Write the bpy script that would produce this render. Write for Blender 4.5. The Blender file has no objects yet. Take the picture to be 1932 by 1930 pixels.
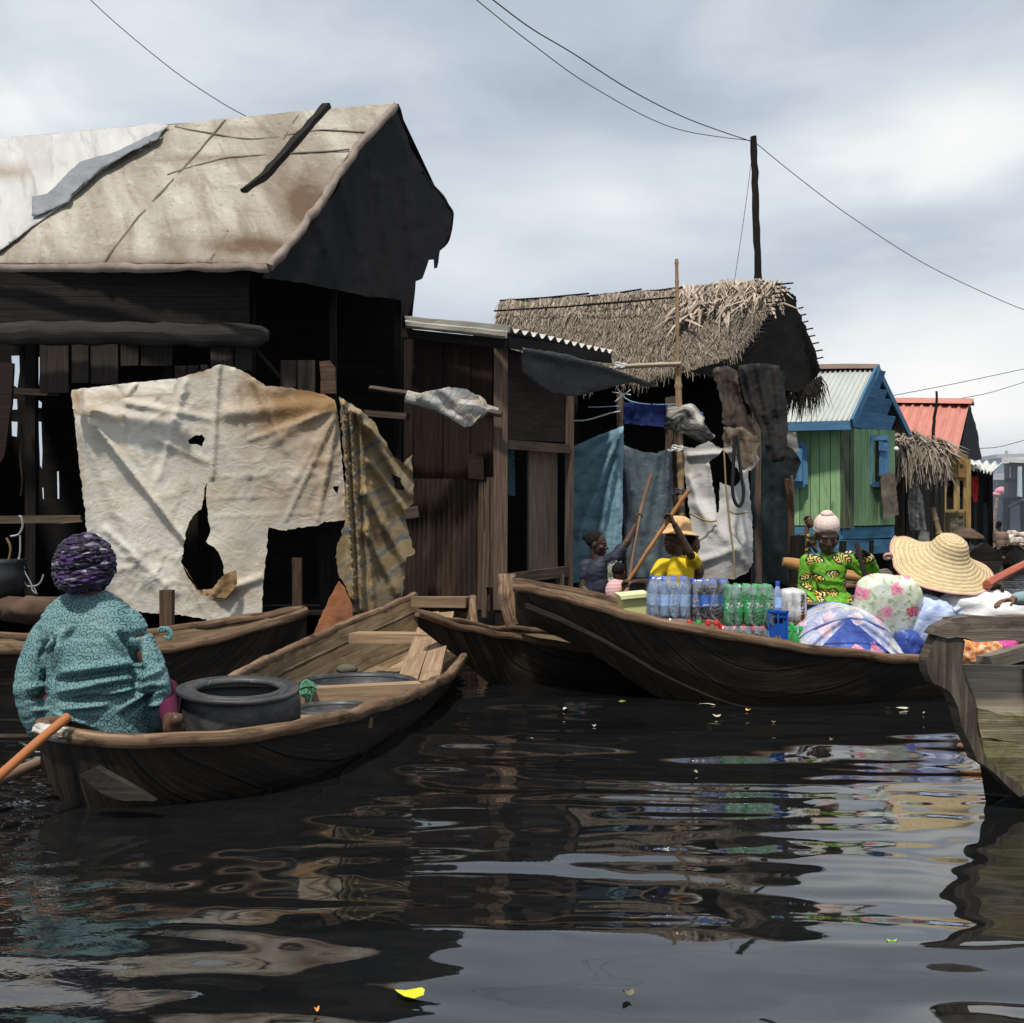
import bpy, math, random
import numpy as np
from mathutils import Vector, Matrix, noise
from mathutils.geometry import delaunay_2d_cdt

R = random.Random(11)
SC = bpy.context.scene
COL = SC.collection
F, HY, CX, H = 2100.0, 1010.0, 966.0, 1.1       # focal length, horizon, centre (in photo units) and eye height in metres
PI = math.pi


def P(x, y, Y):
    """a point seen in the photograph at (x, y), standing Y metres away"""
    return Vector(((x - CX) * Y / F, Y, H - (y - HY) * Y / F))


def W(x, Y, z):
    return Vector(((x - CX) * Y / F, Y, z))


def nz(x, y=0.0, z=0.0):
    return noise.noise(Vector((x, y, z)))


def fbm(x, y, z=0.0, o=4):
    return noise.fractal(Vector((x, y, z)), 1.0, 2.0, o)


# ------------------------------------------------------------------ materials
def hexc(h):
    def l(c):
        c /= 255
        return c / 12.92 if c <= .04045 else ((c + .055) / 1.055) ** 2.4
    return tuple(l(int(h[i:i + 2], 16)) for i in (0, 2, 4))


class NT:
    def __init__(s, name):
        s.m = bpy.data.materials.new(name)
        s.m.use_nodes = True
        s.t = s.m.node_tree
        s.t.nodes.clear()
        s.out = s.n('ShaderNodeOutputMaterial')

    def n(s, typ, **kw):
        o = s.t.nodes.new(typ)
        for k, v in kw.items():
            setattr(o, k, v)
        return o

    def l(s, a, b):
        s.t.links.new(a, b)

    def set(s, sock, v):
        if hasattr(v, 'is_linked') or hasattr(v, 'links'):
            s.l(v, sock)
        else:
            if isinstance(v, (tuple, list)) and len(v) == 3 and sock.type == 'RGBA':
                v = (*v, 1)
            sock.default_value = v

    def math(s, op, a, b=0.0, c=0.0, clamp=False):
        o = s.n('ShaderNodeMath', operation=op, use_clamp=clamp)
        s.set(o.inputs[0], a); s.set(o.inputs[1], b); s.set(o.inputs[2], c)
        return o.outputs[0]

    def mix(s, fac, a, b, blend='MIX'):
        o = s.n('ShaderNodeMix', data_type='RGBA', blend_type=blend)
        s.set(o.inputs[0], fac); s.set(o.inputs[6], a); s.set(o.inputs[7], b)
        return o.outputs[2]

    def ramp(s, fac, stops, interp='LINEAR'):
        o = s.n('ShaderNodeValToRGB')
        cr = o.color_ramp
        cr.interpolation = interp
        while len(cr.elements) < len(stops):
            cr.elements.new(.5)
        for e, (p, c) in zip(cr.elements, stops):
            e.position = p
            if not isinstance(c, (tuple, list)):
                c = (c, c, c)
            e.color = (*c[:3], 1)
        s.set(o.inputs[0], fac)
        return o.outputs[0]

    def coord(s, kind='UV', scale=(1, 1, 1), rnd=True, rot=(0, 0, 0)):
        tc = s.n('ShaderNodeTexCoord')
        mp = s.n('ShaderNodeMapping')
        mp.inputs['Scale'].default_value = scale
        mp.inputs['Rotation'].default_value = rot
        s.l(tc.outputs[kind], mp.inputs['Vector'])
        if rnd:
            oi = s.n('ShaderNodeObjectInfo')
            cb = s.n('ShaderNodeCombineXYZ')
            s.l(s.math('MULTIPLY', oi.outputs['Random'], 37.0), cb.inputs[0])
            s.l(s.math('MULTIPLY', oi.outputs['Random'], 91.0), cb.inputs[1])
            s.l(cb.outputs[0], mp.inputs['Location'])
        return mp.outputs[0]

    def noise(s, vec, scale=5, detail=5, rough=.55, dist=0.0, out='Fac'):
        o = s.n('ShaderNodeTexNoise')
        s.l(vec, o.inputs['Vector'])
        o.inputs['Scale'].default_value = scale
        o.inputs['Detail'].default_value = detail
        o.inputs['Roughness'].default_value = rough
        o.inputs['Distortion'].default_value = dist
        return o.outputs[out]

    def attr(s, name):
        return s.n('ShaderNodeAttribute', attribute_name=name).outputs['Fac']

    def bump(s, h, strength=.3, dist=.01):
        o = s.n('ShaderNodeBump')
        o.inputs['Strength'].default_value = strength
        o.inputs['Distance'].default_value = dist
        s.l(h, o.inputs['Height'])
        return o.outputs[0]

    def bsdf(s, base, rough=.8, normal=None, spec=.3, metal=0.0, trans=0.0, alpha=None, ior=1.45, sheen=0, sss=0):
        b = s.n('ShaderNodeBsdfPrincipled')
        s.set(b.inputs['Base Color'], base)
        s.set(b.inputs['Roughness'], rough)
        b.inputs['Specular IOR Level'].default_value = spec
        b.inputs['Metallic'].default_value = metal
        b.inputs['Transmission Weight'].default_value = trans
        b.inputs['IOR'].default_value = ior
        if alpha is not None:
            s.set(b.inputs['Alpha'], alpha)
        if normal is not None:
            s.l(normal, b.inputs['Normal'])
        s.l(b.outputs[0], s.out.inputs[0])
        return b


MATS = {}


def M(name, stops, scale=(6, 6, 6), nscale=1.0, detail=6, rough=.8, bump=.35, bscale=(40, 40, 40), bdist=.006, stains=(), spec=.25,
      coord='UV', var=True, metal=0.0, trans=0.0, rand=.25, stain_attr=None, roughvar=0.0, crinkle=0.0, seam=0.0):
    """one weathered surface: ramped noise, stain layers, per-face variation and a fine bump, all in metres along the surface"""
    if name in MATS:
        return MATS[name]
    t = NT(name)
    v = t.coord(coord, scale)
    f = t.noise(v, nscale, detail, .6, .3)
    c = t.ramp(f, stops)
    for (col, sc, lo, hi, amt) in stains:
        sv = t.coord(coord, sc)
        sf = t.noise(sv, 1.0, 6, .65, .6)
        k = t.ramp(sf, [(lo, 0.0), (hi, amt)])
        c = t.mix(k, c, col)
    if stain_attr:
        k = t.math('MULTIPLY', t.attr('stain'), t.math('ADD', t.noise(t.coord(coord, (7, 7, 7)), 1, 6, .7), .42), clamp=True)
        c = t.mix(k, c, stain_attr)
    if var:
        k = t.math('ADD', .5, t.attr('var'))
        c = t.mix(1.0, c, k, 'MULTIPLY')
    if rand:
        oi = t.n('ShaderNodeObjectInfo')
        k = t.math('MULTIPLY_ADD', oi.outputs['Random'], rand, 1 - rand / 2)
        c = t.mix(1.0, c, k, 'MULTIPLY')
    bv = t.coord(coord, bscale)
    bn = t.noise(bv, 1.0, 4, .6)
    h = t.math('ADD', bn, t.math('MULTIPLY', f, .6))
    if crinkle:
        cn = t.noise(t.coord(coord, (crinkle * .8, crinkle, crinkle)), 1.0, 3, .55, .9)
        h = t.math('ADD', h, t.math('MULTIPLY', t.math('ABSOLUTE', t.math('SUBTRACT', cn, .5)), -4.5))
    if seam:
        sp = t.n('ShaderNodeSeparateXYZ'); t.l(t.coord(coord, (1, 1, 1), False), sp.inputs[0])
        wv = t.math('MULTIPLY_ADD', t.noise(t.coord(coord, (1.5, 1.5, 1.5)), 1, 2, .5), .035, sp.outputs[1])
        fr = t.math('ABSOLUTE', t.math('SUBTRACT', t.math('FRACT', t.math('DIVIDE', wv, seam)), .5))
        ln = t.ramp(fr, [(.0, 1.0), (.055, 0.0)])
        pl = t.n('ShaderNodeTexWhiteNoise', noise_dimensions='1D'); t.l(t.math('FLOOR', t.math('ADD', t.math('DIVIDE', wv, seam), .5)), pl.inputs['W'])
        c = t.mix(1.0, c, t.math('MULTIPLY_ADD', pl.outputs['Value'], .9, .55), 'MULTIPLY')
        c = t.mix(t.math('MULTIPLY', ln, .85), c, (.003, .0025, .002))
        h = t.math('SUBTRACT', h, t.math('MULTIPLY', ln, 3.0))
    r = rough
    if roughvar:
        r = t.math('MULTIPLY_ADD', bn, roughvar, rough - roughvar / 2, clamp=True)
    t.bsdf(c, r, t.bump(h, bump, bdist), spec, metal, trans)
    MATS[name] = t.m
    return t.m


def wood(name, dark, mid, light, stains=(), grain=(2.2, 45, 45), rough=.8, bump=.5, spec=.2, rand=.35, seam=0.0):
    return M(name, [(.25, dark), (.5, mid), (.75, light)], grain, 1.0, 7, rough, bump, (6, 220, 220), .004, stains, spec, rand=rand, seam=seam)


def simple(name, col, rough=.6, spec=.4, trans=0.0, metal=0.0, bump=.1, nsc=30, cvar=.15, coord='Object'):
    lo = tuple(max(0, c * (1 - cvar)) for c in col)
    hi = tuple(min(1, c * (1 + cvar)) for c in col)
    return M(name, [(.3, lo), (.7, hi)], (nsc / 3,) * 3, 1, 4, rough, bump, (nsc * 3,) * 3, .003, (), spec, coord, False, metal, trans, rand=0)


# ------------------------------------------------------------------ mesh gathering
class MB:
    """collects shapes for ONE mesh object, with metre UVs and a per-face shade value"""

    def __init__(s):
        s.v = []; s.f = []; s.uv = []; s.var = []; s.sm = []; s.stain = {}

    def add(s, verts, faces, uvs=None, var=.5, smooth=True):
        off = len(s.v)
        s.v += [tuple(v) for v in verts]
        if uvs is None:
            uvs = [(v[0] + v[1] * .7, v[2] + v[1] * .3) for v in verts]
        for k, f in enumerate(faces):
            s.f.append([i + off for i in f])
            s.uv += [uvs[i] for i in f]
            s.var.append(var[k] if isinstance(var, (list, tuple)) else var)
            s.sm.append(smooth)
        return off

    def sweep(s, path, prof, up=None, var=.5, smooth=False, caps=True, scale=None, jit=0.0, closed=True, twist=0):
        """carry a profile (side, up) along a path"""
        path = [Vector(p) for p in path]
        n = len(path); m = len(prof)
        cum = [0.0]
        for i in range(1, n):
            cum.append(cum[-1] + (path[i] - path[i - 1]).length)
        per = [0.0]
        for j in range(m):
            a, b = prof[j], prof[(j + 1) % m]
            per.append(per[-1] + math.hypot(b[0] - a[0], b[1] - a[1]))
        verts, uvs = [], []
        u0 = R.random() * 7; v0 = R.random() * 7
        upv = Vector(up) if up is not None else None
        prev = None
        for i, p in enumerate(path):
            t = (path[min(i + 1, n - 1)] - path[max(i - 1, 0)]).normalized()
            if upv is not None:
                side = t.cross(upv)
                if side.length < 1e-5:
                    side = t.cross(Vector((1, 0.01, 0)))
            elif prev is None:
                side = t.cross(Vector((0.02, 0.03, 1)) if abs(t.z) < .9 else Vector((0, 1, 0.02)))
            else:
                side = prev - t * prev.dot(t)
            side.normalize(); prev = side
            u = side.cross(t).normalized()
            k = scale(i / max(1, n - 1)) if scale else 1.0
            for j in range(m + 1):
                a, b = prof[j % m]
                q = p + side * (a * k) + u * (b * k)
                if jit:
                    q = q + Vector((nz(q.x * 5, q.y * 5, q.z * 5 + 3), nz(q.x * 5 + 9, q.y * 5, q.z * 5), nz(q.x * 5, q.y * 5 + 7, q.z * 5))) * jit
                verts.append(q); uvs.append((u0 + cum[i], v0 + per[j]))
        faces = []
        for i in range(n - 1):
            for j in range(m if closed else m - 1):
                a = i * (m + 1) + j
                faces.append((a, a + 1, a + m + 2, a + m + 1))
        s.add(verts, faces, uvs, var, smooth)
        if caps and closed:
            for i, rev in ((0, True), (n - 1, False)):
                ring = [verts[i * (m + 1) + j] for j in range(m)]
                idx = list(range(m))
                if rev: idx.reverse()
                s.add(ring, [idx], [(u0 + prof[j][0], v0 + prof[j][1]) for j in range(m)], var, False)
        return s

    def beam(s, a, b, w=.08, t=.04, up=(0, 0, 1), jit=.004, var=None, seg=.35):
        a, b = Vector(a), Vector(b)
        n = max(2, int((b - a).length / seg) + 1)
        path = [a.lerp(b, i / (n - 1)) for i in range(n)]
        w2, t2 = w / 2, t / 2
        if var is None: var = .35 + R.random() * .3
        return s.sweep(path, [(-w2, -t2), (w2, -t2), (w2, t2), (-w2, t2)], up, var, False, True, None, jit)

    def tube(s, pts, r=.01, n=8, var=.5, jit=0.0, scale=None, caps=True):
        prof = [(math.cos(2 * PI * k / n) * r, math.sin(2 * PI * k / n) * r) for k in range(n)]
        return s.sweep(pts, prof, None, var, True, caps, scale, jit)

    def lathe(s, prof, c, n=24, axis=(0, 0, 1), sx=1.0, sy=1.0, var=.5, xdir=None, wob=0.0, smooth=True):
        """revolve (radius, height) pairs about an axis through c"""
        ax = Vector(axis).normalized()
        x = Vector(xdir) if xdir is not None else (Vector((1, 0, 0)) if abs(ax.x) < .9 else Vector((0, 1, 0)))
        x = (x - ax * x.dot(ax)).normalized(); y = ax.cross(x)
        verts, uvs = [], []
        cum = 0
        for i, (r, h) in enumerate(prof):
            if i: cum += math.hypot(r - prof[i - 1][0], h - prof[i - 1][1])
            for j in range(n + 1):
                a = 2 * PI * j / n
                rr = r * (1 + wob * nz(math.cos(a) * 1.5, math.sin(a) * 1.5, h * 4))
                verts.append(Vector(c) + x * (math.cos(a) * rr * sx) + y * (math.sin(a) * rr * sy) + ax * h)
                uvs.append((a * max(r, .05), cum))
        faces = []
        for i in range(len(prof) - 1):
            for j in range(n):
                a = i * (n + 1) + j
                faces.append((a, a + 1, a + n + 2, a + n + 1))
        s.add(verts, faces, uvs, var, smooth)
        return s

    def ball(s, c, r, n=12, rot=None, disp=None, var=.5):
        """ellipsoid; r a number or three radii"""
        r = (r, r, r) if not isinstance(r, (tuple, list)) else r
        verts, uvs, faces = [], [], []
        m = n
        for i in range(m + 1):
            th = PI * i / m
            for j in range(2 * n + 1):
                ph = PI * j / n
                d = Vector((math.sin(th) * math.cos(ph), math.sin(th) * math.sin(ph), math.cos(th)))
                k = disp(d) if disp else 1.0
                q = Vector((d.x * r[0] * k, d.y * r[1] * k, d.z * r[2] * k))
                if rot is not None: q = rot @ q
                verts.append(Vector(c) + q); uvs.append((ph * max(r), th * max(r)))
        w = 2 * n + 1
        for i in range(m):
            for j in range(2 * n):
                a = i * w + j
                faces.append((a, a + w, a + w + 1, a + 1))
        s.add(verts, faces, uvs, var, True)
        return s

    def grid(s, fn, nu, nv, var=.5, smooth=True, uvf=None):
        verts, uvs, faces = [], [], []
        for i in range(nu + 1):
            for j in range(nv + 1):
                p = fn(i / nu, j / nv)
                verts.append(p)
                uvs.append(uvf(i / nu, j / nv) if uvf else (p[0] + p[1] * .6, p[2] + p[1] * .3))
        for i in range(nu):
            for j in range(nv):
                a = i * (nv + 1) + j
                faces.append((a, a + nv + 1, a + nv + 2, a + 1))
        s.add(verts, faces, uvs, var, smooth)
        return s

    def slab(s, poly, Y0, Y1, jit=0.0, var=.5, vert=False):
        """a plate cut to a photographed outline, its thickness running in depth"""
        poly = dens(poly, 14)
        n = len(poly)
        fr = []; bk = []
        for (x, y) in poly:
            a = P(x, y, Y0); d = Vector((0, Y1 - Y0, 0))
            j = Vector((nz(a.x * 6, a.z * 6, 1), nz(a.x * 6, a.z * 6, 5) * .6, nz(a.x * 6, a.z * 6, 9))) * jit
            fr.append(a + j); bk.append(a + d + j * .5)
        pts = [Vector((v.x, v.z)) for v in fr]
        res = delaunay_2d_cdt(pts, [], [list(range(n))], 1, 1e-6)
        fv = [Vector((p.x, Y0 + (nz(p.x * 6, p.y * 6, 5) * .6 * jit), p.y)) for p in res[0]]
        area = sum(pts[i].x * pts[(i + 1) % n].y - pts[(i + 1) % n].x * pts[i].y for i in range(n))
        ff = [list(f) for f in res[2]]
        u0 = R.random() * 9
        uv = [(u0 + v.z, v.x) if vert else (u0 + v.x, v.z) for v in fv]
        s.add(fv, ff, uv, var, False)
        s.add([Vector((v.x, v.y + Y1 - Y0, v.z)) for v in fv], [f[::-1] for f in ff], uv, var, False)
        for i in range(n):
            k = (i + 1) % n
            q = [fr[i], fr[k], bk[k], bk[i]]
            s.add(q, [(0, 1, 2, 3)], [(u0 + (Y1 - Y0), q[0].z + q[0].x), (u0 + (Y1 - Y0), q[1].z + q[1].x), (u0, q[1].z + q[1].x), (u0, q[0].z + q[0].x)], var, False)
        return s


def dens(poly, d):
    out = []
    n = len(poly)
    for i in range(n):
        a, b = poly[i], poly[(i + 1) % n]
        L = math.hypot(b[0] - a[0], b[1] - a[1])
        k = max(1, int(L / d))
        for j in range(k):
            out.append((a[0] + (b[0] - a[0]) * j / k, a[1] + (b[1] - a[1]) * j / k))
    return out


def inpoly(x, y, poly):
    c = False
    n = len(poly)
    j = n - 1
    for i in range(n):
        xi, yi = poly[i]; xj, yj = poly[j]
        if (yi > y) != (yj > y) and x < (xj - xi) * (y - yi) / (yj - yi) + xi:
            c = not c
        j = i
    return c


def smooth_pts(pts, n, closed=False):
    """Catmull-Rom through tuples / vectors"""
    pts = [Vector(p) for p in pts]
    m = len(pts)
    out = []
    for i in range(n):
        t = i / (n - 1) * (m - 1)
        k = min(int(t), m - 2); f = t - k
        p0 = pts[max(k - 1, 0)]; p1 = pts[k]; p2 = pts[k + 1]; p3 = pts[min(k + 2, m - 1)]
        out.append(.5 * ((2 * p1) + (p2 - p0) * f + (2 * p0 - 5 * p1 + 4 * p2 - p3) * f * f + (3 * p1 - p0 - 3 * p2 + p3) * f ** 3))
    return out


# ------------------------------------------------------------------ objects
def wloc(o):
    v = Vector((0, 0, 0))
    while o is not None:
        v += o.location
        o = o.parent
    return v


def tag(o, label=None, cat=None, group=None, kind=None):
    if label: o['label'] = label
    if cat: o['category'] = cat
    if group: o['group'] = group
    if kind: o['kind'] = kind
    return o


def thing(name, label, cat, loc, group=None):
    o = bpy.data.objects.new(name, None)
    o.empty_display_size = .1
    COL.objects.link(o)
    o.location = loc
    return tag(o, label, cat, group)


def mesh_from(mb, name):
    me = bpy.data.meshes.new(name)
    me.from_pydata(mb.v, [], mb.f)
    me.polygons.foreach_set('use_smooth', mb.sm)
    uvl = me.uv_layers.new(name='UVMap')
    uvl.data.foreach_set('uv', np.array(mb.uv, dtype=np.float32).ravel())
    a = me.attributes.new('var', 'FLOAT', 'FACE')
    a.data.foreach_set('value', np.array(mb.var, dtype=np.float32))
    if mb.stain:
        a = me.attributes.new('stain', 'FLOAT', 'POINT')
        arr = np.zeros(len(mb.v), dtype=np.float32)
        for off, vals in mb.stain.items():
            arr[off:off + len(vals)] = vals
        a.data.foreach_set('value', arr)
    me.update()
    return me


def part(name, mb, mat, parent=None, label=None, solid=0.0, loc=None):
    me = mesh_from(mb, name) if isinstance(mb, MB) else mb
    o = bpy.data.objects.new(name, me)
    COL.objects.link(o)
    base = wloc(parent) if parent is not None else None
    if parent is None:
        if loc is None:
            co = np.empty(len(me.vertices) * 3, dtype=np.float32); me.vertices.foreach_get('co', co)
            co = co.reshape(-1, 3); lo = co.min(0); hi = co.max(0)
            loc = Vector(((lo[0] + hi[0]) / 2, (lo[1] + hi[1]) / 2, lo[2]))
        o.location = loc
        me.transform(Matrix.Translation(-Vector(loc)))
    else:
        o.parent = parent
        me.transform(Matrix.Translation(-base))
    if mat is not None:
        me.materials.append(mat)
    if label: o['label'] = label
    if solid:
        md = o.modifiers.new('thickness', 'SOLIDIFY'); md.thickness = solid; md.offset = 0
    return o


def solo(name, mb, mat, label, cat, group=None, solid=0.0, kind=None):
    return tag(part(name, mb, mat, None, None, solid), label, cat, group, kind)


def copy_tree(o, loc=None, parent=None):
    c = o.copy()
    COL.objects.link(c)
    if parent is not None: c.parent = parent
    if loc is not None: c.location = loc
    for ch in list(o.children):
        copy_tree(ch, None, c)
    return c


def sheet(mb, outline, Yf, step=6, holes=(), ragged=0.0, wr=None, folds=(), stainf=None, var=.5, smooth=True, edge_d=None):
    """a cloth or board cut to its outline: points in photo units, Yf(x, y) its depth; wr = (amount, size) creases, folds = ridges"""
    outline = dens(outline, edge_d or step)
    holes = [dens(h, edge_d or step) for h in holes]
    if ragged:
        def rg(poly, s):
            return [(x + nz(x * .13, y * .13, s) * ragged * 2 + R.uniform(-.5, .5) * ragged, y + nz(x * .13, y * .13, s + 5) * ragged * 2 + R.uniform(-.6, .6) * ragged) for x, y in poly]
        outline = rg(outline, 1.5)
        holes = [rg(h, 3.5) for h in holes]
    pts = [Vector(p) for p in outline]
    loops = [list(range(len(outline)))]
    for h in holes:
        o = len(pts)
        pts += [Vector(p) for p in h]
        loops.append(list(range(o, o + len(h))))
    xs = [p[0] for p in outline]; ys = [p[1] for p in outline]
    y = min(ys)
    row = 0
    while y < max(ys):
        x = min(xs) + (step / 2 if row % 2 else 0)
        while x < max(xs):
            px = x + R.uniform(-.25, .25) * step; py = y + R.uniform(-.25, .25) * step
            if inpoly(px, py, outline) and not any(inpoly(px, py, h) for h in holes):
                pts.append(Vector((px, py)))
            x += step
        y += step * .87; row += 1
    edges = []
    for lp in loops:
        edges += [(lp[i], lp[(i + 1) % len(lp)]) for i in range(len(lp))]
    res = delaunay_2d_cdt(pts, edges, [], 0, 1e-5)
    V2, FF = res[0], res[2]
    faces = []
    for f in FF:
        cx = sum(V2[i].x for i in f) / len(f); cy = sum(V2[i].y for i in f) / len(f)
        if inpoly(cx, cy, outline) and not any(inpoly(cx, cy, h) for h in holes):
            faces.append(list(f)[::-1])
    verts, uvs, st = [], [], []
    for p in V2:
        d = 0.0
        if wr:
            amp, sz = wr
            wx = p.x + 14 * nz(p.x * .02, p.y * .02, 4.4); wy = p.y + 14 * nz(p.x * .02, p.y * .02, 9.4)
            d += fbm(wx / sz / 1.6, wy / sz / 1.6, 2.7, 2) * amp * .75
            for ks, ka in ((.8, .55), (.38, .28)):
                c1 = nz(wx / sz / ks + 3, wy / sz / ks * .8, 8.1 * ks)
                d += amp * ka * math.exp(-(c1 / .13) ** 2) * (.5 + nz(wx / sz * .4, wy / sz * .4, 1.7))
        for (x1, y1, x2, y2, wd, ht) in folds:
            dx, dy = x2 - x1, y2 - y1
            L2 = dx * dx + dy * dy
            t = ((p.x - x1) * dx + (p.y - y1) * dy) / L2
            tt = min(1, max(0, t))
            qx, qy = x1 + dx * tt, y1 + dy * tt
            dist = math.hypot(p.x - qx, p.y - qy)
            fade = 1 - .5 * tt
            d += ht * math.exp(-(dist / wd) ** 2) * fade
        Yv = Yf(p.x, p.y) - d
        q = P(p.x, p.y, Yv)
        verts.append(q); uvs.append((q.x + q.y * .5, q.z))
        if stainf: st.append(stainf(p.x, p.y))
    off = mb.add(verts, faces, uvs, var, smooth)
    if stainf: mb.stain[off] = st
    return mb


def gauss_stain(blobs):
    def f(x, y):
        s = 0
        for (bx, by, rx, ry, a) in blobs:
            s = max(s, a * math.exp(-(((x - bx) / rx) ** 2 + ((y - by) / ry) ** 2)))
        return s
    return f


def bil(q, u, v):
    """q = TL, TR, BL, BR"""
    return q[0].lerp(q[1], u).lerp(q[2].lerp(q[3], u), v)


def planks(mb, q, n, thick=.025, gap=.006, jit=.004, rag=.03, horiz=False, skip=()):
    """a boarded wall filling the quad TL, TR, BL, BR; boards upright unless horiz"""
    if horiz:
        q = [q[0], q[2], q[1], q[3]]
    cuts = [0.0]
    for i in range(n): cuts.append(cuts[-1] + R.uniform(.75, 1.25))
    cuts = [c / cuts[-1] for c in cuts]
    wd = (q[1] - q[0]).length
    nrm = (q[1] - q[0]).cross(q[2] - q[0]).normalized()
    for i in range(n):
        if i in skip: continue
        g = gap / wd / 2
        u0, u1 = cuts[i] + g, cuts[i + 1] - g
        off = nrm * R.uniform(-jit, jit) * 2
        e0, e1 = R.uniform(-rag, rag) * .3, 1 + R.uniform(-rag, rag)
        m = 6
        path = [bil(q, (u0 + u1) / 2, e0 + (e1 - e0) * k / (m - 1)) + off + nrm * nz(i * 3.1, k * .9) * jit for k in range(m)]
        w2 = wd * (u1 - u0) / 2
        mb.sweep(path, [(-w2, -thick / 2), (w2, -thick / 2), (w2, thick / 2), (-w2, thick / 2)], nrm, .3 + R.random() * .4, False, True, None, .003)
    return mb


def corrug(mb, q, waves, amp, nv=6, sag=0.0, rag=0.0, flat=.0, var=.5, box=False):
    """corrugated sheet: ridges run from the top edge (q0-q1) to the bottom edge"""
    nu = waves * 8
    nrm = (q[1] - q[0]).cross(q[2] - q[0]).normalized()
    if nrm.y > 0: nrm = -nrm

    def fn(u, v):
        e = 1 + rag * (nz(u * 9, 2.2) + .5 * nz(u * 31, 5.1))
        p = bil(q, u, v * e)
        w = math.cos(u * waves * 2 * PI)
        if box: w = max(-.2, min(1, (w - .62) * 5))
        return p + nrm * (amp * w + sag * nz(u * 3, v * 3, 1.7))
    Lu = (q[1] - q[0]).length; Lv = (q[2] - q[0]).length
    mb.grid(fn, nu, nv, var, True, lambda u, v: (v * Lv, u * Lu))
    return mb
# ------------------------------------------------------------------ camera, sky, sun
cam = bpy.data.cameras.new('camera')
cam.sensor_width = 36.0
cam.lens = F / 1932 * 36.0
cam.shift_y = (HY - 965) / 1932
cam.clip_end = 3000
cam.clip_start = .05
co = bpy.data.objects.new('camera', cam)
co.location = (0, 0, H); co.rotation_euler = (PI / 2, 0, 0)
COL.objects.link(co)
SC.camera = co
SC.view_settings.view_transform = 'Standard'
SC.view_settings.look = 'None'
SC.view_settings.exposure = 0
SC.view_settings.gamma = 1
SC.cycles.use_denoising = True
SC.cycles.max_bounces = 8
SC.cycles.transparent_max_bounces = 16
SC.cycles.sample_clamp_indirect = 6
SC.cycles.caustics_reflective = False
SC.cycles.caustics_refractive = False

SUN = Vector((-.16, -.42, .895)).normalized()
sd = bpy.data.lights.new('sun', 'SUN')
sd.energy = 4.2; sd.angle = math.radians(4); sd.color = (1.0, .95, .87)
so = bpy.data.objects.new('sun', sd)
so.rotation_euler = SUN.to_track_quat('Z', 'Y').to_euler()
so.location = SUN * 40
COL.objects.link(so)

wd = bpy.data.worlds.new('World')
SC.world = wd
wd.use_nodes = True
t = NT.__new__(NT); t.t = wd.node_tree; t.m = wd
t.t.nodes.clear()
t.out = t.n('ShaderNodeOutputWorld')
sky = t.n('ShaderNodeTexSky', sky_type='NISHITA')
sky.sun_disc = False
sky.sun_elevation = math.asin(SUN.z)
sky.sun_rotation = math.atan2(SUN.x, SUN.y)
sky.air_density = 1.5; sky.dust_density = 3
b1 = t.n('ShaderNodeBackground'); b1.inputs[1].default_value = .07
t.l(sky.outputs[0], b1.inputs[0])
tc = t.n('ShaderNodeTexCoord')
mp = t.n('ShaderNodeMapping'); mp.inputs['Scale'].default_value = (1.0, 1.0, 2.6); mp.inputs['Location'].default_value = (2.3, .4, 1.1)
t.l(tc.outputs['Generated'], mp.inputs[0])
n1 = t.noise(mp.outputs[0], 2.1, 6, .5, .35)
n2 = t.noise(mp.outputs[0], 5.5, 6, .55, .5)
val = t.math('MULTIPLY_ADD', n2, .42, t.math('MULTIPLY_ADD', n1, 1.0, -.265))
for (lx, ly, rad, amt) in ((1800, 270, .12, .42), (1160, 390, .15, .30), (860, 500, .14, .22), (30, 215, .11, .48), (1780, 740, .2, .46), (1480, 330, .12, .20), (1250, 180, .13, -.10), (300, 90, .2, .06), (1760, 500, .11, -.12)):
    d = Vector(((lx - CX) / F, 1, (HY - ly) / F)).normalized()
    dv = t.n('ShaderNodeVectorMath', operation='DISTANCE')
    mv = t.n('ShaderNodeVectorMath', operation='MULTIPLY'); mv.inputs[1].default_value = (1, 1, 1.9)
    t.l(tc.outputs['Generated'], mv.inputs[0])
    t.l(mv.outputs[0], dv.inputs[0]); dv.inputs[1].default_value = (d.x, d.y, d.z * 1.9)
    mr = t.n('ShaderNodeMapRange', interpolation_type='SMOOTHERSTEP')
    t.l(t.math('MULTIPLY_ADD', n2, .20, t.math('SUBTRACT', dv.outputs['Value'], .06)), mr.inputs[0])
    mr.inputs[1].default_value = 0; mr.inputs[2].default_value = rad * 1.5; mr.inputs[3].default_value = amt; mr.inputs[4].default_value = 0
    val = t.math('ADD', val, mr.outputs[0])
cc = t.ramp(val, [(.22, (.40, .455, .54)), (.42, (.51, .575, .66)), (.6, (.66, .715, .78)), (.8, (.86, .88, .89)), (1.0, (.97, .965, .955))])
b2 = t.n('ShaderNodeBackground'); t.l(cc, b2.inputs[0]); b2.inputs[1].default_value = 1.07
mx = t.n('ShaderNodeMixShader'); mx.inputs[0].default_value = .93
t.l(b1.outputs[0], mx.inputs[1]); t.l(b2.outputs[0], mx.inputs[2]); t.l(mx.outputs[0], t.out.inputs[0])

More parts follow.
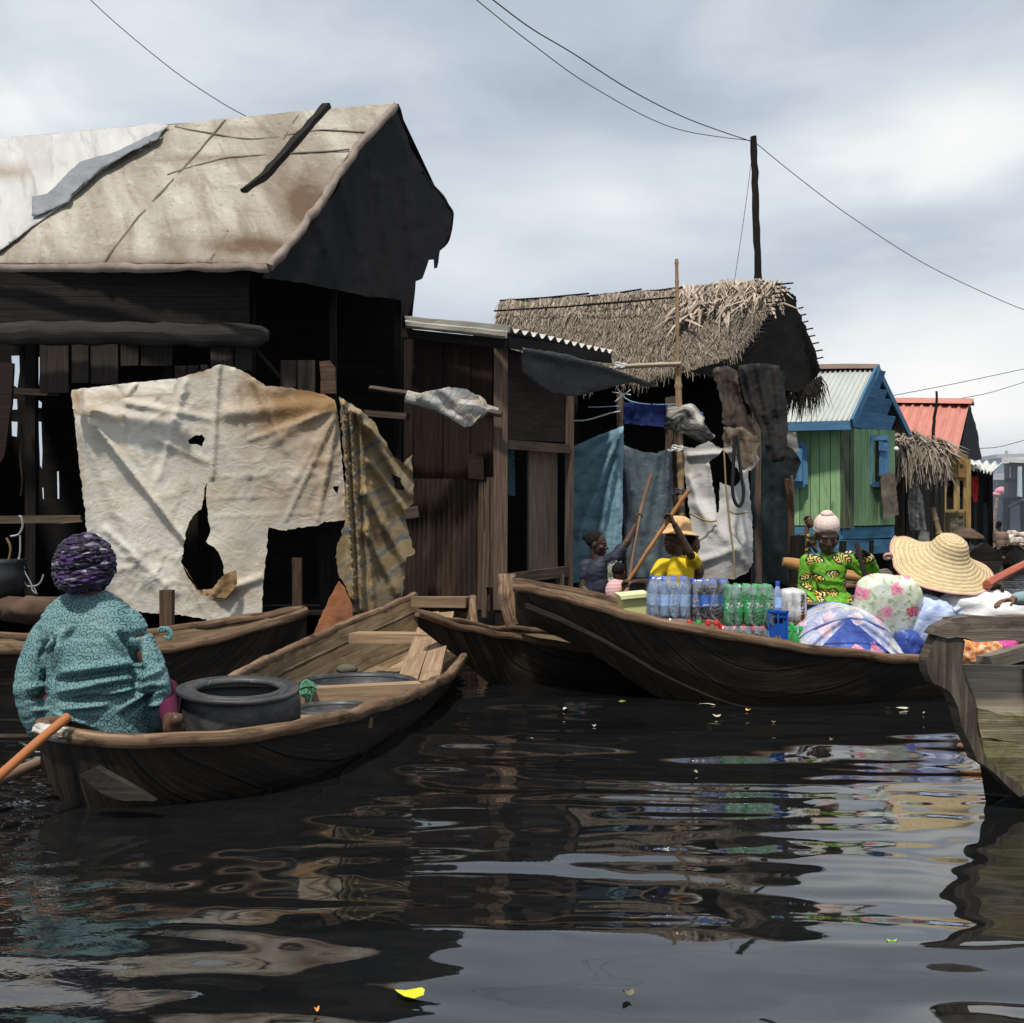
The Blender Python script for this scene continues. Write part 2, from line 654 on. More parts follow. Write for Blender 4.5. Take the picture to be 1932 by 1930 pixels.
# ------------------------------------------------------------------ surfaces
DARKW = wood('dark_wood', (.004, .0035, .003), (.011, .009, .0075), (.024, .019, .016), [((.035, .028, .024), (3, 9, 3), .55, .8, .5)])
BROWNW = wood('brown_wood', (.03, .018, .012), (.075, .045, .028), (.15, .092, .058), [((.02, .014, .01), (3, 8, 3), .5, .75, .8)])
REDW = wood('red_brown_wood', (.009, .005, .0042), (.02, .0115, .009), (.04, .024, .018), [((.012, .008, .007), (3, 8, 3), .5, .75, .8)])
TANW = wood('tan_wood', (.16, .10, .06), (.27, .18, .11), (.40, .285, .185), [((.10, .07, .04), (2.5, 7, 3), .52, .75, .75), ((.15, .14, .06), (3, 5, 3), .58, .8, .4)], bump=.4)
GREYW = wood('grey_wood', (.10, .08, .06), (.19, .155, .12), (.31, .26, .20), [((.045, .035, .026), (2.5, 8, 3), .52, .72, .8)])
RIMW = wood('gunwale_wood', (.055, .03, .018), (.15, .092, .055), (.33, .22, .14), [((.03, .018, .012), (5, 14, 3), .5, .68, .9), ((.45, .33, .22), (7, 20, 3), .6, .8, .55)], bump=.7)
HULLW = wood('tarred_hull_wood', (.006, .005, .0042), (.017, .0135, .0105), (.046, .035, .026), [((.12, .097, .074), (2.6, 26, 3), .57, .76, .6), ((.045, .029, .018), (2.2, 12, 3), .5, .74, .6), ((.005, .0043, .004), (1.2, 5, 3), .46, .68, .75)], rough=.6, bump=.5, seam=.19)
LINW = wood('boat_inside_wood', (.10, .068, .038), (.21, .148, .085), (.33, .24, .145), [((.05, .042, .022), (2.0, 6, 3), .5, .72, .85), ((.12, .12, .05), (3, 5, 3), .57, .75, .5)], bump=.4, seam=.27)
SILVERW = wood('weathered_grey_wood', (.035, .028, .021), (.085, .067, .05), (.19, .155, .118), [((.02, .016, .012), (3, 9, 3), .5, .72, .85), ((.30, .26, .20), (3, 12, 3), .6, .8, .4)], bump=.8)
MOSSW = wood('mossy_wood', (.08, .066, .04), (.20, .17, .105), (.34, .295, .19), [((.075, .085, .012), (4, 4, 4), .46, .66, .95), ((.02, .018, .01), (3, 6, 3), .55, .75, .9)], bump=.9)
BAMBOO = wood('bamboo', (.13, .08, .04), (.25, .165, .09), (.40, .29, .18), [((.08, .05, .028), (3, 20, 3), .55, .75, .8)], rough=.55)
WEATHERW = wood('old_post_wood', (.03, .022, .017), (.07, .052, .04), (.13, .10, .08))
GREENP = wood('green_painted_boards', (.14, .255, .115), (.225, .375, .185), (.29, .43, .235), [((.05, .055, .035), (1.2, 9, 3), .56, .72, .85), ((.30, .40, .26), (1, 8, 3), .6, .85, .5)], grain=(1.5, 14, 14), bump=.25, rand=.2)
BLUEP = wood('blue_painted_boards', (.045, .135, .24), (.075, .19, .32), (.11, .24, .37), [((.02, .07, .13), (1.2, 9, 3), .56, .75, .7)], grain=(1.5, 14, 14), bump=.25, rand=.2)
DBLUEP = wood('faded_blue_boards', (.03, .11, .19), (.055, .17, .27), (.09, .22, .32), [((.03, .05, .06), (1.2, 7, 3), .52, .72, .8)], grain=(1.5, 14, 14), bump=.25)
OCHREP = wood('ochre_boards', (.16, .10, .035), (.27, .18, .07), (.36, .26, .11), [((.07, .045, .02), (1.2, 7, 3), .52, .75, .8)], grain=(1.5, 14, 14), bump=.25)

ROOFTARP = M('roof_tarpaulin', [(.25, (.20, .17, .125)), (.5, (.33, .295, .235)), (.72, (.46, .425, .35))], (2.6, .8, 1.2), 1, 7, .7, .5, (30, 30, 30), .01,
             [((.17, .13, .09), (5, 1.2, 2), .52, .70, .75), ((.17, .125, .08), (1.6, 6, 2), .56, .72, .5), ((.50, .47, .40), (5, 5, 6), .56, .72, .7), ((.15, .13, .105), (1.1, 3.0, 1), .55, .75, .6), ((.16, .12, .085), (16, 24, 18), .56, .68, .7)], stain_attr=(.10, .06, .032), rand=0, crinkle=5)
WHITETARP = M('white_tarpaulin', [(.25, (.44, .40, .325)), (.5, (.60, .56, .48)), (.75, (.72, .69, .62))], (1.5, 1.5, 1.5), 1, 7, .65, .34, (26, 34, 26), .010,
              [((.40, .29, .15), (3, 5, 5), .50, .70, .62), ((.42, .42, .41), (2.2, 1.4, 2), .52, .70, .6), ((.33, .29, .22), (2, 26, 2), .62, .74, .5), ((.36, .33, .28), (10, 13, 10), .58, .76, .5)], stain_attr=(.25, .145, .06), rand=0, crinkle=6.5)
ROOFWHITE = M('pale_roof_sheet', [(.3, (.36, .35, .33)), (.7, (.54, .535, .515))], (2.5, .8, 1), 1, 6, .6, .4, (30, 30, 30), .01, [((.24, .22, .19), (5, 1.2, 2), .52, .74, .8)], stain_attr=(.24, .17, .11), rand=0)
GREYPLAS = M('grey_plastic', [(.3, (.13, .135, .145)), (.7, (.22, .23, .24))], (3, 5, 3), 1, 6, .6, .4, (30, 30, 30), .008)
THATCH = M('thatch', [(.3, (.105, .083, .063)), (.5, (.205, .165, .128)), (.72, (.38, .315, .25))], (2, 14, 2), 1, 4, .9, .3, (60, 60, 60), .004, rand=0)
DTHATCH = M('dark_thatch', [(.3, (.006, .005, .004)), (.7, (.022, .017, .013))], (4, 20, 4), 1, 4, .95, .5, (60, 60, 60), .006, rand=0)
BLACKVOID = M('interior_shade_boards', [(.3, (.004, .004, .004)), (.7, (.012, .011, .011))], (1, 14, 1), 1, 5, .9, .5, (20, 60, 20), .006, [((.022, .018, .016), (.6, 7, 1), .52, .7, .6)], rand=0)  # near-black colour stands in for the shade inside huts and openings
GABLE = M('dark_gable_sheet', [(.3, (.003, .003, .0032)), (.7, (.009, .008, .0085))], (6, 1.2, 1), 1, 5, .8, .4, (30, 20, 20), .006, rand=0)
CORRB = M('rusty_corrugated', [(.3, (.014, .009, .008)), (.55, (.036, .022, .017)), (.75, (.085, .052, .038))], (1.2, 6, 1), 1, 6, .75, .4, (30, 30, 30), .005, [((.11, .062, .04), (.8, 3, 1), .54, .72, .7)], rand=0)
ROOFCOR = M('old_fibre_sheet', [(.3, (.36, .34, .29)), (.7, (.58, .56, .50))], (2, 12, 2), 1, 6, .8, .4, (30, 30, 30), .005, [((.16, .14, .11), (2, 20, 2), .56, .72, .7)], rand=0)
PALEMETAL = M('pale_green_metal', [(.3, (.37, .39, .36)), (.7, (.47, .485, .45))], (1, 4, 1), 1, 5, .45, .15, (20, 20, 20), .003, [((.26, .27, .24), (1, 9, 2), .55, .75, .5)], spec=.4, rand=0)
REDMETAL = M('red_painted_metal', [(.3, (.42, .165, .125)), (.7, (.54, .225, .175))], (1, 5, 1), 1, 5, .55, .15, (20, 20, 20), .003, [((.30, .14, .11), (1, 9, 2), .56, .75, .6)], rand=0)
DARKMETAL = M('dark_sheet_metal', [(.3, (.018, .018, .02)), (.7, (.045, .045, .048))], (2, 3, 2), 1, 5, .42, .3, (12, 12, 12), .006, [((.10, .08, .065), (3, 7, 3), .58, .75, .5)], spec=.5, rand=0)
RUST = M('rusted_sheet', [(.3, (.10, .038, .016)), (.7, (.27, .105, .045))], (5, 8, 5), 1, 6, .85, .5, (40, 40, 40), .006, [((.05, .03, .02), (6, 6, 6), .55, .7, .8)], rand=0)
WIRE = simple('black_cable', (.02, .02, .022), .6)


def cloth(name, c1, c2, stains=(), rough=.85, sc=(4, 4, 4), bump=.4, attr=None, bs=(60, 60, 60)):
    return M(name, [(.28, c1), (.72, c2)], sc, 1, 6, rough, bump, bs, .007, stains, .2, stain_attr=attr, rand=0, crinkle=4)


def striped(name, cols, scale, rot, distort=2.0, rough=.85):
    t = NT(name)
    v = t.coord('UV', (1, 1, 1), False, (0, 0, rot))
    w = t.n('ShaderNodeTexWave', wave_type='BANDS', bands_direction='X')
    t.l(v, w.inputs[0]); w.inputs['Scale'].default_value = scale; w.inputs['Distortion'].default_value = distort; w.inputs['Detail'].default_value = 4; w.inputs['Detail Scale'].default_value = 1.4
    c = t.ramp(w.outputs['Fac'], cols)
    n = t.noise(t.coord('UV', (5, 9, 5), False), 1, 6, .65)
    c = t.mix(t.ramp(n, [(.42, 0.0), (.7, .85)]), c, (.30, .20, .085))
    n2 = t.noise(t.coord('UV', (2, 3, 2), False), 1, 6, .65)
    c = t.mix(t.ramp(n2, [(.5, 0.0), (.72, .8)]), c, (.09, .055, .03))
    t.bsdf(c, rough, t.bump(t.noise(t.coord('UV', (40, 40, 40), False), 1, 5, .6), .5, .008), .2)
    return t.m


# ------------------------------------------------------------------ water
def make_water():
    rs = np.random.RandomState(5)
    ys = 1.3 * (90 / 1.3) ** (np.arange(0, 921) / 920.0)
    ys = np.concatenate(([.2, .6, 1.0], ys, [130, 220, 400, 900, 2000]))
    us = np.linspace(-1, 1, 441)
    us = np.sign(us) * (np.abs(us) ** 1.12)
    Yg, U = np.meshgrid(ys, us, indexing='ij')
    X = U * (Yg * .78 + 2.2)
    X[-5:] *= 6
    Z = np.zeros_like(X)
    dy = np.gradient(ys)[:, None] * np.ones_like(X)
    comps = []
    for k in range(84):
        lam = .15 * (1.7 / .15) ** rs.rand()
        th = rs.randn() * .24 + (PI / 2)
        kx, ky = math.cos(th) * 2 * PI / lam, math.sin(th) * 2 * PI / lam
        comps.append((lam, kx, ky, rs.rand() * 2 * PI))
    for lam, kx, ky, ph in comps:
        slope = .0078 if lam < .5 else .0078 * (lam / .5) ** .15
        A = slope * lam / (2 * PI)
        fade = np.clip((lam / (dy * 4)) - .6, 0, 1)
        # the swell comes in patches: calmer and livelier areas
        env = .55 + .6 * np.sin(X * .5 + ph) * np.sin(Yg * .37 + ph * 2) ** 2 + .25
        Z += A * fade * env * np.sin(kx * X + ky * Yg + ph + .5 * np.sin(X * .9 + ph) + .4 * np.sin(Yg * .8 - ph))
    # ring ripples where things touch the water
    for (cx_, cy_, a, lam, reach) in ((-1.75, 4.2, .0016, .15, .9), (-2.3, 4.0, .002, .13, 1.0), (.93, 3.9, .0006, .10, .22)):
        r = np.hypot(X - cx_, Yg - cy_)
        Z += a * np.exp(-(r / reach) ** 2) * np.sin(2 * PI * r / lam) * np.clip((lam / (dy * 4)) - .6, 0, 1)
    ny, nx = X.shape
    v = np.stack([X, Yg, Z], -1).reshape(-1, 3).astype(np.float32)
    i, j = np.meshgrid(np.arange(ny - 1), np.arange(nx - 1), indexing='ij')
    a = (i * nx + j).ravel()
    fc = np.stack([a, a + 1, a + nx + 1, a + nx], 1).astype(np.int32)
    me = bpy.data.meshes.new('water')
    me.vertices.add(len(v)); me.vertices.foreach_set('co', v.ravel())
    me.loops.add(fc.size); me.loops.foreach_set('vertex_index', fc.ravel())
    me.polygons.add(len(fc)); me.polygons.foreach_set('loop_start', np.arange(0, fc.size, 4, dtype=np.int32)); me.polygons.foreach_set('loop_total', np.full(len(fc), 4, dtype=np.int32))
    me.polygons.foreach_set('use_smooth', np.ones(len(fc), dtype=bool))
    me.update(calc_edges=True)
    t = NT('canal_water')
    v1 = t.coord('Object', (1, 1.7, 1), False)
    tc = t.n('ShaderNodeTexCoord')
    sx = t.n('ShaderNodeSeparateXYZ'); t.l(tc.outputs['Object'], sx.inputs[0])
    far = t.n('ShaderNodeMapRange'); t.l(sx.outputs[1], far.inputs[0]); far.inputs[1].default_value = 9; far.inputs[2].default_value = 26; far.inputs[3].default_value = 0; far.inputs[4].default_value = 1
    leftm = t.n('ShaderNodeMapRange', interpolation_type='SMOOTHSTEP'); t.l(t.math('ADD', sx.outputs[0], t.math('MULTIPLY', sx.outputs[1], .24)), leftm.inputs[0])
    leftm.inputs[1].default_value = -.75; leftm.inputs[2].default_value = -.1; leftm.inputs[3].default_value = 1; leftm.inputs[4].default_value = 0
    nearm = t.n('ShaderNodeMapRange', interpolation_type='SMOOTHSTEP'); t.l(sx.outputs[1], nearm.inputs[0]); nearm.inputs[1].default_value = 5.2; nearm.inputs[2].default_value = 4.3; nearm.inputs[3].default_value = 0; nearm.inputs[4].default_value = 1
    chop = t.math('MULTIPLY', leftm.outputs[0], nearm.outputs[0])
    fine = t.noise(v1, 9, 3, .5, .6)
    mid = t.noise(t.coord('Object', (.35, 1.6, 1), False), 3.2, 3, .5, .4)
    amp = t.math('ADD', t.math('MULTIPLY', chop, .26), .012)
    h = t.math('ADD', t.math('MULTIPLY', fine, amp), t.math('MULTIPLY', mid, t.math('MULTIPLY', far.outputs[0], 2.2)))
    scum = t.noise(t.coord('Object', (2.0, 5.0, 1), False), 2.0, 8, .7, 1.2)
    c = t.ramp(scum, [(.45, (.006, .0065, .007)), (.8, (.014, .013, .0115))])
    b = t.bsdf(c, t.ramp(scum, [(.3, .012), (.75, .05)]), t.bump(h, 1.0, .012), .5, ior=2.05)
    me.materials.append(t.m)
    o = bpy.data.objects.new('water', me); COL.objects.link(o)
    tag(o, 'dark rippled canal water reflecting huts and sky', 'water', None, 'structure')


make_water()


def planeY(a, b, c):
    """depth over the picture for the plane through three (x, y, Y) points"""
    A = np.array([[p[0], p[1], 1.0] for p in (a, b, c)]); r = np.array([1.0 / p[2] for p in (a, b, c)])
    k = np.linalg.solve(A, r)
    return lambda x, y: 1.0 / (k[0] * x + k[1] * y + k[2])


def const(Y):
    return lambda x, y: Y


# ------------------------------------------------------------------ big hut on the left
hut = thing('stilt_hut', 'large dark stilt hut on the left under a stained tarpaulin gable roof', 'hut', W(300, 12.5, 0))
rp = planeY((-60, 497, 11.6), (510, 497, 11.0), (746, 196, 13.5))
roofL = MB()
def roof_stain(x, y):
    s = gauss_stain([(575, 385, 50, 60, 1.4), (480, 465, 110, 24, 1.2), (530, 330, 40, 120, .6), (420, 300, 120, 8, .7), (500, 245, 100, 8, .5), (330, 500, 300, 14, .9), (590, 330, 30, 50, .7), (200, 440, 40, 60, .25)])(x, y)
    return s
sheet(roofL, [(-90, 497), (200, 499), (400, 497), (510, 499), (545, 455), (600, 380), (640, 315), (680, 262), (712, 232), (746, 196), (620, 206), (480, 219), (330, 235), (250, 238), (150, 248), (-90, 270)],
      rp, 9, ragged=.6, wr=(.035, 60), folds=[(395, 490, 560, 215, 7, .04), (190, 497, 330, 330, 8, .03), (240, 400, 470, 240, 6, .025), (20, 478, 130, 380, 9, .04), (300, 470, 540, 230, 4, .02)], stainf=roof_stain)
part('roof', roofL, ROOFTARP, hut, solid=.015)
SEAM = simple('roof_seam', (.10, .08, .06), .8)
for ln in (((398, 492), (470, 370), (565, 214)), ((196, 496), (260, 412), (345, 320), (425, 226)), ((315, 330), (420, 300), (540, 290), (660, 283)), ((330, 238), (470, 262), (600, 246), (690, 250))):
    m = MB(); m.sweep(smooth_pts([P(x, y, rp(x, y) - .035) for x, y in ln], 24), [(-.012, -.006), (.012, -.006), (.012, .006), (-.012, .006)], (0, -.7, .7), .5, False, True, None, .012)
    part('roof_seam', m, SEAM, hut)
hem = MB()
hem.sweep(smooth_pts([P(x, y, rp(x, y) - .05) for x, y in ((-90, 503), (150, 503), (300, 504), (440, 503), (508, 505))], 40), [(-.012, -.05), (.016, -.055), (.018, .03), (-.012, .035)], None, .3, True, True, None, .03)
hem.sweep(smooth_pts([P(x, y, rp(x, y) - .06) for x, y in ((510, 505), (545, 461), (604, 384), (646, 318), (688, 264), (748, 200))], 50), [(-.03, -.03), (.03, -.045), (.035, .03), (-.03, .04)], (0, -1, 0), .35, True, True, None, .028)
part('roof_hem', hem, M('roof_hem', [(.3, (.17, .13, .105)), (.7, (.36, .29, .24))], (3, 3, 3), 1, 6, .8, .6, (30, 30, 30), .01, rand=0), hut)
back = MB()
rl, rr = P(-90, 270, 15.0), P(748, 197, 13.5)
bl, br = P(-90, 330, 16.6), P(842, 396, 14.6)
back.grid(lambda u, v: rl.lerp(rr, u).lerp(bl.lerp(br, u), v), 12, 4)
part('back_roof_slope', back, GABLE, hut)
gp = planeY((516, 500, 11.12), (748, 199, 13.52), (851, 409, 14.5))
g = MB()
sheet(g, [(516, 500), (563, 451), (633, 362), (648, 324), (685, 273), (748, 199), (774, 277), (807, 339), (840, 381), (852, 409), (845, 451), (831, 470), (829, 480), (825, 506), (820, 507), (818, 488), (808, 489), (805, 500), (798, 526), (790, 530), (784, 531), (781, 560), (776, 573), (768, 597), (760, 596), (757, 566), (700, 560), (640, 548), (560, 532), (493, 524)],
      gp, 9, ragged=1.2, wr=(.03, 40), folds=[(590, 400, 640, 545, 5, .05), (640, 340, 700, 555, 5, .05), (700, 300, 745, 560, 5, .05), (760, 330, 785, 520, 5, .05)])
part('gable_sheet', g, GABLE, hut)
ge = MB()
ge.sweep(smooth_pts([P(x, y, Y) for x, y, Y in ((748, 198, 13.5), (774, 277, 13.9), (807, 339, 14.2), (840, 381, 14.5), (852, 409, 14.6), (845, 450, 14.6), (830, 470, 14.6))], 30), [(-.02, -.02), (.02, -.02), (.02, .02), (-.02, .02)], None, .5, True, True, None, .03)
part('gable_edge', ge, GABLE, hut)

# back wall with daylight showing between its boards
bw = MB()
gaps = [[(22, 671), (36, 671), (37, 700), (33, 731), (26, 727), (23, 690)], [(70, 675), (75, 673), (76, 690), (73, 731), (71, 728)], [(20, 752), (32, 753), (33, 772), (21, 773)], [(72, 754), (79, 760), (78, 770), (72, 769)],
        [(22, 795), (33, 796), (32, 824), (23, 822)], [(73, 795), (78, 796), (80, 850), (79, 884), (76, 878), (74, 830)], [(80, 920), (82, 920), (83, 941), (81, 941)], [(108, 890), (110.5, 889), (111.5, 941), (108.5, 941)], [(12, 605), (24, 603), (38, 606), (30, 608)]]
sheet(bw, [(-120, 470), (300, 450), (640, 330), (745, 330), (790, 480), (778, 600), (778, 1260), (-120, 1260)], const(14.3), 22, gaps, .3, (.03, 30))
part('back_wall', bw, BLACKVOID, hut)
sw = MB()   # side wall closing the far left
planks(sw, [P(-120, 480, 11.6), P(-100, 470, 14.4), P(-120, 1150, 11.6), P(-100, 1130, 14.4)], 14, .03)
part('side_wall', sw, BLACKVOID, hut)
fw = MB()
planks(fw, [P(-90, 506, 11.62), P(470, 506, 11.35), P(-90, 612, 11.62), P(470, 614, 11.35)], 4, .03, .004, .006, .0, True)
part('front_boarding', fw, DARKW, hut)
SMOKYW = wood('smoky_board', (.012, .0095, .008), (.028, .022, .018), (.05, .038, .03))
for (x0, x1, y0, y1) in ((75, 130, 640, 742), (136, 168, 640, 722), (172, 224, 640, 724), (330, 352, 690, 726), (354, 376, 690, 722), (378, 392, 688, 716), (398, 440, 655, 705), (228, 262, 640, 690), (266, 325, 640, 690), (443, 475, 645, 700), (530, 560, 680, 730), (562, 595, 680, 745)):
    Y = 11.55 + R.uniform(-.05, .05)
    fb = MB(); planks(fb, [P(x0, y0, Y), P(x1, y0, Y), P(x0, y1, Y), P(x1, y1, Y)], 1, .03, .004, .004, .02)
    part('wall_board', fb, SMOKYW, hut)
lg = MB()
lg.sweep(smooth_pts([P(x, y, 11.3) for x, y in ((-100, 630), (100, 628), (300, 630), (430, 632), (505, 634))], 30), [(math.cos(a) * .075, math.sin(a) * .12) for a in [k * PI / 6 for k in range(12)]], (0, 0, 1), .5, True, True, lambda u: 1.0 if u < .93 else 1.0 - (u - .93) * 7, .03)
part('log_beam', lg, wood('log_beam', (.012, .011, .0105), (.024, .021, .019), (.045, .038, .034)), hut)
for (x, y0, y1, Y, w) in ((629, 548, 1160, 12.4, .07), (751, 560, 1160, 13.4, .09), (415, 655, 1180, 11.75, .13), (318, 660, 1165, 11.8, .10), (468, 560, 1180, 12.2, .14), (60, 640, 1180, 12.0, .11), (620, 985, 1200, 11.9, .17), (365, 940, 1190, 11.9, .13)):
    m = MB(); m.beam(P(x, y0, Y), W(x, Y, -.4), w, w * .8, (0, 1, 0), .01)
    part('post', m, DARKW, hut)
dk = MB()
for k in range(16):
    yy = 11.5 + k * .19
    dk.beam((-7.6, yy, .30 + R.uniform(-.01, .01)), (-1.3 + R.uniform(-.15, .15), yy, .30), .17, .035)
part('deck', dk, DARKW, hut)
m = MB(); m.beam(P(-60, 982, 11.5), P(154, 979, 11.35), .055, .075, (0, 0, 1), .012)
m.beam(P(100, 987, 11.38), P(156, 983, 11.3), .02, .02, (0, 0, 1), .012)
part('rail', m, wood('worn_rail', (.05, .034, .022), (.10, .07, .047), (.18, .125, .085)), hut)
for a_, b_, w_, t_ in ((P(24, 738, 11.7), P(112, 741, 11.7), .05, .07), (P(480, 655, 11.6), P(530, 712, 11.6), .03, .03)):
    m = MB(); m.beam(a_, b_, w_, t_, (0, 0, 1), .01); part('cross_batten', m, SMOKYW, hut)
for a_, b_, w_, t_ in ((P(690, 780, 12.2), P(770, 786, 12.0), .09, .07), (P(700, 978, 12.0), P(790, 965, 12.0), .09, .12)):
    m = MB(); m.beam(a_, b_, w_, t_, (0, 0, 1), .01); part('beam_end', m, WEATHERW, hut)
m = MB(); m.slab([(603, 682), (622, 680), (632, 694), (634, 742), (605, 742)], 11.55, 11.62, .01)
part('broken_board', m, BROWNW, hut)
m = MB(); m.slab([(-20, 682), (25, 685), (22, 760), (8, 860), (-20, 905)], 11.25, 11.29, .006)
solo('leaning_board', m, REDW, 'red brown board leaning upright at the left edge of the big hut', 'board')

# things lying on the roof
m = MB()
fp = lambda x, y: rp(x, y) - .10
sheet(m, [(-90, 270), (150, 248), (250, 238), (300, 231), (318, 236), (296, 256), (258, 278), (180, 330), (120, 385), (60, 428), (10, 466), (-90, 520)], fp, 8, ragged=.8, wr=(.05, 45),
      folds=[(300, 236, 120, 330, 10, .05), (60, 300, -60, 350, 8, .05), (150, 290, 20, 360, 7, .05)], stainf=gauss_stain([(5, 325, 60, 16, .8), (60, 450, 60, 30, .15)]))
solo('white_roof_cover', m, ROOFWHITE, 'bright white plastic cover spread over the left end of the tarpaulin roof', 'tarpaulin', solid=.01)
m = MB()
sheet(m, [(60, 408), (62, 372), (90, 365), (150, 306), (215, 288), (305, 245), (300, 262), (250, 285), (190, 320), (135, 366), (130, 380), (78, 404)], lambda x, y: rp(x, y) - .2, 7, ragged=.8, wr=(.05, 25), folds=[(140, 340, 300, 255, 6, .07)])
solo('grey_plastic_strip', m, GREYPLAS, 'torn grey plastic strip lying slantwise on the pale roof', 'plastic sheet', solid=.008)
m = MB()
m.sweep(smooth_pts([P(x, y, rp(x, y) - .09) for x, y in ((458, 360), (500, 330), (540, 285), (580, 240), (617, 199))], 16), [(-.05, -.03), (.05, -.03), (.05, .03), (-.05, .03)], (0, 0, 1), .5, False, True, None, .018)
solo('roof_batten', m, DARKW, 'black wooden batten lying down the slope of the tarpaulin roof', 'batten')

# the white tarpaulin and its neighbours
tp = lambda x, y: 11.05 + (x - 135) * .0006
st = gauss_stain([(600, 745, 80, 50, 1.5), (540, 770, 120, 80, 1.1), (600, 850, 70, 80, .8), (480, 730, 40, 60, .9), (540, 930, 120, 60, .6), (405, 920, 40, 60, .35), (590, 960, 70, 40, .45), (530, 850, 130, 190, .42), (450, 1080, 60, 90, .42), (420, 1110, 45, 40, .8), (645, 960, 15, 80, .6), (370, 700, 40, 14, .6), (520, 880, 120, 80, .35), (370, 1090, 30, 30, .7), (140, 760, 14, 40, .5), (150, 900, 9, 90, .5)])
m = MB()
sheet(m, [(135, 742), (137, 735), (240, 724), (330, 714), (385, 700), (412, 687), (440, 692), (470, 706), (500, 727), (560, 733), (610, 744), (632, 755), (640, 800), (646, 880), (651, 940), (653, 978), (640, 983), (612, 984), (600, 992), (560, 996), (535, 1001), (507, 995), (503, 1040), (497, 1090), (494, 1166), (470, 1178), (440, 1181), (400, 1184), (388, 1168), (340, 1160), (300, 1158), (215, 1150), (180, 1080), (165, 1020), (160, 960), (150, 880), (143, 815), (139, 770)],
      tp, 4.5, [[(386, 917), (391, 912), (389, 935), (392, 966), (397, 1004), (388, 1022), (400, 1030), (413, 1042), (421, 1062), (423, 1084), (412, 1096), (400, 1111), (372, 1114), (356, 1090), (341, 1062), (346, 1040), (350, 1010), (357, 985), (368, 968), (380, 960), (384, 940)],
                [(355, 830), (366, 822), (380, 820), (386, 826), (382, 843), (372, 838), (358, 838)], [(628, 918), (639, 917), (636, 932), (631, 926)]],
      ragged=1.0, wr=(.024, 50), edge_d=4,
      folds=[(178, 800, 420, 1110, 6, .085), (190, 795, 430, 1105, 20, .04), (412, 690, 400, 900, 5, .05), (440, 700, 470, 900, 6, .03), (350, 720, 300, 900, 7, .03), (640, 770, 470, 830, 5, .03), (640, 772, 600, 980, 4, .03), (636, 775, 540, 980, 4, .03), (160, 775, 330, 800, 14, .05), (430, 780, 640, 760, 14, .05), (480, 720, 540, 850, 8, .045), (630, 760, 520, 830, 10, .04), (640, 765, 560, 900, 7, .03), (640, 768, 600, 960, 7, .03),
             (150, 800, 280, 1100, 12, .05), (240, 760, 400, 790, 7, .04), (410, 1120, 490, 1090, 8, .06), (300, 830, 390, 870, 7, .03), (200, 1000, 330, 1120, 7, .03), (410, 940, 650, 930, 2.5, .008), (405, 975, 645, 965, 2.5, .008), (400, 900, 640, 890, 2.5, .006)], stainf=st)
WT = thing('white_tarp', 'large torn white tarpaulin hung as a wall across the front of the big dark hut', 'tarpaulin', P(400, 1180, 11.1))
part('tarp_sheet', m, WHITETARP, WT)
m = MB()
sheet(m, [(135, 736), (137, 771), (150, 772), (168, 765), (250, 748), (300, 742), (326, 741), (331, 714), (240, 723)], lambda x, y: 10.86 + (772 - y) * .0015, 4, ragged=.6, wr=(.02, 24), folds=[(150, 738, 152, 770, 5, .05), (215, 728, 232, 748, 4, -.03), (255, 725, 240, 746, 4, .04)], stainf=gauss_stain([(145, 755, 16, 30, .9), (240, 750, 110, 12, .7)]))
part('folded_hem', m, WHITETARP, WT)
m = MB()
sheet(m, [(342, 1062), (352, 1074), (372, 1113), (400, 1111), (424, 1083), (445, 1075), (448, 1100), (425, 1130), (380, 1122)], lambda x, y: 11.0 + abs(x - 385) * .002, 5, ragged=.8, wr=(.03, 14), stainf=lambda x, y: 1.0)
part('torn_edge', m, WHITETARP, WT)

STRIPE = striped('striped_stained_cloth', [(.0, (.24, .185, .105)), (.40, (.28, .22, .13)), (.55, (.115, .13, .135)), (.72, (.145, .16, .16)), (.85, (.27, .21, .13))], .75, 1.0, 3.5)
m = MB()
sheet(m, [(640, 748), (676, 770), (704, 794), (718, 817), (741, 862), (760, 872), (776, 858), (779, 902), (781, 948), (762, 966), (770, 1000), (782, 1042), (766, 1054), (762, 1105), (755, 1142), (700, 1162), (665, 1152), (660, 1125), (637, 1078), (632, 1045), (650, 985), (652, 900)],
      lambda x, y: 10.95 + (x - 640) * .0028, 5, [[(738, 894), (758, 902), (760, 925), (745, 918)]], ragged=1.8, wr=(.03, 34),
      folds=[(648, 760, 668, 1130, 4, .22), (662, 775, 684, 1150, 4.5, .18), (678, 780, 704, 1155, 5, .12), (676, 775, 770, 930, 9, .22), (690, 800, 780, 890, 6, .14), (700, 870, 778, 980, 8, .13), (690, 930, 764, 1060, 8, .12), (690, 1000, 750, 1120, 7, .10)])
solo('striped_cloth', m, STRIPE, 'stained yellow brown cloth with blue grey stripes hanging beside the white tarpaulin', 'cloth')
m = MB()
sheet(m, [(640, 1096), (650, 1108), (664, 1140), (667, 1185), (640, 1200), (583, 1222), (598, 1180), (622, 1125)], lambda x, y: 10.7 + (1220 - y) * .002, 6, ragged=.8, wr=(.04, 30))
solo('rusty_sheet', m, RUST, 'triangular rusty orange metal sheet leaning below the striped cloth', 'metal sheet', solid=.006)
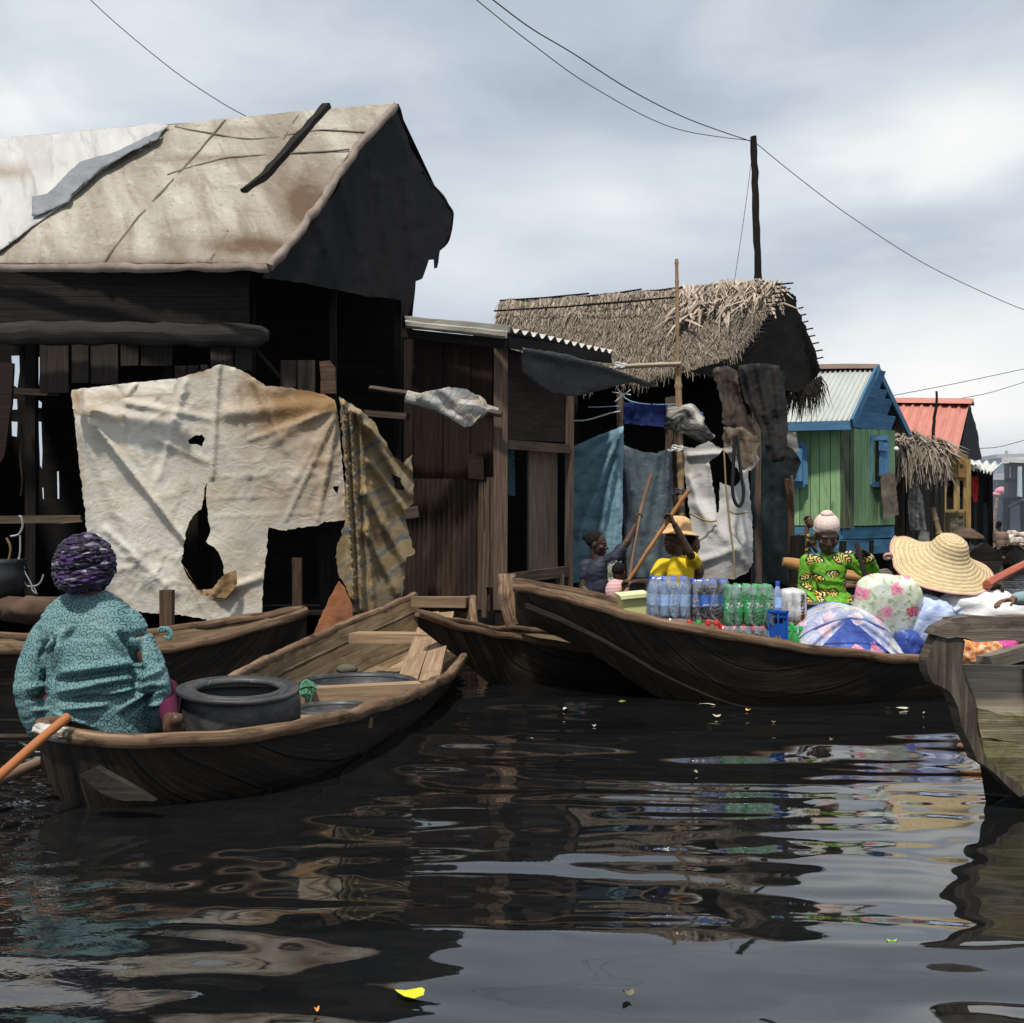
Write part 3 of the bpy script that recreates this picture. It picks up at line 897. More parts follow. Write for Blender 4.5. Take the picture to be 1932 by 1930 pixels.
for (x, y0, y1, Y, w, lab) in ((561, 1052, 1228, 9.3, .075, 'pale square post standing in the water before the dark opening'), (315, 1113, 1200, 8.9, .10, 'short thick post stump rising behind the woman in the teal shirt')):
    m = MB(); m.beam(P(x, y0, Y), W(x + 1, Y, -.5), w, w * .8, (0, 1, 0), .008)
    solo('mooring_post', m, BROWNW, lab, 'post')

# clutter at the left edge of the hut
m = MB()
m.lathe([(0, .02), (.2, .02), (.28, .12), (.30, .26), (.26, .36), (.28, .40), (.24, .38), (.2, .2), (0, .12)], P(-5, 1130, 11.2), 20, wob=.06)
solo('cooking_pot', m, DARKMETAL, 'blackened round cooking pot on the hut deck at the left edge', 'pot')
m = MB()
for (x, y, r) in ((35, 1150, .16), (68, 1147, .2), (15, 1165, .18), (95, 1160, .14)):
    m.ball(P(x, y, 11.0), (r * 1.3, r, r * .8), 8, disp=lambda d: 1 + .3 * nz(d.x * 2 + x, d.y * 2, d.z * 2))
    break
solo('earthen_mound', m, simple('brown_clay', (.07, .04, .026), .9), 'rounded brown clay lump among the clutter under the hanging wires', 'lump')
m = MB()
m.ball(P(68, 1150, 10.9), (.30, .22, .13), 10, disp=lambda d: 1 + .3 * nz(d.x * 2, d.y * 2, d.z * 2))
solo('burlap_bundle', m, simple('burlap_brown', (.085, .052, .034), .95, nsc=12, cvar=.5), 'low brown burlap bundle lying on the hut deck behind the headscarf', 'bundle')
m = MB()
m.tube(smooth_pts([P(x, y, 11.2) for x, y in ((20, 1012), (36, 1008), (43, 992), (40, 976), (36, 974))], 14), .012, 6)
m.tube(smooth_pts([P(x, y, 11.2) for x, y in ((38, 1010), (38, 1040), (36, 1053), (40, 1064), (46, 1072), (46, 1095), (52, 1106), (68, 1105), (77, 1098), (82, 1084))], 26), .009, 6)
m.tube(smooth_pts([P(x, y, 11.18) for x, y in ((34, 1052), (46, 1078), (60, 1104), (60, 1112), (70, 1122), (64, 1108))], 16), .007, 6)
solo('wire_hanger', m, simple('grey_wire', (.30, .30, .31), .5), 'tangled grey wire hanging from the broken rail at the left', 'wire')
m = MB()
m.tube(smooth_pts([P(x, y, 11.25) for x, y in ((12, 1015), (20, 1033), (17, 1055), (9, 1077))], 12), .013, 6, jit=.004)
solo('crooked_stick', m, BAMBOO, 'short crooked pale stick hanging left of the grey wire', 'stick')
for k, (x, y0, y1) in enumerate(((40, 800, 935), (60, 805, 930))):
    m = MB(); m.tube(smooth_pts([P(x + 2 * math.sin(i * 2.0 + k), y0 + (y1 - y0) * i / 5, 12.5) for i in range(6)], 14), .012, 6)
    solo('dangling_rope', m, BROWNW, ('thin dark cord hanging in the hut beside the wide daylight gaps', 'thin dark cord hanging between the two daylight gaps of the hut')[k], 'cord')

# ------------------------------------------------------------------ the plank shed
shed = thing('plank_shed', 'low brown plank shed with a doorway and rusty corrugated wall beside the big hut', 'shed', W(950, 12.5, 0))
m = MB()
planks(m, [P(764, 640, 12.75), P(930, 640, 12.15), P(764, 907, 12.75), P(930, 907, 12.15)], 9, .03, .004, .006, .004)
part('upper_boarding', m, REDW, shed)
m = MB()
corrug(m, [P(764, 903, 12.66), P(926, 903, 12.06), P(764, 1150, 12.66), P(926, 1155, 12.06)], 17, .022, 6, .02, .02)
part('corrugated_wall', m, CORRB, shed)
m = MB(); m.slab([(883, 857), (912, 861), (913, 905), (884, 902)], 12.12, 12.15, .004)
part('patch_board', m, wood('patch_board', (.04, .026, .02), (.07, .046, .035), (.11, .075, .056)), shed)
m = MB()
m.beam(P(945, 640, 12.02), P(944, 1150, 12.02), .15, .09, (0, 1, 0), .008, .55)
m.beam(P(927, 900, 12.08), P(925, 1108, 12.08), .10, .05, (0, 1, 0), .008, .45)
m.beam(P(918, 910, 12.1), P(913, 1165, 12.1), .05, .05, (0, 1, 0), .008, .6)
m.beam(P(908, 910, 12.12), P(905, 1150, 12.12), .05, .05, (0, 1, 0), .008, .35)
part('corner_post', m, wood('corner_post', (.04, .025, .017), (.085, .056, .039), (.16, .11, .079)), shed)
dpl = planeY((955, 640, 12.1), (955, 1150, 12.1), (1085, 900, 13.2))
m = MB()
sheet(m, [(953, 655), (1085, 700), (1080, 835), (953, 828)], dpl, 20, (), .4, (.01, 30))
part('door_header_panel', m, wood('header_panel', (.015, .010, .008), (.03, .02, .015), (.055, .036, .026), grain=(3, 20, 20)), shed)
FRAMEW = wood('door_frame_wood', (.03, .021, .016), (.066, .046, .034), (.12, .088, .066))
m = MB()
m.beam(P(955, 838, 12.05), P(1072, 847, 13.0), .05, .10, (0, 0, 1), .006)
m.beam(P(955, 1092, 12.05), P(1078, 1077, 13.1), .06, .12, (0, 0, 1), .006)
m.beam(P(1075, 738, 13.05), P(1073, 1112, 13.05), .10, .07, (0, 1, 0), .006, .55)
m.beam(P(1056, 1082, 12.9), P(1056, 1135, 12.9), .10, .07, (0, 1, 0), .006, .5)
part('door_frame', m, FRAMEW, shed)
m = MB()
planks(m, [P(995, 850, 12.75), P(1050, 850, 13.1), P(995, 1082, 12.75), P(1050, 1080, 13.1)], 3, .03, .003, .003, .0)
part('door', m, wood('door_panel', (.09, .062, .045), (.165, .118, .086), (.24, .175, .13)), shed)
m = MB()
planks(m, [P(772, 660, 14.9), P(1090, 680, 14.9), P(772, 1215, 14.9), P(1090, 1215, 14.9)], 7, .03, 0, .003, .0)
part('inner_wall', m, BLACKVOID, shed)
m = MB()
sheet(m, [(958, 846), (971, 850), (972, 936), (958, 934)], const(13.2), 6, (), .3, (.01, 10))
part('blue_lit_slit', m, M('blue_lit_slit', [(.35, (.10, .26, .36)), (.65, (.36, .58, .68))], (16, 60, 4), 1, 5, .7, .2, rand=0), shed)  # pale blue sheet: the light in the doorway slit is put into its colour
m = MB()
sheet(m, [(950, 1105), (1082, 1095), (1082, 1185), (950, 1200)], dpl, 24, (), .4, (.02, 30))
part('skirting_board', m, DARKW, shed)
m = MB()   # flat corrugated roof: ridges run along the front
corrug(m, [P(964, 622, 11.75), P(1156, 664, 14.2), P(764, 604, 12.45), P(950, 640, 15.0)], 13, .028, 6, .01)
part('roof', m, ROOFCOR, shed)
m = MB()
q = [P(764, 601, 12.5), P(964, 619, 11.72), P(766, 619, 12.3), P(953, 639, 11.6)]
m.grid(lambda u, v: bil(q, u, v) + Vector((0, -.05 * math.cos(v * 4 * PI), .02 * math.cos(v * 4 * PI))) + Vector((0, 0, .008 * nz(u * 6, v * 3))), 20, 16)
part('roof_edge_sheet', m, ROOFCOR, shed)
m = MB()
m.beam(P(760, 628, 12.45), P(955, 650, 11.75), .06, .10, (0, 0, 1), .01)
m.beam(P(955, 645, 11.8), P(1150, 676, 14.0), .06, .12, (0, 0, 1), .01)
part('roof_beam', m, DARKW, shed)
m = MB()
mp_ = planeY((990, 655, 11.9), (1240, 728, 13.2), (1060, 745, 12.4))
sheet(m, [(985, 655), (1068, 668), (1154, 694), (1200, 711), (1241, 728), (1225, 731), (1190, 721), (1140, 734), (1085, 748), (1040, 742), (985, 702)], mp_, 7, (), .8, (.03, 50), [(990, 660, 1155, 696, 6, .06), (1160, 700, 1235, 727, 5, .04)])
part('sheet_metal_awning', m, DARKMETAL, shed, solid=.006)
for (x, Y) in ((945, 12.05), (1075, 13.1), (780, 12.7), (860, 12.4)):
    m = MB(); m.beam(W(x, Y, .35), W(x, Y, -.4), .12, .12, (0, 1, 0), .01)
    part('stilt', m, DARKW, shed)
m = MB(); m.tube(smooth_pts([P(x, y, Y) for x, y, Y in ((700, 733, 12.5), (760, 742, 12.2), (850, 760, 11.95), (946, 782, 11.8))], 14), .035, 8, jit=.006)
solo('drying_pole', m, WEATHERW, 'grey drying pole sticking out from the big hut to the shed', 'pole')
m = MB()
m.sweep(smooth_pts([P(x, y, 11.85) for x, y in ((768, 748), (790, 753), (815, 757), (845, 760), (875, 768), (900, 770), (912, 772), (938, 778))], 46),
        [(math.cos(a) * .10, math.sin(a) * .11) for a in [k * PI / 9 for k in range(18)]], None, .5, True, True, lambda u: .55 + .75 * math.exp(-((u - .58) / .30) ** 2) - (.3 if u > .88 else 0), .03)
sheet(m, [(782, 745), (812, 737), (846, 730), (880, 734), (903, 748), (911, 768), (906, 784), (892, 802), (876, 806), (862, 797), (838, 782), (806, 768), (786, 758)], lambda x, y: 11.70 + .0016 * (y - 730), 4, (), .8, (.03, 22), [(795, 745, 880, 800, 9, .05), (835, 737, 897, 795, 8, .04), (790, 752, 850, 786, 5, .03)])
solo('rolled_tarp', m, striped('rolled_tarp', [(.0, (.46, .45, .42)), (.45, (.50, .50, .47)), (.6, (.24, .29, .34)), (.85, (.50, .49, .46))], 1.6, .6, 4), 'rolled up white and blue tarpaulin bundled over the drying pole', 'tarpaulin')
# ------------------------------------------------------------------ thatched hut
def polyl(pts, u):
    n = len(pts) - 1
    for i in range(n):
        if u <= pts[i + 1][0] or i == n - 1:
            a, b = pts[i], pts[i + 1]
            k = (u - a[0]) / max(1e-6, b[0] - a[0])
            return a[1].lerp(b[1], k)


TH = thing('thatched_hut', 'thatched hut with a shaggy grey palm leaf roof and a dark open gable', 'hut', W(1280, 16, 0))
tops = [(0, P(943, 568, 17.5)), (.31, P(1111, 557, 17.0)), (.5, P(1208, 550, 16.75)), (.62, P(1275, 545, 16.55)), (.8, P(1363, 535, 16.3)), (.92, P(1430, 531, 16.1)), (1, P(1475, 535, 16.0))]
bots = [(0, P(930, 715, 16.5)), (.3, P(1090, 722, 15.9)), (.5, P(1215, 716, 15.4)), (.65, P(1300, 691, 15.1)), (.8, P(1363, 680, 14.95)), (.9, P(1402, 655, 14.95)), (1, P(1436, 615, 15.15))]


def thatch_pt(u, v):
    a, b = polyl(tops, u), polyl(bots, u)
    p = a.lerp(b, v)
    return p + Vector((0, -.0, -.12 * math.sin(PI * v) * .5)) + Vector((0, -.03, .03)) * nz(u * 14, v * 6)


def blades(mb, pf, nu, nv, L, w, lift=.03, spread=.35, u0=0, u1=1, v0=0, v1=1, var=(.1, .8), droop=0.0, two=True):
    for j in range(nv):
        v = v0 + (v1 - v0) * (j + R.uniform(-.3, .3)) / nv
        for i in range(nu):
            u = u0 + (u1 - u0) * (i + R.random()) / nu
            p = pf(min(1, max(0, u)), min(1, max(0, v)))
            dn = (pf(min(1, u), min(1, v + .08)) - pf(min(1, u), max(0, v - .02)))
            if dn.length < 1e-5: continue
            dn.normalize()
            al = (pf(min(1, u + .02), v) - pf(max(0, u - .02), v)).normalized()
            nn = al.cross(dn).normalized()
            if nn.y > 0: nn = -nn
            d = (dn + al * R.gauss(0, spread) + nn * R.uniform(-.05, .25)).normalized()
            l = L * R.uniform(.6, 1.3); ww = w * R.uniform(.6, 1.5)
            sd = (al + d * R.uniform(-.3, .3)).normalized() * ww / 2
            a = p + nn * (lift * R.random() + .01)
            mid = a + d * l * .55 + nn * lift * R.uniform(-.1, 1.0)
            e = a + d * l + nn * lift * R.uniform(-1, .8) - Vector((0, 0, droop * l * R.random()))
            sh = R.uniform(*var)
            uu = R.random() * 9
            mb.add([a - sd, a + sd, mid + sd, mid - sd, e + sd * .3, e - sd * .3], [(0, 1, 2, 3), (3, 2, 4, 5)],
                   [(uu, uu), (uu, uu + ww), (uu + l * .5, uu + ww), (uu + l * .5, uu), (uu + l, uu + ww), (uu + l, uu)], sh, False)


m = MB()
m.grid(lambda u, v: thatch_pt(u, v) + Vector((0, .05, -.02)), 40, 12, .2)
blades(m, thatch_pt, 360, 44, .19, .0155, .022, .22, var=(.0, .66), v0=.02, v1=.97)
blades(m, thatch_pt, 300, 3, .20, .016, .03, .3, v0=.94, v1=1.0, var=(.0, .5), droop=.5)
blades(m, thatch_pt, 110, 8, .30, .022, .02, .16, u0=0, u1=.64, v0=.0, v1=.18, var=(.4, 1.1))
part('thatch', m, THATCH, TH)
m = MB()
blades(m, thatch_pt, 90, 7, .40, .026, .055, .34, u0=.64, u1=1.0, v0=.0, v1=.30, var=(.6, 1.5))
blades(m, thatch_pt, 14, 3, .6, .04, .14, .8, u0=.62, u1=.97, v0=.25, v1=.5, var=(.8, 1.5))
part('fresh_thatch', m, THATCH, TH, 'paler fresh palm leaf patch near the gable')
for a, b in (((943, 567, 17.45), (1111, 554, 16.95)), ((1109, 559, 16.95), (1210, 546, 16.7)), ((1208, 551, 16.7), (1290, 541, 16.45)), ((932, 587, 17.2), (1215, 567, 16.2)), ((1100, 575, 16.7), (1280, 560, 16.2))):
    m = MB(); m.tube([P(*a), P((a[0] + b[0]) / 2, (a[1] + b[1]) / 2 + 1, (a[2] + b[2]) / 2), P(*b)], .014, 6, jit=.01)
    part('ridge_stick', m, DARKW, TH)
for k in range(14):
    t_ = k / 13
    x, y = 1475 - 60 * t_ ** 1.2 + 2, 536 + 112 * t_
    m = MB(); m.tube([P(x - 26, y + 2, 15.9 - t_ * .8), P(x + R.uniform(8, 20), y - 2, 15.7 - t_ * .8)], .012, 5)
    part('roof_batten', m, DARKW, TH)
for k in range(12):
    t_ = k / 11
    x, y = 1478 + 66 * t_ ** .9, 537 + 140 * t_ ** 1.1
    m = MB(); m.tube([P(x - 14, y + 2, 16.4 + t_), P(x + R.uniform(4, 14), y - 3, 16.4 + t_)], .012, 5)
    part('roof_batten', m, DARKW, TH)
gp2 = planeY((1475, 534, 16.1), (1405, 655, 15.3), (1545, 695, 17.6))
m = MB()
sheet(m, [(1475, 534), (1500, 558), (1510, 597), (1528, 636), (1539, 660), (1546, 695), (1532, 722), (1503, 742), (1478, 738), (1450, 720), (1400, 700), (1340, 712), (1300, 700), (1363, 681), (1387, 667), (1405, 653), (1433, 621), (1447, 590), (1455, 562)], gp2, 9, (), 2.0, (.06, 14))
gb = lambda u, v: P(1475 + (1546 - 1475) * u ** .9 - 8 * v, 536 + 160 * u ** 1.1 + 10 * v, 16.3 + 1.2 * u)
blades(m, gb, 150, 2, .22, .022, .03, .8, var=(.3, .9))
gb2 = lambda u, v: P(1470 + 76 * u, 728 - 22 * max(0, u - .55) * 2 + 12 * v, 17.0 + .4 * u)
blades(m, gb2, 110, 2, .30, .02, .04, .35, var=(.3, .9), droop=.5)
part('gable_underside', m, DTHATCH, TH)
m = MB()
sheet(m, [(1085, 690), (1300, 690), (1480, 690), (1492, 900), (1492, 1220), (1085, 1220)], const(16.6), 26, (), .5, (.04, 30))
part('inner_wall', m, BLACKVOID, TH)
m = MB()
back_ = lambda u, v: polyl(tops, u).lerp(polyl(tops, u) + Vector((.6, 1.6, -1.3)), v)
m.grid(back_, 12, 4)
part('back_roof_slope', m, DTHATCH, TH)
m = MB()
sheet(m, [(1425, 690), (1480, 700), (1486, 790), (1492, 930), (1494, 1100), (1420, 1100), (1416, 1000), (1420, 860)], lambda x, y: 15.2 + (x - 1420) * .008, 8, (), 1.5, (.04, 30), [(1440, 720, 1450, 1080, 8, .1), (1470, 760, 1472, 1090, 7, .1)])
part('net_wall', m, cloth('dark_green_net', (.008, .014, .015), (.028, .042, .042), [((.05, .045, .035), (2, 6, 2), .55, .75, .6)], bs=(120, 120, 120)), TH)
for (x, y0, Y, w) in ((1170, 744, 14.6, .08), (1262, 750, 14.5, .09), (1271, 748, 14.55, .09), (1490, 900, 15.9, .10), (1425, 700, 15.3, .12)):
    m = MB(); m.beam(P(x, y0, Y), W(x + 3, Y, -.4), w, w, (0, 1, 0), .012)
    part('post', m, wood('hut_post', (.04, .028, .021), (.085, .06, .045), (.15, .11, .085)), TH)

def bamboo(mb, pts, r, knots=True):
    pts = [Vector(p) for p in pts]
    L = sum((pts[i + 1] - pts[i]).length for i in range(len(pts) - 1))
    n = max(8, int(L / .035))
    sm = smooth_pts(pts, n)
    mb.tube(sm, r, 8, scale=lambda u: 1.0 + (.28 if int(u * (n - 1)) % max(4, int(.26 / .035)) == 0 else 0))


m = MB(); bamboo(m, [P(1287, 1000, 14.2), P(1283, 850, 14.2), P(1279, 690, 14.2)], .042); bamboo(m, [P(1279, 690, 14.2), P(1278, 590, 14.2), P(1276.5, 489, 14.2)], .022)
solo('bamboo_pole', m, BAMBOO, 'tall thin bamboo pole rising past the thatched roof by the white sacking', 'pole')
m = MB(); bamboo(m, [P(1168, 692, 14.15), P(1225, 689, 14.15), P(1284, 687, 14.12)], .03)
solo('bamboo_crossbar', m, wood('pale_bamboo', (.20, .15, .10), (.33, .26, .18), (.46, .37, .27)), 'level pale bamboo bar under the thatch tied to the tall pole', 'pole')
m = MB(); m.tube(smooth_pts([P(x, y, 14.4) for x, y in ((1167, 742), (1190, 757), (1225, 763), (1274, 763))], 14), .009, 6); m.tube(smooth_pts([P(x, y, 14.4) for x, y in ((1110, 768), (1130, 768), (1168, 766))], 8), .007, 6)
solo('clothesline', m, simple('blue_line', (.22, .36, .52), .6), 'pale blue clothesline strung between two posts under the thatch', 'rope')
m = MB(); m.tube(smooth_pts([P(x, y, 14.2) for x, y in ((1083, 794), (1110, 792), (1150, 780), (1170, 776))], 10), .01, 6)
for a, b in (((1155, 740), (1190, 745)), ((1160, 758), (1190, 735)), ((1165, 733), (1180, 752))):
    m.tube([P(*a, 14.2), P(*b, 14.2)], .008, 5)
solo('knotted_rope', m, simple('white_cord', (.5, .5, .48), .7), 'knotted white cord slung above the blue tarpaulin', 'rope')
for (x, y, Y, lab) in ((1170, 690, 14.1, 'white cord lashing where the level bamboo bar meets the shed awning'), (1278, 846, 14.12, 'white cord lashing around the tall bamboo pole'), (1282, 928, 14.12, 'dark cord lashing low on the tall bamboo pole')):
    m = MB()
    for k in range(3):
        c = P(x, y + k * 3 - 3, Y)
        m.tube([c + Vector((math.cos(a) * .07, math.sin(a) * .06, .015 * math.sin(a * 2 + k))) for a in [i * PI / 8 for i in range(17)]], .011, 5)
    m.tube([P(x, y, Y - .07), P(x - 12, y + 5, Y - .06), P(x - 18, y + 3, Y)], .010, 5)
    solo('lashing', m, simple('lash_' + ('dark' if 'dark' in lab else 'white'), (.04, .04, .05) if 'dark' in lab else (.55, .54, .50), .8), lab, 'lashing')
m = MB()
sheet(m, [(1175, 758), (1256, 764), (1258, 806), (1225, 803), (1178, 800)], const(14.42), 5, (), .5, (.04, 20), [(1200, 760, 1202, 800, 4, .04), (1230, 762, 1226, 803, 4, .04)])
solo('blue_shorts', m, cloth('navy_cloth', (.010, .018, .08), (.02, .035, .14)), 'dark blue shorts hung on the clothesline below the thatch', 'clothes')
m = MB()
sheet(m, [(1081, 842), (1110, 830), (1137, 818), (1176, 804), (1177, 831), (1175, 900), (1174, 990), (1172, 1060), (1150, 1090), (1081, 1100)], lambda x, y: 14.1 + (1175 - x) * .003, 4.5, (), .8, (.022, 30),
      [(1174, 808, 1081, 900, 7, .12), (1174, 812, 1090, 1010, 6, .16), (1172, 820, 1120, 1070, 6, .16), (1174, 830, 1155, 1080, 7, .10), (1170, 806, 1090, 850, 5, .07), (1172, 815, 1100, 960, 5, .07)])
solo('blue_tarp', m, cloth('blue_tarp', (.12, .23, .29), (.26, .42, .49), [((.05, .08, .09), (3, 7, 3), .52, .72, .8), ((.40, .50, .53), (8, 8, 8), .62, .75, .4)], .6), 'faded blue tarpaulin with slanting folds hung beside the shed doorway', 'tarpaulin')
m = MB()
sheet(m, [(1174, 838), (1210, 852), (1240, 855), (1268, 843), (1270, 960), (1272, 1088), (1184, 1090), (1176, 980)], lambda x, y: 14.3, 4.5, (), .8, (.02, 26),
      [(1178, 845, 1196, 1080, 6, .10), (1190, 850, 1225, 1080, 8, .08), (1266, 850, 1235, 1070, 8, .10), (1260, 846, 1262, 1080, 5, .08), (1240, 860, 1215, 1000, 8, .05)])
solo('grey_netting', m, cloth('grey_blue_netting', (.055, .075, .085), (.115, .145, .158), [((.26, .29, .30), (14, 14, 14), .58, .7, .6)], .8, bs=(160, 160, 160)), 'grey blue netting sheet sagging between two posts behind the poling women', 'netting')
m = MB()
wst = gauss_stain([(1400, 830, 40, 22, .9), (1330, 1080, 60, 20, .35), (1400, 1075, 30, 20, .5), (1310, 870, 30, 14, .4), (1420, 870, 12, 30, .6)])
sheet(m, [(1287, 842), (1310, 845), (1336, 831), (1361, 846), (1390, 828), (1421, 831), (1427, 855), (1434, 867), (1421, 884), (1412, 890), (1417, 949), (1419, 997), (1421, 1060), (1414, 1078), (1384, 1092), (1318, 1094), (1306, 1018), (1299, 953), (1291, 887)], lambda x, y: 13.9 + .25 * ((x - 1355) / 60) ** 2 - (.18 if y > 1020 else .18 * max(0, (y - 940) / 80)), 4,
      [[(1338, 871), (1352, 862), (1364, 848), (1374, 860), (1383, 876), (1400, 897), (1401, 905), (1388, 917), (1370, 915), (1359, 910), (1357, 935), (1358, 968), (1353, 968), (1348, 932), (1343, 900)]],
      1.2, (.026, 26), [(1300, 900, 1340, 1010, 6, .06), (1340, 880, 1350, 1000, 5, .06), (1310, 950, 1410, 1060, 9, .06), (1300, 860, 1420, 850, 5, .07), (1405, 890, 1412, 1040, 6, .06), (1320, 1060, 1410, 1030, 8, .06)], stainf=wst)
WS = thing('white_sacking', 'torn whitish sacking sheet bulging down beside the bamboo pole', 'sacking', P(1360, 1090, 13.9))
part('sack_cloth', m, cloth('white_sacking', (.36, .345, .325), (.56, .54, .51), [((.22, .19, .16), (5, 9, 5), .55, .75, .5)], .8, (3, 5, 3), .6, (.14, .085, .045), (50, 90, 50)), WS)
m = MB()
m.tube(smooth_pts([P(x, y, 13.68) for x, y in ((1300, 968), (1320, 978), (1340, 984), (1352, 982))], 12), .012, 5)
m.tube(smooth_pts([P(x, y, 13.66) for x, y in ((1366, 850), (1370, 920), (1374, 965), (1380, 1010), (1385, 1060), (1386, 1092))], 20), .011, 5, jit=.006)
m.tube(smooth_pts([P(x, y, 13.66) for x, y in ((1372, 962), (1390, 970), (1412, 966))], 8), .010, 5)
part('seam_cord', m, simple('tan_cord', (.30, .20, .09), .8), WS)
m = MB()
m.tube(smooth_pts([P(x, y, 13.6) for x, y in ((1386, 822), (1384, 870), (1382, 920), (1386, 945), (1394, 955), (1401, 945), (1403, 925), (1399, 900), (1394, 860), (1391, 822))], 40), .022, 8)
solo('hose_loop', m, simple('black_rubber', (.012, .012, .012), .5), 'black rubber hose looped over the torn white sacking', 'hose')
BURNT = cloth('burnt_cloth', (.13, .095, .065), (.24, .185, .13), [((.03, .022, .018), (3, 6, 3), .46, .66, .9), ((.35, .28, .19), (6, 6, 6), .6, .75, .6)])
m = MB()
sheet(m, [(1364, 805), (1400, 806), (1432, 825), (1436, 834), (1424, 850), (1420, 880), (1400, 886), (1392, 860), (1380, 840), (1366, 846)], lambda x, y: 13.75, 4, (), 1.5, (.025, 20), [(1370, 810, 1396, 880, 5, .06), (1400, 810, 1418, 870, 5, .06)])
solo('scorched_cloth', m, BURNT, 'scorched brown cloth hanging over the top of the white sacking', 'cloth')
m = MB()
sheet(m, [(1345, 695), (1372, 690), (1392, 700), (1396, 740), (1408, 776), (1430, 806), (1436, 834), (1405, 820), (1372, 806), (1363, 800), (1362, 760), (1350, 720)], lambda x, y: 14.1, 4.5, (), 1.2, (.03, 24), [(1355, 700, 1366, 800, 5, .1), (1375, 695, 1384, 800, 6, .1), (1390, 720, 1430, 825, 6, .08)])
solo('brown_drape', m, cloth('brown_drape', (.05, .035, .028), (.11, .082, .065), [((.02, .016, .014), (4, 7, 4), .5, .7, .8)]), 'dull brown cloth draped from the thatch eave above the scorched cloth', 'cloth')
m = MB()
sheet(m, [(1392, 690), (1430, 684), (1470, 690), (1482, 740), (1486, 800), (1482, 868), (1462, 874), (1448, 866), (1440, 822), (1420, 778), (1400, 744)], lambda x, y: 14.4, 4.5, (), 1.5, (.035, 24), [(1405, 695, 1445, 840, 6, .1), (1430, 690, 1465, 865, 7, .12), (1462, 695, 1478, 860, 6, .1)])
solo('charcoal_drape', m, cloth('charcoal_drape', (.014, .013, .013), (.04, .037, .036), [((.07, .055, .045), (4, 7, 4), .56, .74, .7)]), 'charcoal cloth hanging in folds under the thatched gable corner', 'cloth')
m = MB()
m.sweep(smooth_pts([P(x, y, 14.2) for x, y in ((1258, 788), (1280, 790), (1300, 800), (1320, 815), (1338, 835))], 30), [(math.cos(a) * .16, math.sin(a) * .19) for a in [k * PI / 9 for k in range(18)]], None, .5, True, True, lambda u: .55 + .6 * math.sin(PI * min(1, u + .1)), .11)
solo('crumpled_plastic', m, M('crumpled_plastic', [(.4, (.03, .028, .026)), (.52, (.20, .185, .16)), (.66, (.55, .52, .46))], (5, 9, 5), 1, 6, .6, .8, (30, 40, 30), .02, rand=0), 'crumpled grey and black plastic roll behind the bamboo pole', 'plastic roll')
m = MB(); m.slab([(1310, 779), (1326, 777), (1328, 796), (1312, 795)], 14.6, 14.66, .004)
solo('blue_scrap', m, simple('bright_blue_plastic', (.03, .15, .55), .4), 'small bright blue plastic scrap above the crumpled roll', 'scrap')
m = MB()
sheet(m, [(1482, 841), (1498, 848), (1512, 872), (1506, 888), (1499, 909), (1494, 896), (1490, 900), (1482, 880)], const(15.3), 4, (), .8, (.04, 12))
solo('black_rag', m, cloth('black_rag', (.010, .010, .011), (.022, .022, .024)), 'pointed black rag hanging before the green house wall', 'rag')
m = MB()
sheet(m, [(1485, 814), (1502, 815), (1507, 850), (1500, 852), (1486, 842)], const(15.4), 4, (), .6, (.04, 12))
solo('grey_rag', m, cloth('grey_rag', (.16, .15, .14), (.26, .245, .23)), 'small grey rag above the pointed black rag', 'rag')
m = MB(); m.tube(smooth_pts([P(1486, 905, 15.6), P(1490, 960, 15.6), P(1492, 1045, 15.6)], 12), .05, 8, jit=.03)
solo('barky_post', m, BROWNW, 'rough barky post between the net wall and the green house', 'post')
m = MB(); m.tube([P(1506, 1008, 14.8), P(1503, 1100, 14.8)], .10, 8, jit=.03)
solo('dark_stump', m, DARKW, 'thick dark stump standing in front of the child by the green house', 'stump')

# ------------------------------------------------------------------ green house
GH = thing('green_house', 'small green board house with blue trim and a pale metal roof on stilts', 'house', W(1590, 20.5, 0))
A = dict(tl=P(1488, 806, 20.3), tc=P(1586, 806, 19.9), tr=P(1688, 812, 22.0), bl=P(1488, 991, 20.3), bc=P(1586, 992, 19.9), br=P(1688, 990, 22.0))
m = MB(); planks(m, [A['tl'], A['tc'], A['bl'], A['bc']], 5, .03, .012, .004, .0)
part('front_wall', m, GREENP, GH)
m = MB(); planks(m, [A['tc'] + Vector((.32, .3, 0)), A['tr'], A['bc'] + Vector((.32, .3, 0)), A['br']], 7, .03, .012, .004, .0)
part('side_wall', m, GREENP, GH)
m = MB(); planks(m, [A['tc'], A['tc'] + Vector((.31, .29, 0)), A['bc'] + Vector((0, 0, -.05)), A['bc'] + Vector((.31, .29, -.05))], 3, .04, .008, .006, .01)
part('corner_boards', m, wood('half_painted_boards', (.04, .045, .028), (.10, .13, .07), (.16, .24, .12), [((.05, .042, .033), (1.2, 10, 3), .44, .6, .9)], grain=(1.5, 14, 14), rand=0), GH)
m = MB()
planks(m, [P(1488, 993, 20.3), P(1586, 994, 19.95), P(1488, 1046, 20.3), P(1586, 1048, 19.95)], 2, .03, .012, .004, .0, True)
planks(m, [P(1588, 994, 19.95), P(1687, 992, 22.0), P(1588, 1048, 19.95), P(1687, 1044, 22.0)], 2, .03, .012, .004, .0, True)
part('plinth', m, DBLUEP, GH)
rq = [P(1546, 694, 21.6), P(1655, 694, 21.1), P(1484, 800, 19.9), P(1605, 797, 19.5)]
rq = [P(1500, 694, 21.9), P(1655, 694, 21.1), P(1440, 802, 20.1), P(1605, 797, 19.5)]
m = MB(); corrug(m, rq, 17, .035, 8, .0, .012, box=True)
part('roof', m, PALEMETAL, GH, solid=.01)
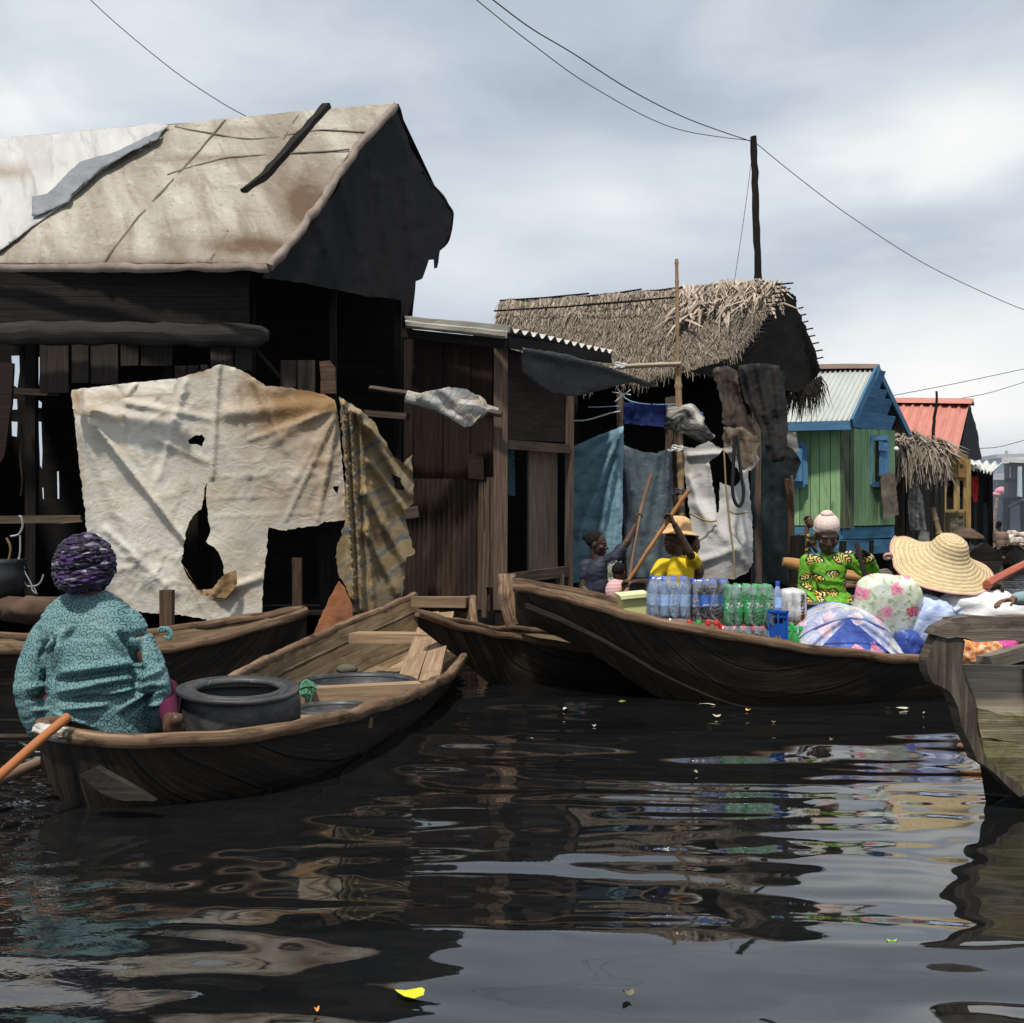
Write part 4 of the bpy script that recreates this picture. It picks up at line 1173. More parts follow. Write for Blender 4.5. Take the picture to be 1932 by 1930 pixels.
m = MB(); q2 = [P(1655, 694, 21.15), P(1500, 694, 21.95), P(1715, 818, 23.4), P(1560, 812, 24.2)]
corrug(m, q2, 10, .03, 4, box=True)
part('back_roof_slope', m, DARKMETAL, GH)
m = MB(); m.sweep([P(1535, 692, 21.6), P(1600, 691, 21.35), P(1659, 691, 21.05)], [(-.16, -.06), (0, .05), (.16, -.06), (0, .0)], (0, 0, 1), .5, False, True, None, .01)
part('ridge_cap', m, simple('brown_ridge', (.17, .115, .09), .7), GH)
m = MB(); planks(m, [P(1656, 706, 20.9), P(1656.5, 706, 20.95), P(1609, 800, 20.0), P(1686, 811, 22.0)], 4, .03, .012, .004, .0, True)
part('gable', m, BLUEP, GH)
m = MB()
m.beam(P(1607, 799, 19.45), P(1655, 697, 21.0), .05, .17, (0, 0, 1), .004)
m.beam(P(1656, 697, 21.0), P(1715, 819, 23.4), .05, .15, (0, 0, 1), .004)
part('bargeboard', m, BLUEP, GH)
m = MB(); m.beam(P(1470, 805, 19.95), P(1606, 802, 19.5), .05, .16, (0, 0, 1), .004)
part('fascia', m, BLUEP, GH)
for k, (x0, x1, y0, y1, Ya, Yb) in enumerate(((1484, 1518, 838, 914, 20.15, 20.05), (1640, 1672, 826, 914, 20.85, 21.45))):
    f = MB()
    c = [P(x0, y0, Ya), P(x1, y0, Yb), P(x0, y1, Ya), P(x1, y1, Yb)]
    for a, b in ((0, 1), (2, 3), (0, 2), (1, 3)):
        f.beam(c[a], c[b], .10, .06, (0, 1, 0), .004)
    fo = part('window', f, BLUEP, GH)
    pz = MB(); pz.grid(lambda u, v: bil(c, u, v) + Vector((0, .02, 0)), 2, 2)
    part('opening', pz, BLACKVOID, fo)
    sh = MB()
    if k == 1:
        planks(sh, [P(1660, 832, 20.95), P(1673, 836, 21.1), P(1660, 909, 20.95), P(1673, 906, 21.1)], 2, .03, .004, .003, .02)
        sh.beam(P(1659, 845, 20.9), P(1674, 848, 21.05), .03, .09); sh.beam(P(1659, 893, 20.9), P(1674, 892, 21.05), .03, .09)
    else:
        planks(sh, [P(1488, 845, 20.0), P(1514, 845, 19.95), P(1488, 908, 20.0), P(1514, 908, 19.95)], 3, .03, .004, .003, .0)
    part('shutter', sh, BLUEP, fo)
for (x, Y) in ((1495, 20.4), (1540, 20.2), (1588, 20.0), (1640, 21.0), (1685, 22.0), (1590, 23), (1540, 23)):
    m = MB(); m.beam(W(x, Y, 1.0), W(x, Y, -.5), .13, .13, (0, 1, 0), .012)
    part('stilt', m, DARKW, GH)
m = MB(); planks(m, [P(1488, 1046, 23.5), P(1695, 1046, 24.5), P(1488, 1110, 23.5), P(1695, 1105, 24.5)], 12, .03, .0, .004, .0)
part('under_wall', m, BLACKVOID, GH)
m = MB(); m.grid(lambda u, v: P(1488 + 205 * u, 800, 23.6 + u) * (1 - v) + P(1488 + 205 * u, 1050, 23.6 + u) * v, 4, 4)
part('back_wall', m, BLACKVOID, GH)
m = MB()
sheet(m, [(1661, 896), (1688, 891), (1696, 970), (1667, 979)], lambda x, y: 20.7 + (x - 1661) * .02, 5, (), .6, (.05, 18))
solo('hanging_mat', m, cloth('brown_mat', (.13, .10, .065), (.26, .21, .15), [((.06, .045, .03), (4, 6, 4), .5, .72, .8)]), 'worn brown mat hanging on the side wall of the green house', 'mat')
m = MB(); m.ball(P(1776 * 0 + 1691, 847, 21.5), .05, 8)
solo('white_lamp_bulb', m, simple('white_bulb', (.8, .8, .8), .3), 'round white bulb at the far corner of the green house', 'bulb')

# ------------------------------------------------------------------ thatched lean-to and red roofed house
LT = thing('thatched_lean_to', 'low lean-to with a shaggy straw roof between the green and red roofed houses', 'lean-to', W(1735, 24, 0))
ltp = lambda u, v: P(1686 + 92 * u, 819 + 22 * u + 34 * v + 6 * nz(u * 4, v), 24.5 - .9 * v)
m = MB(); m.grid(ltp, 16, 6, .3)
blades(m, ltp, 95, 8, .55, .05, .12, .8, var=(.2, 1.2), v0=0, v1=.6)
blades(m, ltp, 110, 4, .7, .035, .10, .25, var=(.0, .7), v0=.5, v1=1.0, droop=.6)
part('thatch', m, THATCH, LT)
m = MB(); planks(m, [P(1688, 850, 24.4), P(1780, 860, 24.8), P(1688, 1112, 24.4), P(1780, 1110, 24.8)], 11, .03, .01, .008, .01)
planks(m, [P(1684, 850, 25.2), P(1782, 860, 25.6), P(1684, 1112, 25.2), P(1782, 1110, 25.6)], 3, .03, .0, .0, .0)
part('wall', m, wood('lean_to_boards', (.03, .027, .022), (.065, .058, .047), (.12, .105, .088), grain=(1, 10, 10)), LT)
m = MB(); m.beam(P(1713, 860, 23.9), W(1713, 23.9, -.4), .10, .10, (0, 1, 0), .01); m.beam(P(1690, 850, 23.9), W(1690, 23.9, -.4), .26, .10, (0, 1, 0), .01, .1)
part('post', m, WEATHERW, LT)
m = MB()
sheet(m, [(1721, 884), (1727, 884), (1732, 915), (1741, 935), (1748, 1000), (1716, 1001), (1713, 960), (1716, 912)], const(23.7), 4, (), .6, (.1, 12), [(1724, 890, 1722, 1000, 2.2, .16), (1727, 900, 1733, 1000, 2.2, .16), (1729, 910, 1743, 1000, 2.2, .16)])
solo('grey_curtain', m, cloth('grey_curtain', (.20, .19, .175), (.36, .34, .31)), 'long pale grey cloth hanging under the straw lean-to', 'cloth')
m = MB()
sheet(m, [(1738, 1000), (1753, 1003), (1755, 1026), (1730, 1024)], const(23.6), 4, (), .5, (.05, 10))
solo('grey_sack', m, cloth('grey_sack', (.17, .165, .15), (.28, .27, .25)), 'square grey sack below the long grey cloth', 'sack')
m = MB(); bamboo(m, [P(1759, 958, 23.5), P(1765, 980, 23.5), P(1772, 1006, 23.5)], .06)
solo('leaning_bamboo', m, BAMBOO, 'thick bamboo stub leaning beside the ochre windows', 'bamboo')

RH = thing('red_roofed_house', 'wooden house with a faded red metal roof and ochre window frames', 'house', W(1790, 31, 0))
m = MB(); corrug(m, [P(1640, 758, 33.2), P(1829, 762, 32), P(1590, 868, 30.5), P(1806, 860, 29.5)], 11, .05, 8, .0, .03, box=True)
part('roof', m, REDMETAL, RH, solid=.01)
m = MB(); m.sweep([P(1640, 755, 33.2), P(1740, 755, 32.6), P(1836, 757, 31.9)], [(-.3, -.10), (0, .08), (.3, -.10), (0, .0)], (0, 0, 1), .5, False, True, None, .02)
part('ridge_cap', m, REDMETAL, RH)
m = MB(); sheet(m, [(1830, 762), (1838, 790), (1846, 827), (1848, 845), (1853, 866), (1845, 869), (1828, 866), (1808, 858), (1816, 830), (1822, 800)], planeY((1830, 762, 32), (1808, 860, 30), (1853, 866, 34)), 6, (), .8, (.05, 16))
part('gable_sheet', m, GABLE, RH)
m = MB(); corrug(m, [P(1829, 762, 32), P(1640, 758, 33.2), P(1852, 866, 34.5), P(1650, 866, 35.7)], 8, .04, 3, box=True)
part('back_roof_slope', m, DARKMETAL, RH)
m = MB(); planks(m, [P(1770, 860, 30.4), P(1826, 858, 31.0), P(1770, 1085, 30.4), P(1826, 1080, 31.0)], 7, .03, .0, .004, .0)
part('wall', m, wood('ochre_wall', (.10, .07, .03), (.19, .135, .06), (.27, .20, .10), grain=(1, 8, 8)), RH)
for (x0, x1) in ((1782, 1802), (1807, 1820)):
    pz = MB(); pz.slab([(x0, 905), (x1, 905), (x1, 963), (x0, 963)], 30.1, 30.16, .0)
    po = part('window', pz, BLACKVOID, RH)
    f = MB()
    for a, b in (((x0, 904), (x1, 904)), ((x0, 964), (x1, 964)), ((x0, 904), (x0, 964)), ((x1, 904), (x1, 964))):
        f.beam(P(*a, 30.0), P(*b, 30.0), .08, .06, (0, 1, 0), .003)
    part('frame', f, OCHREP, po)
    f = MB(); f.slab([(x0, 858), (x1 + 3, 856), (x1 + 4, 902), (x0 + 2, 900)], 29.85, 29.9, .01); f.slab([(x0 + 4, 862), (x1 - 2, 861), (x1 - 2, 876), (x0 + 4, 876)], 29.8, 29.84, .0)
    part('shutter', f, wood('brown_shutter', (.11, .06, .022), (.20, .115, .045), (.28, .175, .075), grain=(1, 8, 8)), po)
m = MB(); m.slab([(1793, 973), (1817, 973), (1817, 1003), (1793, 1003)], 30.05, 30.1, .0)
part('mesh_panel', m, M('mesh_panel', [(.4, (.05, .04, .03)), (.6, (.15, .13, .10))], (9, 9, 9), 1, 4, .9, rand=0), RH)
m = MB(); m.beam(P(1772, 870, 30.1), W(1772, 30.1, -.4), .13, .1, (0, 1, 0)); m.beam(P(1826, 866, 30.7), W(1826, 30.7, -.4), .13, .1, (0, 1, 0))
part('corner_post', m, OCHREP, RH)
m = MB(); m.tube(smooth_pts([P(1767, 738, 28), P(1766, 765, 28), P(1762, 800, 28), P(1760, 832, 28)], 12), .05, 6, scale=lambda u: .5 + u * .6, jit=.02)
solo('bare_stick', m, DARKW, 'dark bare stick standing before the red metal roof', 'stick')

# ------------------------------------------------------------------ awning shack and far huts
AS = thing('awning_shack', 'dark shack with a crooked white awning beyond the red roofed house', 'shack', W(1850, 36, 0))
m = MB(); corrug(m, [P(1800, 866, 37), P(1893, 874, 36), P(1835, 884, 33.5), P(1872, 893, 33)], 6, .06, 4, .03, .05)
part('awning', m, M('white_awning', [(.3, (.55, .55, .51)), (.7, (.72, .72, .68))], (1, 3, 1), 1, 5, .6, rand=0), AS, solid=.02)
m = MB(); planks(m, [P(1815, 872, 36.5), P(1873, 884, 36), P(1815, 1070, 36.5), P(1873, 1070, 36)], 8, .04, .01, .02, .0)
part('wall', m, wood('slate_boards', (.022, .03, .034), (.045, .058, .063), (.075, .09, .095), grain=(.7, 5, 5)), AS)
m = MB(); m.slab([(1823, 888), (1868, 893), (1868, 950), (1823, 945)], 35.6, 35.65, .01)
part('dark_doorway', m, BLACKVOID, AS)
for (x, y0) in ((1868, 890), (1849, 890), (1831, 945)):
    m = MB(); m.beam(P(x, y0, 35.2), W(x, 35.2, -.4), .14, .14, (0, 1, 0), .02)
    part('post', m, DARKW, AS)
for (ol, col, nm, lab) in (([(1834, 899), (1845, 899), (1846, 920), (1844, 946), (1837, 949), (1834, 930)], ((.55, .03, .025), (.72, .06, .05)), 'red_cloth', 'bright red cloth hanging on the shack with the white awning'),
                           ([(1822, 896), (1828, 897), (1828, 930), (1823, 932)], ((.42, .52, .54), (.55, .64, .66)), 'pale_blue_cloth', 'narrow pale blue cloth hanging left of the bright red cloth'),
                           ([(1828.5, 898), (1833.5, 899), (1833, 938), (1829, 936)], ((.22, .20, .13), (.33, .30, .20)), 'khaki_cloth', 'khaki cloth hanging between the pale blue and the red cloth')):
    m = MB(); sheet(m, ol, const(34.8), 3, (), .3, (.08, 8)); solo(nm, m, cloth(nm, *col), lab, 'cloth')

FH = thing('far_plank_hut', 'tall grey plank hut on posts at the far right edge in the haze', 'hut', W(1925, 44, 0))
HZ = wood('far_grey_boards', (.055, .05, .047), (.11, .10, .09), (.17, .155, .14), grain=(.7, 4, 4))
m = MB(); planks(m, [P(1896, 872, 44), P(1990, 880, 42), P(1896, 942, 44), P(1990, 945, 42)], 9, .05, .02, .02, .02)
part('wall', m, HZ, FH)
m = MB(); m.grid(lambda u, v: P(1890 + 110 * u, 862 - 2 * u + 12 * v + 2 * nz(u * 9, v * 3), 46 - 3.5 * v), 14, 5)
part('roof', m, simple('far_rusty_roof', (.30, .28, .26), .8, nsc=3, cvar=.4), FH)
m = MB()
for (x0, y0, x1, y1) in ((1896, 942, 1990, 946), (1896, 906, 1990, 908), (1905, 876, 1990, 880)): m.beam(P(x0, y0, 42.6), P(x1, y1, 41.5), .1, .16)
part('beam', m, DARKW, FH)
m = MB()
for (ol) in ([(1922, 880), (1928, 880), (1929, 938), (1921, 936)],): m.slab(ol, 41.8, 41.9, .01)
part('window', m, simple('far_pale_window', (.45, .52, .56), .5), FH)
for x in (1899, 1932, 1960):
    m = MB(); m.beam(P(x, 940, 43), W(x, 43, -.4), .2, .2, (0, 1, 0), .02)
    part('post', m, DARKW, FH)
m = MB(); m.beam(P(1905, 955, 42.5), P(1932, 943, 41.5), .12, .12); m.beam(P(1908, 948, 42.5), P(1925, 950, 42), .1, .1)
part('ladder_beam', m, HZ, FH)

FB = thing('far_dark_house', 'dark blue grey house in smoke between the awning shack and the far plank hut', 'house', W(1880, 52, 0))
m = MB(); planks(m, [P(1840, 905, 53), P(1990, 905, 52), P(1840, 1052, 53), P(1990, 1052, 52)], 14, .05, .01, .02, .0)
part('wall', m, simple('far_dark_wall', (.03, .034, .04), .9, nsc=2, cvar=.4), FB)
m = MB(); m.grid(lambda u, v: P(1835 + 160 * u, 893 + 12 * v, 56 - 4.5 * v), 8, 3)
part('roof', m, simple('far_grey_roof', (.20, .195, .19), .8, nsc=2), FB)
m = MB(); m.beam(P(1868, 937, 50), P(1900, 936, 50), 1.2, .12)
part('ledge', m, HZ, FB)
CB = thing('concrete_building', 'pale grey concrete building with a flat roof behind the far huts', 'building', W(1930, 75, 0))
m = MB(); a_, b_ = W(1883, 76, 0), W(2040, 76, 0)
m.slab([(1883, 860), (2040, 856), (2040, 1040), (1883, 1040)], 76, 84, .0)
part('wall', m, simple('pale_concrete', (.34, .36, .34), .9, nsc=1.5), CB)
m = MB(); m.slab([(1881, 857), (2042, 853), (2042, 860), (1881, 864)], 75.5, 84.5, .0); m.beam(P(1899, 850, 75), P(1899, 858, 75), .15, .15, (0, 1, 0))
part('parapet', m, simple('pale_concrete2', (.42, .43, .42), .9, nsc=1.5), CB)
m = MB(); m.ball(P(1889, 927, 49.2), (.28, .25, .2), 10, disp=lambda d: 1 + .25 * nz(d.x * 2, d.y * 2, d.z * 2)); m.ball(P(1879, 933, 49.2), (.36, .2, .10), 10, disp=lambda d: 1 + .25 * nz(d.x * 2, d.y * 2, d.z * 2))
solo('pink_cloth', m, cloth('pink_cloth', (.62, .22, .27), (.75, .32, .36)), 'pink cloth lying heaped on the ledge of the far dark house', 'cloth')
m = MB(); bamboo(m, [P(1882, 936, 46), P(1879, 955, 46), P(1876, 980, 46)], .07); m.tube([P(1876, 978, 46), W(1874, 46, -.3)], .06, 6)
solo('far_bamboo', m, BAMBOO, 'thin pale bamboo post below the pink cloth', 'pole')

# ------------------------------------------------------------------ pole and wires
m = MB(); m.tube(smooth_pts([P(1431, 545, 19), P(1429, 480, 19), P(1426, 400, 19), P(1424, 320, 19), P(1422, 258, 19)], 16), .07, 8, jit=.02, scale=lambda u: 1.0 - u * .25)
PL = tag(part('utility_pole', m, DARKW, None), 'tall slim wooden utility pole behind the thatched roof carrying cables', 'utility pole')
def wire(pts, lab, r=.014):
    m = MB(); m.tube(smooth_pts([P(*p) for p in pts], 60), r * .62, 5); solo('cable', m, WIRE, lab, 'cable')
wire([(1421, 266, 19), (1270, 241, 17.5), (1120, 165, 15.5), (1000, 80, 14), (890, -8, 13), (820, -70, 12.4)], 'lower black cable running from the utility pole to the top edge', .010)
wire([(1421, 268, 19), (1300, 225, 17.4), (1190, 170, 15.8), (1080, 100, 14.5), (1000, 52, 13.6), (920, -8, 12.8), (850, -60, 12.2)], 'upper twisted black cable running from the utility pole to the top edge', .013)
wire([(1424, 268, 19), (1500, 330, 19.4), (1600, 405, 20), (1740, 495, 21), (1880, 563, 22), (1960, 595, 22.6)], 'black cable sloping down from the utility pole to the right edge', .011)
wire([(1420, 285, 19), (1405, 400, 18.9), (1385, 535, 18.8)], 'thin stay wire slanting beside the utility pole', .008)
wire([(140, -30, 17), (220, 45, 17), (330, 135, 17), (420, 195, 17), (470, 222, 17)], 'thin cable from the top edge down to the ridge of the tarpaulin roof', .011)
wire([(1680, 747, 34), (1800, 724, 36), (1960, 690, 38)], 'thin cable above the ridge of the red metal roof', .018)
wire([(1800, 754, 36), (1870, 740, 38), (1960, 712, 40)], 'thin cable rising right from the end of the red roof', .018)
wire([(1848, 846, 40), (1890, 842, 40), (1960, 822, 40)], 'low cable sagging beyond the awning shack', .02)

# drifting smoke over the far end of the canal
m = MB()
m.v = []; m.f = []
c0 = [(8.5, 37.5), (46, 37.5), (60, 74), (14, 74)]
vs = [Vector((x, y, .02)) for x, y in c0] + [Vector((x, y, 5.2)) for x, y in c0]
m.add(vs, [(3, 2, 1, 0), (4, 5, 6, 7), (0, 1, 5, 4), (1, 2, 6, 5), (2, 3, 7, 6), (3, 0, 4, 7)], None, .5, False)
tt = NT('smoke_haze')
pv = tt.n('ShaderNodeVolumePrincipled')
pv.inputs['Color'].default_value = (.72, .82, .98, 1); pv.inputs['Density'].default_value = .022; pv.inputs['Anisotropy'].default_value = .2
tt.l(pv.outputs[0], tt.out.inputs['Volume'])
o = part('smoke_haze', m, tt.m, None)
tag(o, 'thin bluish smoke drifting over the far end of the canal', 'smoke', None, 'structure')
# ------------------------------------------------------------------ boats
def canoe(label, st, group='wooden canoes on the canal', N=44, thick=.035, rim=(.06, .06), ext=None, inn=None, rimm=None, thwarts=(), floor=True, rimjit=.012, bulge=.10, name='wooden_canoe', rimside=(1, 1), chine=True):
    """st: stations from one end to the other: (left rim point, right rim point, bottom height, bottom width ratio)"""
    ext = ext or HULLW; inn = inn or LINW; rimm = rimm or RIMW
    Ls = smooth_pts([s[0] for s in st], N); Rs = smooth_pts([s[1] for s in st], N)
    zs = [p.x for p in smooth_pts([Vector((s[2], s[3], 0)) for s in st], N)]
    ws = [p.y for p in smooth_pts([Vector((s[2], s[3], 0)) for s in st], N)]
    mid = (Ls[N // 2] + Rs[N // 2]) / 2
    T = thing(name, label, 'canoe', Vector((mid.x, mid.y, 0)), group)

    def section(i, d):
        L, R_ = Ls[i], Rs[i]
        w = R_ - L
        wl = w.length
        if wl > 1e-4:
            un = w / wl
        else:
            un = Vector((1, 0, 0))
        dd = min(d, wl * .45)
        L2, R2 = L + un * dd, R_ - un * dd
        C = (L2 + R2) / 2
        zb = zs[i] + (d * .9 if d else 0)
        bl = C + (L2 - C) * ws[i]; br = C + (R2 - C) * ws[i]
        zb = min(zb, min(L2.z, R2.z) - .01)
        bl = Vector((bl.x, bl.y, zb)); br = Vector((br.x, br.y, zb))
        out = []
        for k in range(5):
            t = k / 4
            p = L2.lerp(bl, t); p -= un * (bulge * wl * math.sin(PI * t) * .35); out.append(p)
        for k in range(1, 4):
            out.append(bl.lerp(br, k / 4))
        for k in range(5):
            t = k / 4
            p = br.lerp(R2, t); p += un * (bulge * wl * math.sin(PI * t) * .35); out.append(p)
        return out

    for nm, d, mat in (('hull', 0, ext), ('hull_lining', thick, inn)):
        m = MB()
        rows = [section(i, d) for i in range(N)]
        K = len(rows[0])
        verts, uvs, faces = [], [], []
        cu = 0; u0 = R.random() * 5
        for i in range(N):
            if i: cu += (rows[i][K // 2] - rows[i - 1][K // 2]).length
            cv = 0
            for j in range(K):
                if j: cv += (rows[i][j] - rows[i][j - 1]).length
                q = rows[i][j]
                verts.append(q + Vector((0, 0, .006 * nz(q.x * 4, q.y * 4, q.z * 9))))
                uvs.append((u0 + cu, cv))
        for i in range(N - 1):
            for j in range(K - 1):
                a = i * K + j
                faces.append((a, a + 1, a + K + 1, a + K) if nm == 'hull' else (a, a + K, a + K + 1, a + 1))
        m.add(verts, faces, uvs, .5, False)
        for i, rv in ((0, False), (N - 1, True)):
            ring = rows[i]
            if (Ls[i] - Rs[i]).length > .02:
                idx = list(range(K)); idx = idx[::-1] if rv == (nm == 'hull') else idx
                m.add(ring, [idx], [(u0 + p.x, p.z) for p in ring], .5, False)
        part(nm, m, mat, T)
    for s, path, on in ((-1, Ls, rimside[0]), (1, Rs, rimside[1])):
        if not on: continue
        m = MB()
        w, h = rim
        pth = [p + Vector((0, 0, h * .15)) + Vector((nz(p.x * 3, p.y * 3, s) * rimjit, nz(p.x * 3, p.y * 3, s + 4) * rimjit, nz(p.x * 4, p.y * 4, s + 9) * rimjit)) for p in path]
        m.sweep(smooth_pts(pth, N * 2), [(-w * .5, -h * .38), (-w * .3, -h * .5), (w * .3, -h * .5), (w * .5, -h * .38), (w * .5, h * .2), (w * .34, h * .45), (0, h * .5), (-w * .34, h * .45), (-w * .5, h * .2)], (0, 0, 1), .5, True, True, None, rimjit)
        part('gunwale', m, rimm, T)
    for (t, dz, w, th) in thwarts:
        i = min(N - 1, int(t * (N - 1)))
        m = MB(); m.beam(Ls[i] + Vector((0, 0, dz)), Rs[i] + Vector((0, 0, dz)), w, th, (0, 0, 1), .006)
        part('thwart', m, TANW, T)
    if floor:
        m = MB()
        for k in (-1, 0, 1):
            path = []
            hw = .10
            for i in range(int(N * .2), int(N * .85)):
                r = section(i, thick)
                if (r[8] - r[4]).length < .5 or zs[i] > .0: continue
                C = (r[4] + r[8]) / 2; wv = (r[8] - r[4])
                path.append(C + wv * k * .30 + Vector((0, 0, .03)))
            if len(path) < 6: continue
            m.sweep(path[::3] + [path[-1]], [(-hw, -.012), (hw, -.012), (hw, .012), (-hw, .012)], (0, 0, 1), .4 + .1 * k + R.random() * .1, False, True, None, .004)
        part('floorboards', m, TANW if inn is LINW else inn, T)
    return T, Ls, Rs, zs


# the canoe of the woman in teal: runs from the near left to the far middle
BT, BL_, BR_, BZ = canoe('long wooden canoe carrying black tubs, paddled by the woman in the teal shirt', [
    (W(82, 4.62, .295), W(75, 4.56, .285), .14, .5),
    (W(160, 4.95, .275), W(175, 4.42, .285), -.12, .6),
    (W(262, 5.35, .262), W(300, 4.42, .285), -.16, .62),
    (W(345, 5.72, .255), W(470, 4.62, .268), -.17, .66),
    (W(408, 6.2, .25), W(592, 4.98, .248), -.17, .68),
    (W(465, 6.86, .255), W(712, 5.65, .222), -.17, .7),
    (W(540, 7.8, .28), W(806, 6.65, .185), -.15, .7),
    (W(640, 8.75, .37), W(864, 7.75, .185), -.08, .66),
    (W(725, 9.4, .47), W(893, 8.75, .315), .03, .62),
    (W(783, 9.85, .56), W(892, 9.6, .545), .20, .6)], rim=(.062, .06))
# its far transom bar, thwarts, floor planks
for (a, b, w, th, mt) in ((P(781, 1135, 9.72), P(884, 1136, 9.55), .14, .09, TANW), (P(668, 1202, 8.55), P(852, 1205, 8.35), .20, .075, TANW), (P(470, 1318, 6.25), P(792, 1301, 6.5), .12, .09, TANW), (P(560, 1362, 5.35), P(690, 1361, 5.62), .12, .05, TANW)):
    m = MB(); m.beam(a, b, w, th, (0, 0, 1), .006); part('thwart', m, mt, BT)
m = MB()
planks(m, [P(800, 1160, 9.2), P(856, 1160, 9.1), P(748, 1292, 7.1), P(830, 1292, 7.0)], 2, .03, .004, .008, .0)
part('bow_board', m, TANW, BT)
m = MB(); m.sweep(smooth_pts([W(76, 4.55, .293), W(100, 4.49, .296), W(132, 4.45, .297)], 12), [(math.cos(a) * .037, math.sin(a) * .034) for a in [k * PI / 6 for k in range(12)]], (0, 0, 1), .5, True, True, None, .015)
part('painted_tip', m, M('worn_white_paint', [(.44, (.13, .09, .06)), (.56, (.52, .51, .48))], (9, 30, 9), 1, 6, .7, .6, rand=0), BT, 'end of the gunwale with worn white paint')
m = MB()
m.slab([(150, 1462), (185, 1446), (260, 1492), (290, 1512), (240, 1510), (180, 1488)], 4.30, 4.34, .02)
part('repair_patch', m, wood('dull_patch', (.012, .010, .009), (.03, .026, .022), (.06, .052, .043)), BT)
m = MB()
for k in range(3):
    c = P(578, 1298 + k * 2, 6.2)
    m.tube([c + Vector((.022 * math.cos(a) + k * .014 - .01, .055 * math.sin(a), .034 * math.sin(a) + .0)) for a in [i * PI / 8 for i in range(17)]], .0085, 6)
m.tube(smooth_pts([P(x, y, 6.12) for x, y in ((580, 1296), (590, 1304), (588, 1320), (586, 1326))], 8), .008, 6)
m.tube(smooth_pts([P(x, y, 6.12) for x, y in ((566, 1300), (574, 1296), (590, 1295), (598, 1300))], 8), .010, 6)
solo('green_rope', m, simple('green_rope', (.05, .15, .08), .8, nsc=120, cvar=.5), 'green rope knotted around the thwart between the black basins', 'rope')

# black tubs
TUBM = M('black_rubber_tub', [(.3, (.016, .017, .018)), (.7, (.036, .037, .039))], (4, 8, 4), 1, 6, .5, .3, (20, 20, 20), .004, [((.13, .125, .118), (5, 9, 5), .48, .74, .75), ((.30, .29, .27), (22, 22, 22), .64, .74, .6)], spec=.5, rand=0, roughvar=.3)
tub = thing('black_tub', 'large upright black tub with a ring lid and dusty sides', 'tub', W(455, 5.0, .06))
c = W(455, 5.02, .08)
m = MB(); m.lathe([(0, .02), (.20, .02), (.245, .0), (.262, .10), (.268, .24), (.262, .30), (.245, .318), (.225, .30), (.235, .2), (.22, .04), (0, .04)], c, 40, sx=1.0, sy=.92, wob=.02)
part('tub_body', m, TUBM, tub)
m = MB(); m.lathe([(.252, .298), (.268, .304), (.273, .314), (.270, .325), (.258, .328), (.252, .318), (.226, .316), (.222, .326), (.206, .329), (.188, .327), (.181, .316), (.182, .300), (.252, .298)], c + Vector((-.015, 0, .014)), 56, (0.03, -.085, 1), sy=.97, wob=.025)
part('ring_lid', m, TUBM, tub)
def basin(lab, x, y, Y, r, h, sy=.95):
    T = thing('black_basin', lab, 'basin', P(x, y, Y) - Vector((0, 0, h)), 'black basins in the canoe')
    m = MB(); c = P(x, y, Y) - Vector((0, 0, h))
    m.lathe([(0, 0), (r * .72, 0), (r * .93, h * .92), (r * .95, h * .97)], c, 44, sy=sy)
    m.lathe([(0, .015), (r * .70, .02), (r * .90, h * .9), (r * .92, h * .97)], c, 44, sy=sy)
    part('bowl', m, TUBM, T)
    m = MB(); m.lathe([(r * .90, h * .95), (r * .92, h * 1.03), (r * .97, h * 1.06), (r * 1.02, h * 1.02), (r * 1.03, h * .95), (r * .99, h * .9), (r * .93, h * .9), (r * .90, h * .95)], c, 44, sy=sy)
    part('rim', m, TUBM, T)
    m = MB(); m.lathe([(0, 0), (r * .84, 0)], c + Vector((0, 0, h * .6)), 40, sy=sy)
    part('water', m, simple('basin_water', (.01, .011, .012), .04, .6, bump=.02, nsc=9), T)
basin('wide black basin of water behind the knotted thwart', 676, 1284, 6.75, .345, .2)
basin('smaller black basin of water in front of the knotted thwart', 632, 1336, 5.75, .215, .16)
m = MB(); m.ball(P(655, 1263, 7.4), (.07, .05, .035), 8, disp=lambda d: 1 + .4 * nz(d.x * 3, d.y * 3, d.z * 3))
solo('bilge_bundle', m, simple('grey_rag2', (.09, .085, .06), .9), 'small muddy rag lying in the canoe behind the wide basin', 'rag')

# canoe behind, to the left
canoe('dark canoe behind the woman in the teal shirt, its blunt tip beside the square post', [
    (W(-320, 8.6, .36), W(-380, 7.7, .36), -.1, .6), (W(-120, 8.7, .31), W(-150, 7.7, .31), -.2, .65),
    (W(40, 8.75, .29), W(10, 7.75, .30), -.2, .65), (W(200, 8.8, .29), W(190, 7.8, .28), -.2, .66), (W(345, 8.75, .36), W(340, 7.9, .30), -.18, .64), (W(470, 8.5, .46), W(480, 8.0, .42), -.05, .55), (W(574, 8.30, .53), W(579, 8.2, .53), .22, .5)], rim=(.07, .065))
m = MB()
for k in range(3):
    m.tube(smooth_pts([P(x, y, 8.6) for x, y in ((300 + k * 5, 1190), (306 + k * 4, 1183), (320 + k * 2, 1192), (322, 1206), (310 + k * 6, 1200))], 14), .010, 6, jit=.008)
solo('teal_rope', m, simple('teal_rope', (.12, .30, .32), .8, nsc=60, cvar=.4), 'teal rope bunched on the gunwale beside the short post stump', 'rope')

